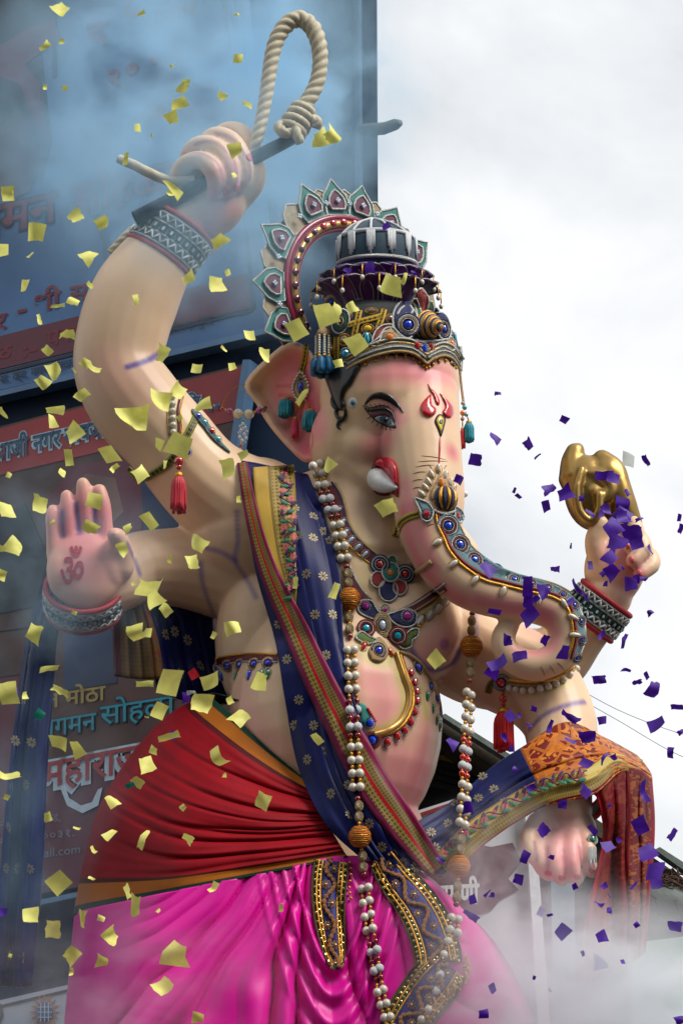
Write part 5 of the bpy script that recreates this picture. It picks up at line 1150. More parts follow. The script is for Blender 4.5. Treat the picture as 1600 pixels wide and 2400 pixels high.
# finger ring
fr = thing('finger_ring', P(1385, 1965, 250), 'silver ring with dark stone and dangling chains on the resting hand', 'ring')
rosette(fr, BODY, 1388, 1967, 13, [M_silver, M_silver], G_green, .6, lift=4)
for k in range(5):
    h = hit(BODY, 1376 + k * 4, 1982) or (P(1380, 1982, 250), None, 0); p = h[0] - FWD * .03
    V, Fc = tube_geo([p - Vector((0, 0, .02 * j)) for j in range(4 + k % 2)], .004, 5); mesh_obj('chain', V, Fc, M_silver, fr)

# ================================================================== crown
crown = thing('crown', P(905, 850, 60), 'tall jewelled crown with purple lotus tier, dark fringed dome and petalled halo', 'crown')
TILT = .17                              # the head is bowed, so the tiers dip towards the viewer
def rev(name, prof, m, parent, seg=40, zc=58, flut=None):
    """body of revolution; prof: (axis x, y, radius) in pixels, each ring level in the world"""
    V, Fc = [], []
    for j, (x, y, r) in enumerate(prof):
        c = P(x, y, zc); k = S(x, y, zc)
        for i in range(seg):
            a = 2 * math.pi * i / seg; rr = r * k * (flut(j, a) if flut else 1)
            V.append(c + Vector((math.cos(a) * rr, -math.sin(a) * rr, -TILT * math.sin(a) * rr)))
    for j in range(len(prof) - 1):
        for i in range(seg): Fc.append((j * seg + i, (j + 1) * seg + i, (j + 1) * seg + (i + 1) % seg, j * seg + (i + 1) % seg))
    Fc.append(tuple(range(seg))); Fc.append(tuple(reversed(range((len(prof) - 1) * seg, len(prof) * seg))))
    return mesh_obj(name, V, Fc, m, parent)
cb_ = rev('cap', [(880, 700, 66), (880, 716, 70), (884, 728, 96), (892, 742, 128), (900, 764, 150), (906, 792, 163), (910, 830, 168), (914, 868, 166)], M_black, crown)
dome = rev('dome', [(873, 514, 3), (874, 519, 20), (876, 530, 44), (879, 545, 68), (881, 560, 84), (883, 575, 91), (883, 600, 92), (883, 625, 90), (883, 640, 84), (882, 700, 62)], mat('dark_teal_velvet', lin((.05, .20, .27)), .7, 0, .2, 60, .2, 300, sheen=.3), crown)
CR = bvh_of(cb_, dome, body)
DM = bvh_of(dome)
for zc, y, x, r, m in ((58, 622, 883, 93, M_silver), (58, 715, 880, 74, M_silver), (58, 560, 881, 86, M_white)):
    c = P(x, y, zc); k = S(x, y, zc); V, Fc = tube_geo([c + Vector((math.cos(a) * r * k, math.sin(a) * r * k, TILT * math.sin(a) * r * k)) for a in [2 * math.pi * i / 48 for i in range(48)]], .009, 8, True); mesh_obj('beaded_rim', V, Fc, m, crown)
for i in range(12):
    a = 2 * math.pi * (i + .3) / 12; pts = []
    for x, y, r in [(873, 515, 6), (876, 530, 46), (879, 545, 70), (881, 560, 87)]:
        c = P(x, y, 58); k = S(x, y, 58); pts.append(c + Vector((math.cos(a) * r * k, -math.sin(a) * r * k, .004 - TILT * math.sin(a) * r * k)))
    V, Fc = tube_geo([Vector(q) for q in catmull([tuple(p) for p in pts], 12)], .0055, 6); mesh_obj('bead_string', V, Fc, M_white, crown)
    for j in range(5):
        b_ = a + (j - 2) * .042; k = S(881, 575, 58); ln = (60 - 8 * abs(j - 2) + random.uniform(-5, 5)) * k
        c = P(882, 562, 58) + Vector((math.cos(b_) * 94 * k, -math.sin(b_) * 94 * k, -TILT * math.sin(b_) * 94 * k)); V, Fc = tube_geo([c, c - Vector((0, 0, ln * .5)), c - Vector((0, 0, ln))], .0042, 5); mesh_obj('fringe_strand', V, Fc, M_white, crown)
# lotus tier: two rows of petals that curl outwards
M_lotus = mat('purple_satin', lin((.36, .18, .48)), .45, 0, .2, 40, sheen=.4); M_lot2 = mat('plum_satin', lin((.40, .14, .42)), .45, 0, .2, 40, sheen=.4)
def lotus_petal(a, y0, y1, r0, r1, wd, m, drop):
    V, Fc = [], []; nu, nv = 7, 9; k = S(882, 670, 58); c0 = P(882, y0, 58); H = (P(882, y1, 58) - c0).z
    for j in range(nv):
        t = j / (nv - 1); rr = (r0 + (r1 - r0) * (t ** 1.25)) * k; ww = wd * k * (math.sin(math.pi * (.22 + .70 * t)) ** .8) * (1 if t < .99 else .25)
        z = H * (math.sin(t * 1.75) / math.sin(1.75) if t < .9 else math.sin(.9 * 1.75) / math.sin(1.75) - (t - .9) * .6)
        for i in range(nu):
            s = (i / (nu - 1) - .5) * 2; e = Vector((math.cos(a), -math.sin(a), 0)); tn = Vector((math.sin(a), math.cos(a), 0))
            V.append(c0 + e * (rr - .012 * s * s + .004) + tn * ww * s + Vector((0, 0, z - TILT * math.sin(a) * rr)))
    for j in range(nv - 1):
        for i in range(nu - 1): q = j * nu + i; Fc.append((q, q + 1, q + nu + 1, q + nu))
    o = mesh_obj('lotus_petal', V, Fc, m, crown); sd_ = o.modifiers.new('t', 'SOLIDIFY'); sd_.thickness = .006
    for ii in (0, nu - 1, nu // 2):
        V2, F2 = tube_geo([V[j * nu + ii] + Vector((math.cos(a), -math.sin(a), 0)) * .005 for j in range(nv)], .0022, 5); mesh_obj('silver_piping', V2, F2, M_silver, o)
    V2, F2 = tube_geo([V[(nv - 1) * nu + i] for i in range(nu)], .003, 5); mesh_obj('silver_piping', V2, F2, M_silver, o)
    tip = V[(nv - 1) * nu + nu // 2]; ln = drop * k
    V2, F2 = tube_geo([tip + Vector((0, 0, .003)), tip - Vector((0, 0, ln * .5)), tip - Vector((0, 0, ln))], .0028, 5); mesh_obj('wire', V2, F2, M_gold, o)
    inst('pearl_drop', shared('ball', M_pearl), Matrix.Translation(tip - Vector((0, 0, ln + .008))) @ Matrix.Diagonal((.0095, .0095, .0125, 1)), o)
for i in range(11): lotus_petal(2 * math.pi * (i + .2) / 11, 726, 648, 66, 132, 46, M_lotus, 28)
for i in range(11): lotus_petal(2 * math.pi * (i + .7) / 11, 728, 676, 70, 152, 42, M_lot2, 32)
rt = Geo()
# frontlet along the brow
M_frontlet = mat('frontlet_beads', lin((.52, .54, .50)), .35, .6, .5, 500, .8, 900)
FB = [(812, 850), (848, 830), (890, 815), (930, 808), (965, 812), (988, 826), (1000, 836), (1013, 827), (1038, 818), (1060, 826), (1077, 850)]
ribbon('frontlet', FB, 30, M_frontlet, crown, CR, 9, 8, 100, 6, 5)
for dy, m, r in ((15, M_beige, 3.2), (-15, M_silver, 3), (4, M_silver, 2.2), (-6, M_gold, 1.8)): stroke('beaded_cord', [(x, y + dy) for x, y in FB], r, m, crown, CR, 90, 13)
for k, q in enumerate(catmull([(x, y + 22) for x, y in FB], 18)):
    inst('brow_bead', shared('smallball', M_gold), frame(CR, q[0], q[1] + 5, .6, 3, 0, 0, 4, 4.6, 4), crown)
    if k < 17:
        q2 = catmull([(x, y + 22) for x, y in FB], 18)[k + 1]; stroke('wire', [(q[0], q[1]), ((q[0] + q2[0]) / 2, (q[1] + q2[1]) / 2 - 6), (q2[0], q2[1])], 1, M_gold, crown, CR, 6, 3, 4)
# moulded front ornament
def cplate(poly, m, off=7, dome_=6, sm=36, edge=M_silver): poly_on('moulded_scroll', poly, m, off, dome_, 10, sm, crown, 10, None, CR); stroke('beaded_edge', poly, 2.6, edge, crown, CR, len(poly) * 5, off + 3, closed=True)
cplate([(868, 806), (886, 792), (900, 772), (920, 768), (940, 786), (965, 798), (1000, 800), (1040, 796), (1056, 790), (1066, 806), (1060, 822), (1036, 812), (1000, 828), (970, 808), (920, 802), (885, 812)], M_beige, 9, 8, 70)
cplate([(872, 800), (880, 776), (898, 762), (920, 762), (912, 774), (896, 780), (888, 800)], M_red, 8)
cplate([(925, 770), (920, 742), (930, 716), (950, 704), (968, 712), (976, 736), (974, 770), (960, 792), (938, 788)], M_navy, 8, 8, 44); cplate([(1020, 738), (1040, 736), (1052, 756), (1056, 782), (1046, 796), (1028, 786)], M_navy, 8, 8)
stroke('scroll', [(930, 738), (940, 722), (956, 716), (966, 726), (960, 738), (950, 734)], 3, M_silver, crown, CR, 30, 14)
cplate([(962, 714), (975, 700), (985, 726), (990, 744), (978, 738)], M_green, 9, 6); cplate([(996, 744), (1004, 718), (1010, 706), (1016, 722), (1010, 742)], M_green, 9, 6)
cplate([(986, 676), (997, 688), (1004, 704), (998, 728), (990, 746), (984, 726), (968, 708), (974, 688)], M_red, 12, 8, 40)
cplate([(1012, 728), (1022, 722), (1030, 734), (1024, 746), (1014, 742)], M_navy, 9, 5)
gem(crown, CR, 986, 694, 8, G_teal, M_silver, 12, 0, 20)
rosette(crown, CR, 956, 761, 27, [M_navy, M_silver, M_beige, M_silver], G_blue, .40, lift=16); rosette(crown, CR, 1040, 771, 23, [M_navy, M_silver, M_beige], G_blue, .42, .7, lift=16)
c = frame(CR, 1000, 764, .35, 8); loc = c.to_translation(); ax = ((CAMPOS - loc).normalized() * .75 + RIGHT * .75 - UPV * .05).normalized(); e1, e2, e3 = axis_frame(loc, ax); kk = S(1000, 764, 200)
for i in range(12):
    t = i / 11; rr = 31 * kk * (1 - t) ** .75 + 3 * kk; cc = loc + ax * (t * 46) * kk
    V, Fc = tube_geo([cc + (e1 * math.cos(a) + e2 * math.sin(a)) * rr for a in [2 * math.pi * j / 26 for j in range(26)]], 4.1 * kk, 6, True); mesh_obj('spiral_cord', V, Fc, (M_gold, M_navy, M_beige)[i % 3], crown)
V, Fc = tube_geo([loc + ax * 46 * kk * t for t in (0, .3, .6, .9, 1)], [31 * kk, 24 * kk, 16 * kk, 7 * kk, 3 * kk], 16); mesh_obj('spiral_core', V, Fc, M_beige, crown)
for x, y, m, r, ry, k in [(913, 790, G_orange, 9, 9, 'gem'), (1059, 806, G_orange, 6, 9, 'gem'), (859, 796, G_teal, 9, 12, 'drop'), (831, 813, G_blue, 11, 9, 'gem'), (861, 770, G_yellow, 10, 8, 'gem'), (806, 796, G_brown, 10, 10, 'gem'), (870, 728, G_brown, 10, 6, 'gem'), (914, 746, G_brown, 7, 8, 'gem'), (809, 829, G_teal, 9, 10, 'gem'), (774, 820, G_brown, 8, 8, 'gem'), (815, 740, G_brown, 7, 6, 'gem'), (977, 810, G_red, 7, 10, 'gem'), (994, 817, G_blue, 7, 11, 'gem'), (1010, 813, G_red, 6, 10, 'gem'), (1066, 790, G_teal, 4, 9, 'gem')]:
    gem(crown, CR, x, y, r, m, M_gold if m in (G_yellow, G_brown) else M_silver, ry, 0, 14 if y > 770 else 6, k)
M_strap = cloth_mat('gold_lace', [(0, lin((.72, .58, .18))), (.3, lin((.25, .2, .08))), (.7, lin((.72, .58, .18)))], 'v', .15, .35, 0, pattern=[('check', lin((.7, .55, .18)), .8, .3, .7, 8, 3)])
for pth in ([(842, 726), (836, 756), (828, 794)], [(900, 724), (894, 746), (884, 772)], [(814, 762), (850, 752), (896, 740)], [(788, 790), (788, 812), (788, 840)]): ribbon('lace_strap', pth, 14, M_strap, crown, CR, 3, 3, 24, 4)
rosette(crown, CR, 798, 753, 30, [M_silver, M_navy, M_green, M_green, M_silver], G_red, .2, .72, -.1, lift=10); rosette(crown, None, 775, 707, 15, [M_beige, M_silver, M_beige], G_blue, .45, .85, z=120)
stroke('side_wing', [(1078, 812), (1081, 840), (1079, 870)], 4, M_silver, crown, None, 12)
# halo: an upright ring behind the crown, turned the way the face looks
YAW = math.radians(38); HE = Vector((math.cos(YAW), math.sin(YAW), 0)); HZ = Vector((0, 0, 1)); HC = P(836, 706, -60); HK = S(836, 706, -60); HNn = HE.cross(HZ); HNn = HNn if HNn.dot(CAMPOS - HC) > 0 else -HNn
HRX, HRY = 163 / math.cos(YAW), 196 / CP
def HP(a, q, n=0.0): return HC + HE * (-math.cos(a) * (HRX + q) * HK) + HZ * (math.sin(a) * (HRY + q) * HK) + HNn * n * HK
M_hring = mat('crimson_enamel', lin((.52, .08, .22)), .3, 0, .15, 20, coat=.3); M_hp = mat('halo_teal', lin((.10, .46, .44)), .5, 0, .15, 60, .3, 300); M_hm = mat('halo_plum', lin((.36, .10, .24)), .5, 0, .2, 60, .3, 300); M_hb = mat('halo_beige', lin((.60, .54, .42)), .5, .1, .2, 60, .3, 300)
arc = [math.radians(-38 + 256 * i / 70) for i in range(71)]
for q, r, m in ((0, 8, M_hring), (-18, 10, M_goldpaint), (-30, 6, M_hring)):
    V, Fc = tube_geo([HP(a, q, 4 if q == -18 else 0) for a in arc], r * HK, 8); mesh_obj('halo_ring', V, Fc, m, crown)
V, Fc = tube_geo([HP(a, -18, -3) for a in arc], 15 * HK, 8); mesh_obj('halo_backing', V, Fc, M_hring, crown)
V, Fc = [], []
for i, a in enumerate(arc):
    for q_, n_ in ((2, -12), (50, -12), (50, -16), (2, -16)): V.append(HP(a, q_ + (4 * abs(math.sin(i * .45)) if q_ > 10 else 0), n_))
for i in range(len(arc) - 1):
    for j in range(4): Fc.append((i * 4 + j, i * 4 + (j + 1) % 4, i * 4 + 4 + (j + 1) % 4, i * 4 + 4 + j))
mesh_obj('halo_band', V, Fc, M_hb, crown, False)
for i in range(26):
    a = math.radians(-34 + 248 * i / 25); p = HP(a, -16, 14); T_ = (HP(a + .01, -16) - HP(a - .01, -16)).normalized(); R_ = T_.cross(HNn)
    M = Matrix(((T_.x, R_.x, HNn.x, p.x), (T_.y, R_.y, HNn.y, p.y), (T_.z, R_.z, HNn.z, p.z), (0, 0, 0, 1))); inst('halo_stone', shared('gem', G_red if 8 < i < 17 else gemmat('garnet', (.35, .05, .08))), M @ Matrix.Diagonal((10 * HK, 8 * HK, 9 * HK, 1)), crown)
def halo_petal(a, ln, w, big):
    p0 = HP(a, 6); T_ = (HP(a + .01, 0) - HP(a - .01, 0)).normalized(); R_ = (T_.cross(HNn)).normalized()
    if R_.dot(p0 - HC) < 0: R_ = -R_
    def lay(name, s, m, n, par, tip=1.0):
        sh = [(-.5, 0), (-.62, .30), (-.50, .62), (-.24, .86), (0, 1.0 * tip), (.24, .86), (.50, .62), (.62, .30), (.5, 0)] if big else [(-.5, 0), (-.6, .4), (-.42, .78), (0, 1), (.42, .78), (.6, .4), (.5, 0)]
        c0 = (0, .42); P2 = [((x - c0[0]) * s + c0[0], (y - c0[1]) * s + c0[1]) for x, y in sh]
        A_ = [p0 + T_ * (x * w * HK) + R_ * (y * ln * HK) + HNn * n * HK for x, y in P2]; B_ = [v - HNn * 4 * HK for v in A_]; nn = len(A_); f = tuple(range(nn))
        if (A_[1] - A_[0]).cross(A_[3] - A_[0]).dot(HNn) < 0: f = f[::-1]
        Fc = [f, tuple(i + nn for i in reversed(f))] + [(f[(i + 1) % nn], f[i], f[i] + nn, f[(i + 1) % nn] + nn) for i in range(nn)]
        return mesh_obj(name, A_ + B_, Fc, m, par, False), A_
    o, A_ = lay('halo_petal', 1, M_hp if big else M_hb, 0 if big else -5, crown, 1.12)
    V, Fc = tube_geo(A_, 2.6 * HK, 6, True); mesh_obj('silver_edge', V, Fc, M_silver, o)
    if big:
        _, A2 = lay('petal_centre', .60, M_hm, 5, o); V, Fc = tube_geo(A2, 3 * HK, 6, True); mesh_obj('silver_edge', V, Fc, M_silver, o)
    p = p0 + R_ * ln * .42 * HK + HNn * 10 * HK
    for dx, dy in ((-1, 0), (1, 0), (0, 1), (0, -1)):
        inst('petal_stone', shared('smallball', G_clear), Matrix.Translation(p + (T_ * dx + R_ * dy) * 4 * HK) @ Matrix.Diagonal((3.6 * HK,) * 3 + (1,)), o)
for px, py, big in [(651, 767, 1), (655, 668, 1), (680, 572, 1), (730, 484, 1), (789, 445, 1), (856, 465, 1), (917, 526, 1), (960, 600, 1), (651, 717, 0), (665, 610, 0), (701, 518, 0), (757, 465, 0), (820, 452, 0), (883, 494, 0), (942, 560, 0)]:
    # angle on the ring that looks towards that pixel
    a = min([math.radians(d) for d in range(-40, 221)], key=lambda t: (lambda u: (u[0] - px) ** 2 + (u[1] - py) ** 2)(unproj(HP(t, 32))))
    halo_petal(a, 80 if big else 68, 68 if big else 66, big)
# tassels at the temple
ct = thing('crown_tassel', P(757, 770, 150), 'blue tassel with pearl strands hanging from the crown beside the ear', 'tassel')
top = P(757, 766, 165); k = S(757, 766, 165)
V, Fc = tube_geo([top, top - Vector((0, 0, 10 * k)), top - Vector((0, 0, 26 * k))], [4 * k, 13 * k, 19 * k], 14); mesh_obj('cap', V, Fc, M_beige, ct)
for i in range(9):
    a = 2 * math.pi * i / 9; e = Vector((math.cos(a), math.sin(a), 0))
    for j in range(8): inst('pearl', shared('smallball', M_pearl), Matrix.Translation(top + e * 17 * k - Vector((0, 0, (28 + j * 6) * k))) @ Matrix.Diagonal((3.5 * k,) * 3 + (1,)), ct)
    inst('gold_bead', shared('smallball', M_gold), Matrix.Translation(top + e * 18 * k - Vector((0, 0, 78 * k))) @ Matrix.Diagonal((4.5 * k, 4.5 * k, 5 * k, 1)), ct)
    for dx in (-7, 0, 7): tassel_top = None
for i in range(7):
    a = 2 * math.pi * i / 7; e = Vector((math.cos(a), math.sin(a), 0))
    pts = [top + e * 16 * k - Vector((0, 0, 80 * k)), top + e * 21 * k - Vector((0, 0, 96 * k)), top + e * 22 * k - Vector((0, 0, (118 + random.uniform(-5, 4)) * k))]
    V, Fc = tube_geo([Vector(q) for q in catmull([tuple(p) for p in pts], 6)], [5 * k, 8 * k, 9 * k, 9 * k, 9 * k, 8 * k], 9, ridge=lambda i, an: 1 + .25 * math.cos(an * 5)); mesh_obj('tassel', V, Fc, T_blue, ct)
V, Fc = tube_geo([top - Vector((0, 0, q * k)) for q in (30, 60, 84, 112)], [12 * k, 13 * k, 15 * k, 16 * k], 10); mesh_obj('core', V, Fc, T_blue, ct)
eo = thing('ear_ornament', P(705, 880, 110), 'gold ear ornament with drop pendant and teal and pink tassels on the near ear', 'earring', 'ornaments at the ears')
ribbon('lace_strap', [(718, 806), (713, 840), (702, 882)], 14, M_strap, eo, BODY, 3, 3, 20, 4)
DP = [(704, 872), (716, 888), (722, 908), (716, 930), (702, 938), (690, 928), (686, 908), (693, 888)]
poly_on('pendant_plate', DP, M_beige, 5, 4, 8, 36, eo)
for q in catmull(DP, 22, True): inst('pearl', shared('smallball', M_pearl), frame(BODY, q[0], q[1], 1, 9, 0, 60, 4.2, 4.2, 4.2), eo)
poly_on('enamel_drop', [(704, 884), (712, 900), (711, 916), (703, 924), (696, 914), (696, 898)], M_navy, 10, 3, 6, 24, eo, step=4); gem(eo, BODY, 704, 906, 6, G_blue, M_silver, 10, 0, 14)
gem(eo, BODY, 702, 946, 7, G_orange, M_gold, 9, math.pi, 8, 'drop')
for x, y, ln, w, m, n in [(669, 932, 42, 32, T_teal, .1), (727, 958, 48, 32, T_teal, .1), (692, 975, 48, 15, T_pink, .1)]:
    h = hit(BODY, x, y); p = h[0] - ray(x, y).normalized() * .03 if h else P(x, y, 60); k = S(x, y, 60)
    tassel(eo, p, ln * k, w * k, m, M_gold)
    j0 = (690 if x < 690 else 702 if x < 700 else 712), 934
    stroke('link', [j0, ((j0[0] + x) / 2, (j0[1] + y) / 2 - 2), (x, y)], 2.2, mat('orange_cord', lin((.72, .34, .10)), .5), eo, BODY, 8, 14)
e3_ = thing('ear_ornament', P(1085, 900, 0), 'chain with teal and red tassels dangling beyond the brow against the sky', 'earring', 'ornaments at the ears')
V, Fc = tube_geo([P(x, y, 20) for x, y in [(1077, 850), (1078, 880), (1081, 910), (1085, 940), (1089, 960)]], .006, 6, ridge=lambda i, a: 1); mesh_obj('chain', V, Fc, M_beige, e3_)
for x, y, r, m in [(1084, 945, 5, M_silver), (1088, 955, 6, G_teal), (1084, 968, 7, G_orange), (1092, 972, 5, G_teal), (1083, 982, 5, M_beige)]: inst('bead', shared('ball', m), Matrix.Translation(P(x, y, 20)) @ Matrix.Diagonal((r * .00175,) * 3 + (1,)), e3_)
tassel(e3_, P(1098, 985, 20), 48 * .00175, 22 * .00175, T_teal, M_gold); tassel(e3_, P(1083, 1000, 20), 48 * .00175, 12 * .00175, T_red, M_gold)
for a, b_ in (((1090, 965), (1098, 987)), ((1083, 975), (1083, 1002))):
    V, Fc = tube_geo([P(*a, 20), P(*b_, 20)], .003, 5); mesh_obj('link', V, Fc, M_gold, e3_)
# pendant on threads between shoulder and ear
hp = thing('hanging_pendant', P(570, 970, -20), 'pearl and crystal pendant hanging on threads between shoulder and ear', 'pendant')
for x, y, r, m in [(558, 970, 12.5, M_pearl), (583, 971, 12.5, M_pearl), (538, 964, 8, G_purple), (607, 962, 8, G_purple), (520, 958, 5, G_red), (621, 955, 6, gemmat('garnet', (.35, .05, .08))), (570, 986, 5, G_teal), (562, 1062, 7, G_teal), (564, 1045, 4, G_red), (564, 1052, 3, M_gold), (546, 967, 4, M_gold), (597, 966, 4, M_gold), (529, 961, 4, M_gold)]:
    inst('bead', shared('ball', m), Matrix.Translation(P(x, y, -20)) @ Matrix.Diagonal((r * .00175,) * 3 + (1,)), hp)
for i in range(16):
    t = i / 15; inst('crystal', shared('smallball', G_clear), Matrix.Translation(P(569 + 9 * math.sin(i * 2.4) * math.sin(math.pi * (.1 + .8 * t)), 993 + 46 * t, -20 + 8 * math.cos(i * 2.4))) @ Matrix.Diagonal((.0075, .0075, .0085, 1)), hp)
for pth in ([(518, 958), (528, 935), (545, 912), (575, 900)], [(622, 953), (624, 930), (612, 905), (604, 896)]):
    V, Fc = tube_geo([P(*q, -20) for q in catmull(pth, 10)], .0018, 4); mesh_obj('thread', V, Fc, M_gold, hp)
V, Fc = tube_geo([P(x, y, -20) for x, y in ((520, 958), (545, 967), (570, 972), (597, 967), (621, 956))], .003, 5); mesh_obj('string', V, Fc, M_gold, hp)

# ================================================================== long bead garland
ALL = bvh_of(body, wrap, dhoti, sh1, sh2, sb, sp, hem)
gar = thing('bead_garland', P(850, 1150, 200), 'long double-strand garland of pearls, red beads and orange balls down the front', 'garland')
M_orb = mat('orange_wound_ball', lin((.78, .44, .08)), .55, .1, .25, 60, .6, 300); M_ornate = mat('ornate_bead', lin((.66, .58, .44)), .35, .6, .5, 500, .8, 700); G_rb = mat('red_facet_bead', lin((.50, .02, .05)), .12, coat=.9); G_rb2 = mat('bright_red_facet_bead', lin((.80, .10, .04)), .12, coat=.9)
def bead(x, y, r, kind, z=None, ry=None):
    m = {'p': M_pearl, 't': M_white, 'r': G_rb, 'R': G_rb2, 'o': M_ornate, 'b': M_orb, 'g': M_gold}[kind]; nm = {'p': 'pearl', 't': 'seed_bead_ball', 'r': 'red_bead', 'R': 'red_bead', 'o': 'ornate_bead', 'b': 'orange_ball', 'g': 'gold_spacer'}[kind]
    h = hit(ALL, x, y); d = h[2] - r * .0016 if h else 1e9
    if z is not None: d = min(d, (P(x, y, z) - CAMPOS).length)
    if d > 1e8: d = (P(x, y, 260) - CAMPOS).length
    p = CAMPOS + ray(x, y).normalized() * d; k = d / FPX * .97
    o = inst(nm, shared('ball' if r > 5 else 'smallball', m), Matrix.Translation(p) @ Matrix.Diagonal((r * k, r * k, (ry or r) * k, 1)), gar)
    if kind == 'b':
        for j in range(-5, 6):
            t = j / 6; V, Fc = tube_geo([p + Vector((math.cos(a), math.sin(a), 0)) * r * k * math.sqrt(1 - t * t) * 1.0 + Vector((0, 0, t * r * k)) for a in [2 * math.pi * i / 22 for i in range(22)]], r * k * .085, 5, True)
            mesh_obj('winding', V, Fc, M_orb if j % 3 else M_gold, o)
    return p
def strand(seq, z0=None, z1=None):
    """seq of (x, y, kind); gold spacers fall between neighbours"""
    R = {'p': 11, 't': 11, 'r': 7.5, 'R': 7.5, 'o': 11, 'b': 26, 'g': 5}; n = len(seq); ps = []
    for i, (x, y, kd) in enumerate(seq):
        z = None if z0 is None else z0 + (z1 - z0) * (y - seq[0][1]) / max(1, seq[-1][1] - seq[0][1]); ps.append((bead(x, y, R[kd], kd, z, 14 if kd == 'o' else None), R[kd]))
    for (p, r), (q, s), a, b_ in zip(ps, ps[1:], seq, seq[1:]):
        gap = math.hypot(a[0] - b_[0], a[1] - b_[1]) - r - s
        if gap > 3:
            m = int(max(1, gap // 7))
            for j in range(m):
                f = (r + gap * (j + .5) / m) / (r + s + gap); inst('gold_spacer', shared('smallball', M_gold), Matrix.Translation(p.lerp(q, f)) @ Matrix.Diagonal((.0075, .0075, .0075, 1)), gar)
        V, Fc = tube_geo([p, q], .003, 4); mesh_obj('string', V, Fc, M_gold, gar)
    return ps
strand([(733, 1092, 'p'), (742, 1112, 'p'), (745, 1138, 'p'), (752, 1156, 'r'), (757, 1170, 't'), (764, 1184, 'r'), (769, 1196, 't'), (776, 1212, 'r'), (781, 1232, 'p'), (787, 1256, 'p'), (792, 1281, 'p'), (799, 1308, 'p')])
strand([(750, 1086, 'p'), (757, 1108, 'p'), (762, 1136, 'p'), (768, 1154, 'r'), (773, 1168, 't'), (780, 1182, 'r'), (785, 1194, 't'), (791, 1210, 'r'), (797, 1229, 'p'), (803, 1254, 'p'), (808, 1279, 'p'), (815, 1307, 'p')])
strand([(812, 1328, 'r'), (815, 1345, 'o'), (816, 1366, 'o'), (818, 1403, 'b'), (818, 1448, 'o'), (819, 1474, 'o'), (820, 1491, 'r')])
L1, L2 = [], []
for y, kd in [(1523, 'p'), (1554, 'p'), (1584, 'p'), (1615, 'p'), (1644, 'r'), (1664, 't'), (1683, 'r'), (1704, 't'), (1724, 'r'), (1751, 'p'), (1782, 'p'), (1813, 'p'), (1845, 'p')]:
    t = (y - 1523) / 322; L1.append((813 + 14 * t, y, kd)); L2.append((830 + 14 * t, y - 1, kd))
strand(L1); strand(L2)
strand([(838, 1872, 'r'), (841, 1889, 'o'), (841, 1914, 'o'), (843, 1961, 'b'), (849, 2006, 'o'), (850, 2032, 'o'), (853, 2050, 'r')])
U = lambda x, y: (450 + .4464 * x, 1700 + .4464 * y)
strand([(*U(x, y), kd) for x, y, kd in [(890, 860, 'p'), (897, 935, 'p'), (905, 1008, 'p'), (915, 1080, 'p'), (930, 1150, 'r'), (937, 1195, 't'), (943, 1243, 'r'), (955, 1290, 't'), (968, 1335, 'r'), (972, 1402, 'p'), (990, 1470, 'p'), (1010, 1535, 'p'), (1025, 1590, 'p'), (1040, 1650, 'p')]])
strand([(*U(x, y), kd) for x, y, kd in [(925, 850, 'p'), (930, 920, 'p'), (940, 992, 'p'), (948, 1065, 'p'), (962, 1133, 'r'), (970, 1178, 't'), (975, 1225, 'r'), (983, 1275, 't'), (990, 1322, 'r'), (1003, 1387, 'p'), (1020, 1460, 'p'), (1040, 1530, 'p'), (1058, 1590, 'p'), (1075, 1650, 'p')]])
strand([(1106, 1438, 'r'), (1105, 1455, 'o'), (1104, 1478, 'o'), (1104, 1515, 'b'), (1101, 1554, 'o'), (1101, 1576, 'o'), (1099, 1596, 'r')], 150, 190)
Q = lambda x, y: (900 + .4464 * x, 1550 + .4464 * y); Q5 = lambda x, y: (900 + .4464 * x, 950 + .4464 * y)
strand([(*Q5(433, 1505), 'p'), (*Q5(430, 1570), 'p'), (*Q5(427, 1635), 'p'), (*Q5(422, 1697), 'p'), (*Q5(417, 1755), 'R'), (*Q(415, 460), 't'), (*Q(412, 502), 'R'), (*Q(410, 545), 't'), (*Q(407, 588), 'R'), (*Q(410, 645), 'p'), (*Q(405, 712), 'p'), (*Q(400, 775), 'p'), (*Q(395, 843), 'p')], 200, 340)
strand([(*Q5(456, 1522), 'p'), (*Q5(456, 1588), 'p'), (*Q5(452, 1652), 'p'), (*Q5(448, 1714), 'p'), (*Q5(443, 1775), 'R'), (*Q(440, 475), 't'), (*Q(437, 517), 'R'), (*Q(435, 557), 't'), (*Q(432, 602), 'R'), (*Q(438, 660), 'p'), (*Q(433, 728), 'p'), (*Q(430, 792), 'p'), (*Q(424, 859), 'p')], 200, 340)
strand([(*Q(405, 903), 'r'), (*Q(405, 937), 'o'), (*Q(398, 990), 'o'), (*Q(392, 1075), 'b'), (*Q(385, 1182), 'o'), (*Q(380, 1242), 'o'), (*Q(378, 1275), 'r')], 345, 380)
strand([(*Q(x, y), kd) for x, y, kd in [(352, 1345, 'p'), (345, 1408, 'p'), (332, 1470, 'p'), (312, 1540, 'p'), (300, 1600, 'r'), (292, 1645, 't'), (283, 1690, 'r'), (270, 1730, 't'), (258, 1772, 'r'), (233, 1828, 'p'), (197, 1880, 'p'), (160, 1930, 'p')]], 380, 430)
strand([(*Q(x, y), kd) for x, y, kd in [(388, 1355, 'p'), (385, 1425, 'p'), (378, 1480, 'g'), (290, 1742, 't')][:3]], 384, 400)
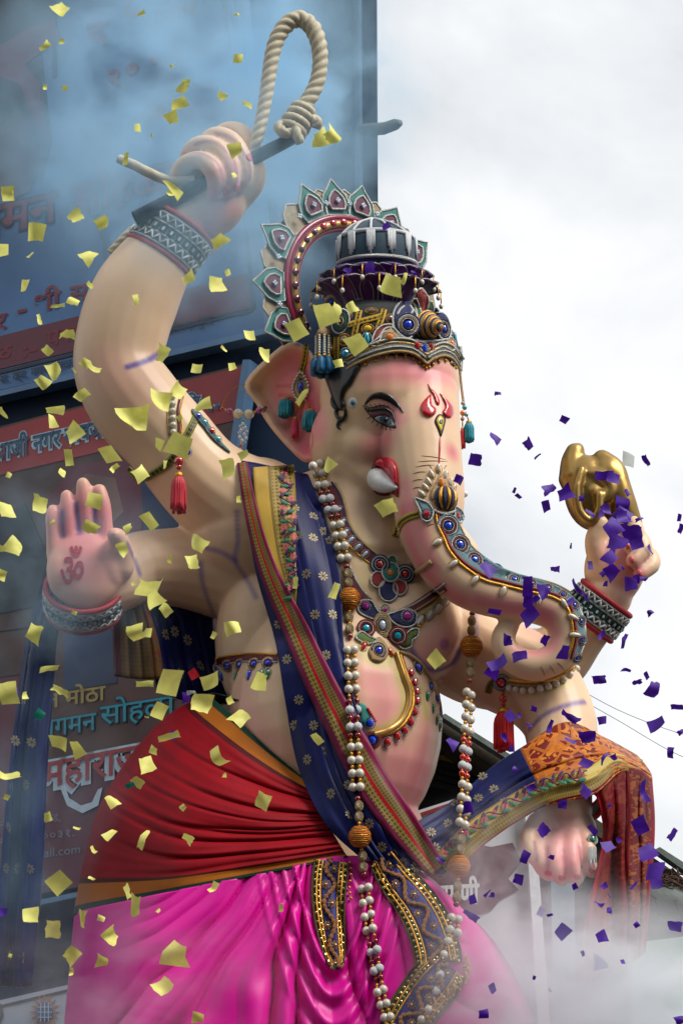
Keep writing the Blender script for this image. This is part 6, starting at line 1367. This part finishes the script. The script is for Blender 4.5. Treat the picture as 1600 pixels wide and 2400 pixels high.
# ================================================================== held things
rope = thing('rope_noose', P(700, 300, 110), 'twisted cream rope noose knotted round the rod in the raised fist', 'rope')
M_rope = mat('cream_rope', lin((.74, .70, .60)), .6, 0, .12, 30, .2, 120)
RP = [(560, 372, 90, 13), (590, 352, 105, 14), (602, 325, 112, 15), (614, 275, 112, 16), (624, 220, 112, 17), (631, 172, 112, 18), (640, 120, 112, 19), (655, 80, 112, 20), (678, 53, 112, 21), (706, 45, 112, 21), (732, 66, 112, 21), (747, 105, 112, 20), (750, 150, 112, 19), (742, 195, 112, 19), (724, 232, 112, 20), (700, 268, 114, 20), (690, 292, 116, 18)]
def rope_obj(ctrl, n, pitch, par, name='strand', depth=.22):
    c = catmull(ctrl, n); pts = [P(*q[:3]) for q in c]; rad = [q[3] * S(*q[:3]) for q in c]; acc = [0]
    for a, b_ in zip(pts, pts[1:]): acc.append(acc[-1] + (b_ - a).length)
    V, Fc = tube_geo(pts, rad, 20, ridge=lambda i, an: 1 - depth + depth * abs(math.cos(1.5 * an - acc[i] / pitch * math.pi)) ** .7); return mesh_obj(name, V, Fc, M_rope, par)
rope_obj(RP, 520, .042, rope, 'loop')
rope_obj([(459, 424, 118, 13), (430, 425, 110, 13), (396, 424, 100, 12), (350, 405, 92, 12), (310, 385, 85, 12), (278, 372, 80, 11)], 90, .07, rope, 'loose_end', .06)
rope_obj([(345, 520, -20, 13), (322, 534, -25, 13), (295, 555, -25, 12), (275, 575, -28, 11), (258, 592, -30, 9)], 120, .04, rope, 'trailing_end')
RA = (P(690, 322, 108) - P(322, 512, 132)).normalized()
def wrapcoil(cx, cy, r, tr, k, ax, ry=1.0):
    c = P(cx, cy, 112); e1, e2, e3 = axis_frame(c, ax); V, Fc = tube_geo([c + (e1 * math.cos(a) + e2 * math.sin(a) * ry) * r * .00172 + e3 * (a / 6.283 - .5) * .012 for a in [2 * math.pi * i / 60 for i in range(60)]], tr * .00172, 12, True, ridge=lambda i, an: .86 + .14 * abs(math.cos(1.5 * an - i * .9))); mesh_obj('knot_turn', V, Fc, M_rope, rope)
kd_ = (P(722, 232, 112) - P(690, 300, 112)).normalized()
for x, y, r in ((686, 305, 27), (694, 290, 29), (703, 274, 27), (710, 260, 24)): wrapcoil(x, y, r, 11, 0, kd_ * 1.0 + RA * .2)
for pth in ([(668, 290, 120, 14), (655, 298, 128, 15), (664, 310, 135, 14), (684, 312, 140, 12)], [(728, 276, 120, 13), (742, 288, 116, 15), (738, 300, 112, 13)], [(690, 300, 140, 13), (698, 322, 138, 13), (704, 335, 128, 11)]): rope_obj(pth, 60, .042, rope, 'knot_end')
rod = thing('iron_rod', P(322, 512, 132), 'dark hollow iron rod gripped in the raised fist', 'rod')
M_rod = mat('dark_steel', lin((.12, .19, .24)), .3, .6, .2, 30)
p0, p1 = P(318, 513, 132), P(692, 321, 108); k = .00172; ps = [p0 + (p1 - p0) * (i / 12) for i in range(13)]
V, Fc = tube_geo(ps, [20 * k - 4 * k * i / 12 for i in range(13)], 20); Fc = Fc[:-2] + [Fc[-1]]; mesh_obj('tube', V, Fc, M_rod, rod)
V, Fc = tube_geo([ps[0] + (ps[1] - ps[0]) * .01, ps[0] + (ps[1] - ps[0]) * .9], [16 * k, 16 * k], 20); Fc = [f[::-1] for f in Fc[:-2]] + [Fc[-1]]; mesh_obj('bore', V, Fc, mat('rod_bore', lin((.03, .04, .05)), .8), rod)
V, Fc = tube_geo([ps[0], ps[0] + (ps[1] - ps[0]) * .06], [20.6 * k, 20.6 * k], 20); mesh_obj('rim', V, Fc[:-2], M_rod, rod)
# golden conch
conch = thing('golden_conch', P(1400, 1240, 0), 'golden conch shell held upright in the far raised hand', 'conch')
cg = Geo(); cg.ball(1382, 1155, 0, 62, 88, 58, rot=.12); cg.ball(1425, 1120, 20, 40, 50, 44); cg.chain([(1346, 1062, 0, 24), (1342, 1085, 0, 30), (1348, 1120, 0, 42)], 12, 16); cg.chain([(1345, 1062, 0, 20), (1352, 1054, 0, 17)], 6, 12)
cg.chain([(1410, 1075, 22, 22), (1438, 1100, 30, 26), (1448, 1140, 34, 30), (1462, 1190, 30, 32), (1480, 1230, 20, 26)], 24, 14); cg.chain([(1362, 1100, 58, 9), (1350, 1150, 64, 11), (1358, 1200, 62, 12), (1385, 1222, 56, 12), (1402, 1196, 66, 10), (1404, 1160, 66, 11)], 30, 12); cg.chain([(1385, 1110, 50, 14), (1412, 1120, 56, 16), (1430, 1145, 56, 15), (1415, 1165, 56, 14), (1392, 1150, 56, 12)], 30, 12)
cg.chain([(1402, 1215, 40, 17), (1392, 1232, 36, 16), (1376, 1222, 40, 13)], 14, 12)
craw = mesh_obj('shell', cg.v, cg.f, mat('polished_gold', lin((.62, .50, .28)), .36, .75, .15, 12)); r_ = craw.modifiers.new('r', 'REMESH'); r_.mode = 'VOXEL'; r_.voxel_size = .0085; s_ = craw.modifiers.new('s', 'SMOOTH'); s_.iterations = 2
d_ = bpy.context.evaluated_depsgraph_get(); me_ = bpy.data.meshes.new_from_object(craw.evaluated_get(d_), depsgraph=d_); bpy.data.objects.remove(craw); me_.polygons.foreach_set('use_smooth', [True] * len(me_.polygons)); link(bpy.data.objects.new('shell', me_), conch)
# ================================================================== embroidered trim on the dhoti
DB = bvh_of(dhoti)
M_trim = mat('antique_gold_braid', lin((.36, .30, .16)), .4, .5, .5, 300, .8, 500); M_trimb = mat('royal_blue_velvet', lin((.08, .08, .42)), .6, 0, .25, 60, .2, 300, sheen=.3); M_copper = mat('copper_zardozi', lin((.66, .46, .30)), .4, .5, .4, 400, .8, 600); M_seq = mat('sequin', lin((.80, .74, .50)), .12, .9, .2, 50)
tp = bpy.data.objects.new('embroidered_trim', None); link(tp, statue, Matrix.Identity(4)); tp['label'] = 'navy and gold sequinned trim edging the dhoti'
def trim(path, wd, nscroll):
    ribbon('braid', path, wd, M_trim, tp, DB, 8, 6, 90, 8)
    w2 = [q * .48 for q in wd]; ribbon('velvet_field', path, w2, M_trimb, tp, DB, 11, 3, 90, 6)
    c = catmull([(*p, q) for p, q in zip(path, wd)], nscroll * 10)
    def offs(i, s):
        a, b_ = c[max(0, i - 1)], c[min(len(c) - 1, i + 1)]; dx, dy = b_[0] - a[0], b_[1] - a[1]; l_ = math.hypot(dx, dy) or 1; return (c[i][0] - dy / l_ * s * c[i][2], c[i][1] + dx / l_ * s * c[i][2])
    stroke('zardozi_scroll', [offs(i, .15 * math.sin(i / 10 * math.pi)) for i in range(0, len(c), 2)], 6, M_copper, tp, DB, len(c) * 2, 14, 6, ridge=lambda i, a: .8 + .2 * math.sin(i * 1.3))
    for i in range(5, len(c), 10):
        s = -.1 if (i // 10) % 2 == 0 else .1
        x, y = offs(i, s); inst('zardozi_flower', shared('petal8', M_copper), frame(DB, x, y, .5, 16, i, 0, 11, 11, 8), tp); inst('sequin', shared('smallball', M_seq), frame(DB, x, y, .6, 18, 0, 0, 3.4, 3.4, 2), tp)
    for s in (-.42, -.32, .32, .42):
        for i in range(1, len(c), 3 if abs(s) < .4 else 4):
            x, y = offs(i, s); inst('sequin', shared('gem', M_seq), frame(DB, x, y, random.uniform(.2, .8), 12, random.random() * 3, 0, 3.6, 3.6, 1.4), tp)
    for s in (-.5, -.37, -.26, .26, .37, .5): stroke('gold_cord', [offs(i, s) for i in range(0, len(c), 4)], 2.2, M_gold if abs(s) < .45 else M_trim, tp, DB, len(c), 11, 5)
trim([(777, 2018), (772, 2060), (770, 2110), (774, 2170), (782, 2225), (792, 2272)], [78, 80, 76, 66, 52, 26], 6)
trim([(895, 2010), (930, 2062), (970, 2110), (1000, 2160), (1020, 2215), (1028, 2260)], [66, 84, 96, 104, 108, 110], 7)
trim([(1050, 2262), (1020, 2300), (985, 2345), (955, 2390), (935, 2440)], [100, 120, 116, 110, 110], 6)
pk = [(1085, 2232), (1094, 2248), (1088, 2272), (1060, 2300), (1030, 2322), (1000, 2350)]
for i, q in enumerate(catmull(pk, 11)):
    h = hit(DB, q[0], q[1]); p = (h[0] if h else P(q[0], q[1], 400)) - FWD * .03; V, Fc = tube_geo([p, p + Vector((.008, 0, -.02)), p + Vector((0, 0, -.04))], .0035, 5); mesh_obj('fringe_link', V, Fc, M_gold, tp); inst('fringe_bead', shared('smallball', M_gold), Matrix.Translation(p + Vector((0, 0, -.045))) @ Matrix.Diagonal((.007, .007, .007, 1)), tp)
for i, q in enumerate(catmull([(820, 2022), (822, 2050), (818, 2080), (822, 2105)], 7)): inst('fringe_bead', shared('smallball', M_gold), frame(DB, q[0], q[1], .6, 10, 0, 0, 4, 4, 4), tp)

# ================================================================== confetti in the air: each scrap a thing of its own
def paper(name, c, tr=.28):
    m = bpy.data.materials.new(name); m.use_nodes = True; t = m.node_tree; b = t.nodes['Principled BSDF']; o = t.nodes['Material Output']
    n = t.nodes.new('ShaderNodeTexNoise'); n.inputs['Scale'].default_value = 25; co_ = t.nodes.new('ShaderNodeTexCoord'); t.links.new(co_.outputs['Object'], n.inputs['Vector'])
    mp = t.nodes.new('ShaderNodeMapRange'); mp.inputs[1].default_value = .3; mp.inputs[2].default_value = .7; mp.inputs[3].default_value = .88; mp.inputs[4].default_value = 1.1; t.links.new(n.outputs['Fac'], mp.inputs[0])
    mu = t.nodes.new('ShaderNodeVectorMath'); mu.operation = 'SCALE'; mu.inputs[0].default_value = c; t.links.new(mp.outputs[0], mu.inputs['Scale']); t.links.new(mu.outputs[0], b.inputs['Base Color'])
    b.inputs['Roughness'].default_value = .55; tl = t.nodes.new('ShaderNodeBsdfTranslucent'); t.links.new(mu.outputs[0], tl.inputs['Color'])
    mx_ = t.nodes.new('ShaderNodeMixShader'); mx_.inputs[0].default_value = tr; t.links.new(b.outputs[0], mx_.inputs[1]); t.links.new(tl.outputs[0], mx_.inputs[2]); t.links.new(mx_.outputs[0], o.inputs['Surface'])
    return m
PAPER = {'yellow': paper('yellow_tissue', lin((.97, .96, .52))), 'purple': paper('purple_tissue', lin((.30, .08, .62)), .3), 'teal': paper('teal_tissue', lin((.02, .50, .42))), 'red': paper('red_tissue', lin((.70, .05, .12))), 'white': paper('white_tissue', lin((.80, .82, .80)))}
def scrap(x, y, r, colour, z, rng):
    """crumpled four- or five-sided bit of paper about r px in half width"""
    k = S(x, y, z) * r * .93; n = 5; base = P(x, y, z)
    asp = rng.choice((.35, .6, .75, .9, 1.0)) * rng.uniform(.85, 1.1); cor = [(-1 + rng.uniform(-.1, .3), -asp + rng.uniform(-.2, .25)), (1 - rng.uniform(-.1, .3), -asp + rng.uniform(-.2, .25)), (1 - rng.uniform(-.1, .35), asp - rng.uniform(-.2, .25)), (-1 + rng.uniform(-.1, .35), asp - rng.uniform(-.2, .25))]
    ang = rng.uniform(0, 6.28); bend = rng.choice((-1, 1)) * rng.choice((.3, .7, 1.0, 1.5)) * rng.uniform(.6, 1.2); ba = rng.uniform(0, 3.14); cre = rng.uniform(-.5, .5); tear = rng.uniform(0, .12)
    V, Fc = [], []
    nn = (-ray(x, y).normalized() + Vector((rng.uniform(-.75, .75), 0, rng.uniform(-.75, .75)))).normalized(); e1 = nn.cross(Vector((math.sin(ang), .1, math.cos(ang)))).normalized(); e2 = nn.cross(e1)
    for j in range(n):
        for i in range(n):
            u, v = i / (n - 1), j / (n - 1)
            px = (cor[0][0] * (1 - u) + cor[1][0] * u) * (1 - v) + (cor[3][0] * (1 - u) + cor[2][0] * u) * v; py = (cor[0][1] * (1 - u) + cor[1][1] * u) * (1 - v) + (cor[3][1] * (1 - u) + cor[2][1] * u) * v
            if i in (0, n - 1) or j in (0, n - 1): px += rng.uniform(-tear, tear); py += rng.uniform(-tear, tear)
            q = px * math.cos(ba) + py * math.sin(ba); h = bend * .55 * q * q + cre * abs(px * math.sin(ba + 1) - py * math.cos(ba + 1)) + rng.uniform(-.04, .04)
            V.append((e1 * px + e2 * py + nn * h) * k)
    for j in range(n - 1):
        for i in range(n - 1): q = j * n + i; Fc.append((q, q + 1, q + n + 1, q + n))
    me = bpy.data.meshes.new('paper_scrap'); me.from_pydata([tuple(v) for v in V], [], Fc); me.polygons.foreach_set('use_smooth', [rng.random() < 2] * len(Fc)); me.materials.append(PAPER[colour])
    o = bpy.data.objects.new('paper_scrap', me); return link(o, None, Matrix.Translation(base))
Y_ = '''143,25,20 325,30,12 105,105,15 143,95,9 150,202,8 548,135,16 420,203,17 413,237,20 395,270,20 316,292,15 510,220,18 567,239,14 735,318,22 765,314,20 540,343,18 290,363,18 397,434,30 18,445,18 80,533,28 176,497,19 238,510,17 5,573,18 205,585,24 503,553,25 433,638,20 494,655,19 60,657,20 205,653,18 132,703,20 170,690,13 313,688,16 89,733,16 151,767,21 570,770,17 685,755,27 110,805,13 375,812,22 605,818,21 213,847,21 452,847,15 128,855,21 97,882,18 780,833,15 190,907,20 748,722,30 772,712,18 805,706,14 820,790,24 890,650,29 928,640,17 695,910,25 408,900,24 365,922,28 465,927,24 130,940,28 120,968,22 8,950,18 175,993,25 300,965,34 410,1020,33 160,1050,20 253,1045,25 262,1075,14 365,1020,15 325,1085,20 380,1067,16 525,1078,22 755,1070,20 560,1045,13 547,1147,9 890,1167,26 95,1158,22 18,1170,22 217,1150,22 345,1197,28 210,1208,22 292,1213,14 277,1258,22 37,1253,24 453,1243,27 5,1260,9 390,1287,14 440,1290,17 3,1320,14 680,1337,15 769,1357,21 350,1352,35 350,1380,22 380,1400,14 533,1440,20 76,1452,24 310,1453,22 341,1453,13 115,1535,24 998,1515,22 595,1565,28 333,1570,22 393,1568,32 480,1563,26 137,1585,29 462,1617,26 368,1632,22 20,1590,30 550,1650,22 390,1692,28 138,1705,24 180,1720,25 730,1697,20 498,1745,26 335,1757,22 318,1795,18 10,1783,30 262,1838,18 605,1840,22 110,1875,13 252,1917,19 328,1925,29 434,1925,17 135,2026,26 290,2048,25 310,2082,30 492,2042,17 188,2114,28 235,2108,12 70,2103,20 125,2135,26 247,2149,20 165,2193,22 238,2203,17 395,2190,32 373,2269,26 453,2333,16 645,2085,10'''
Pu = '''1142,903,9 1294,963,12 1137,1006,17 1213,1020,15 1233,1048,10 1087,1056,16 1484,1062,21 1378,1092,26 1408,1097,18 1055,1099,14 1440,1130,10 1180,1127,8 1190,1140,9 1258,1123,18 1300,1140,22 1253,1162,16 1560,1190,10 1562,1215,16 1310,1253,8 1430,1180,25 1410,1210,26 1452,1225,24 1420,1245,27 1462,1250,18 1400,1280,20 1274,1308,16 1355,1300,14 1405,1310,20 1450,1340,18 1120,1310,20 1210,1345,28 1250,1365,20 1320,1350,25 1345,1370,17 1137,1404,17 1215,1412,23 1215,1385,15 1310,1380,13 1250,1470,17 1163,1473,17 1190,1505,20 1295,1500,20 1145,1525,23 1130,1545,17 1380,1460,14 1430,1477,15 1375,1560,19 1440,1537,13 1460,1567,17 1500,1583,18 1553,1622,19 1507,1663,21 1562,1680,13 1170,1645,18 1305,1650,25 1260,1670,19 1383,1655,14 1215,1665,11 1310,1700,17 1350,1690,22 1383,1740,18 1345,1755,17 1537,1728,16 1038,1705,17 1155,1695,14 1220,1810,13 1345,1820,18 1290,1845,17 1475,1820,25 1078,1853,15 1245,1907,17 1395,1945,21 1470,1900,22 1545,1918,20 1360,1905,17 1205,1968,19 1010,1975,13 1490,1960,23 1500,2000,25 1510,2030,20 1190,2020,14 1120,2050,15 1455,2035,14 1375,2078,14 1400,2090,11 1080,2100,25 1240,2095,13 1290,2140,19 1380,2150,15 1380,2210,20 1130,2270,15 1260,2270,8 1545,2130,21 1110,2330,13 1560,2340,11 1085,2065,15 885,522,13 950,628,9 850,612,15 800,622,12 35,1583,14 430,1605,15 8,2095,13 397,1690,12'''
LM = [('beside the rope noose', 660, 180), ('over the dated lines of the pale banner', 300, 200), ('by the dark print of the pale banner', 90, 80), ('beside the raised fist', 480, 380), ('by the hollow end of the rod', 330, 460), ('over the large letters of the pale banner', 90, 500), ('in front of the raised forearm', 290, 690), ('over the lower lines of the pale banner', 100, 730),
      ('between forearm and halo', 530, 680), ('around the raised elbow', 200, 870), ('in front of the crown', 860, 670), ('by the crown tassel', 730, 740), ('in front of the ear', 650, 850), ('around the pearls of the raised armlet', 400, 930), ('over the red banner title', 140, 1000), ('around the red armlet tassel', 400, 1080), ('before the shoulder and neck', 640, 1090), ('beside the mouth', 890, 1150),
      ('before the open palm and fingers', 190, 1200), ('at the picture edge level with the palm', 20, 1230), ('between the palm and the shoulder', 400, 1240), ('before the shawl', 720, 1340), ('below the wrist of the open palm', 330, 1400), ('over the hanging stole', 80, 1560), ('at the upper edge of the red wrap', 440, 1590), ('before the bare waist', 570, 1600), ('over the turquoise letters', 200, 1680), ('before the red wrap', 400, 1830), ('over the small print low down', 180, 1900), ('near the orange hem of the wrap', 300, 2060), ('beyond the edge of the dhoti', 130, 2130), ('before the pink dhoti', 400, 2230),
      ('beside the brow ornament against the sky', 1130, 930), ('in the open sky between trunk and conch', 1210, 1060), ('around the top of the conch', 1400, 1080), ('just beside the conch', 1280, 1140), ('at the sky edge beyond the conch hand', 1560, 1200), ('over the knuckles holding the conch', 1430, 1220), ('around the wrist below the conch', 1400, 1330), ('over the upper bend of the trunk', 1180, 1340), ('inside the curl of the trunk', 1220, 1440), ('below the curl of the trunk', 1160, 1540), ('in the sky beyond the bent elbow', 1470, 1580), ('above the orange drape', 1280, 1660), ('over the orange drape', 1360, 1740), ('beside the belly and pearl strand', 1040, 1770), ('before the resting hand', 1260, 1880), ('over the red hanging end', 1440, 1930), ('in the smoke below the resting hand', 1200, 2060), ('low in the white smoke', 1330, 2200), ('at the smoky corner by the shed', 1540, 2150), ('over the knee', 1100, 2320), ('on the lotus tier of the crown', 850, 600)]
rj = random.Random(5)
Y_ += ' ' + ' '.join(f'{rj.uniform(5, 560):.0f},{rj.uniform(20, 2320):.0f},{rj.choice((6, 8, 9, 11, 12)):.0f}' for _ in range(34))
Pu += ' ' + ' '.join(f'{rj.gauss(1400, 55):.0f},{rj.gauss(1240, 75):.0f},{rj.choice((9, 12, 15, 18)):.0f}' for _ in range(16)) + ' ' + ' '.join(f'{rj.uniform(1100, 1560):.0f},{rj.uniform(1300, 2250):.0f},{rj.choice((6, 8, 10)):.0f}' for _ in range(24))
ORD = ['highest', 'second highest', 'third highest', 'fourth highest', 'fifth highest', 'sixth highest', 'seventh highest', 'eighth highest', 'ninth highest', 'tenth highest', 'eleventh highest', 'twelfth highest', 'thirteenth highest', 'fourteenth highest', 'fifteenth highest', 'sixteenth highest', 'seventeenth highest', 'eighteenth highest', 'nineteenth highest', 'twentieth highest']
rng = random.Random(21); made = {}
for colour, txt in (('yellow', Y_), ('purple', Pu), ('teal', '92,1640,15 300,1803,13'), ('red', '443,1547,12'), ('white', '440,1590,14 1445,1055,19')):
    for tok in txt.split():
        x, y, r = [float(q) for q in tok.split(',')]; X, Yp = x * 1.0204, y * 1.0204
        z = rng.uniform(470, 900) if X < 1000 or Yp < 1900 else rng.uniform(430, 760)
        o = scrap(X, Yp, r * 1.0204, colour, z, rng); lm = min(LM, key=lambda q: (q[1] - x) ** 2 + (q[2] - y) ** 2)[0]; made.setdefault((colour, lm), []).append((y, o))
for (colour, lm), lst in made.items():
    lst.sort(key=lambda q: q[0])
    for i, (y, o) in enumerate(lst):
        o['label'] = f'{colour} paper scrap floating {lm}' if len(lst) == 1 else f'{ORD[i]} {colour} paper scrap {lm}' if i < len(lst) - 1 else f'lowest {colour} paper scrap {lm}'
        o['category'] = 'confetti'; o['group'] = f'{colour} paper confetti in the air'
print('scraps', sum(len(v) for v in made.values()), max(len(v) for v in made.values()))

# ================================================================== smoke
def smoke_mat(name, col, dens, scale, lo, hi, seed, det=3):
    m = bpy.data.materials.new(name); m.use_nodes = True; t = m.node_tree; t.nodes.clear()
    o = t.nodes.new('ShaderNodeOutputMaterial'); v = t.nodes.new('ShaderNodeVolumePrincipled'); t.links.new(v.outputs[0], o.inputs['Volume'])
    v.inputs['Color'].default_value = col + (1,); v.inputs['Anisotropy'].default_value = .2
    co_ = t.nodes.new('ShaderNodeTexCoord'); ln = t.nodes.new('ShaderNodeVectorMath'); ln.operation = 'LENGTH'; t.links.new(co_.outputs['Object'], ln.inputs[0])
    fo = t.nodes.new('ShaderNodeMapRange'); fo.inputs[1].default_value = 1.0; fo.inputs[2].default_value = .25; fo.inputs[3].default_value = 0; fo.inputs[4].default_value = 1; fo.interpolation_type = 'SMOOTHSTEP'; t.links.new(ln.outputs['Value'], fo.inputs[0])
    mp = t.nodes.new('ShaderNodeMapping'); mp.inputs['Location'].default_value = (seed * 3.1, seed * 1.7, seed); t.links.new(co_.outputs['Object'], mp.inputs[0])
    n = t.nodes.new('ShaderNodeTexNoise'); n.inputs['Scale'].default_value = scale; n.inputs['Detail'].default_value = det; n.inputs['Roughness'].default_value = .55; n.inputs['Distortion'].default_value = .6; t.links.new(mp.outputs[0], n.inputs['Vector'])
    r = t.nodes.new('ShaderNodeMapRange'); r.inputs[1].default_value = lo; r.inputs[2].default_value = hi; r.inputs[3].default_value = 0; r.inputs[4].default_value = dens; t.links.new(n.outputs['Fac'], r.inputs[0])
    mu = t.nodes.new('ShaderNodeMath'); mu.operation = 'MULTIPLY'; t.links.new(fo.outputs[0], mu.inputs[0]); t.links.new(r.outputs[0], mu.inputs[1]); t.links.new(mu.outputs[0], v.inputs['Density'])
    return m
def smoke(name, x, y, z, rx, ry, rz, label, **k):
    m = smoke_mat(name, **k); me = lathe(name, [(.02, -1)] + [(math.sin(a), -math.cos(a)) for a in [math.pi * i / 12 for i in range(1, 12)]] + [(.02, 1)], 20, m)
    o = inst(name, me, Matrix.Translation(P(x, y, z)) @ Matrix.Diagonal((rx, ry, rz, 1))); tag(o, label, 'smoke', kind='stuff')
BL, WH = (.56, .82, 1.0), (.95, .975, 1.0)
smoke('smoke_plume', 470, 260, -480, 1.25, .75, 1.25, 'blue smoke drifting before the pale banner', col=BL, dens=7.5, scale=2.8, lo=.44, hi=.66, seed=1, det=5)
smoke('smoke_plume', 470, 420, 330, .75, .30, .75, 'thin blue smoke round the raised fist', col=BL, dens=3.4, scale=3.0, lo=.44, hi=.66, seed=2, det=5)
smoke('smoke_plume', 110, 1330, 330, .62, .26, .62, 'thin blue smoke before the open palm', col=BL, dens=2.0, scale=3.0, lo=.45, hi=.66, seed=3, det=5)
smoke('smoke_plume', 40, 1950, 120, .55, .25, .9, 'thin smoke along the hanging stole', col=BL, dens=1.8, scale=3.0, lo=.45, hi=.68, seed=8, det=5)
smoke('smoke_plume', 250, 2330, 560, .85, .22, .42, 'faint smoke low before the pink dhoti', col=WH, dens=1.8, scale=3.0, lo=.46, hi=.66, seed=4)
smoke('smoke_plume', 1420, 2370, 470, .80, .34, .50, 'dense white smoke billowing at the lower corner', col=WH, dens=13, scale=3.0, lo=.38, hi=.62, seed=5, det=5)
smoke('smoke_plume', 1190, 2120, 440, .48, .20, .50, 'pale smoke veiling the resting hand and hoarding', col=WH, dens=6.0, scale=3.2, lo=.46, hi=.66, seed=6, det=5)
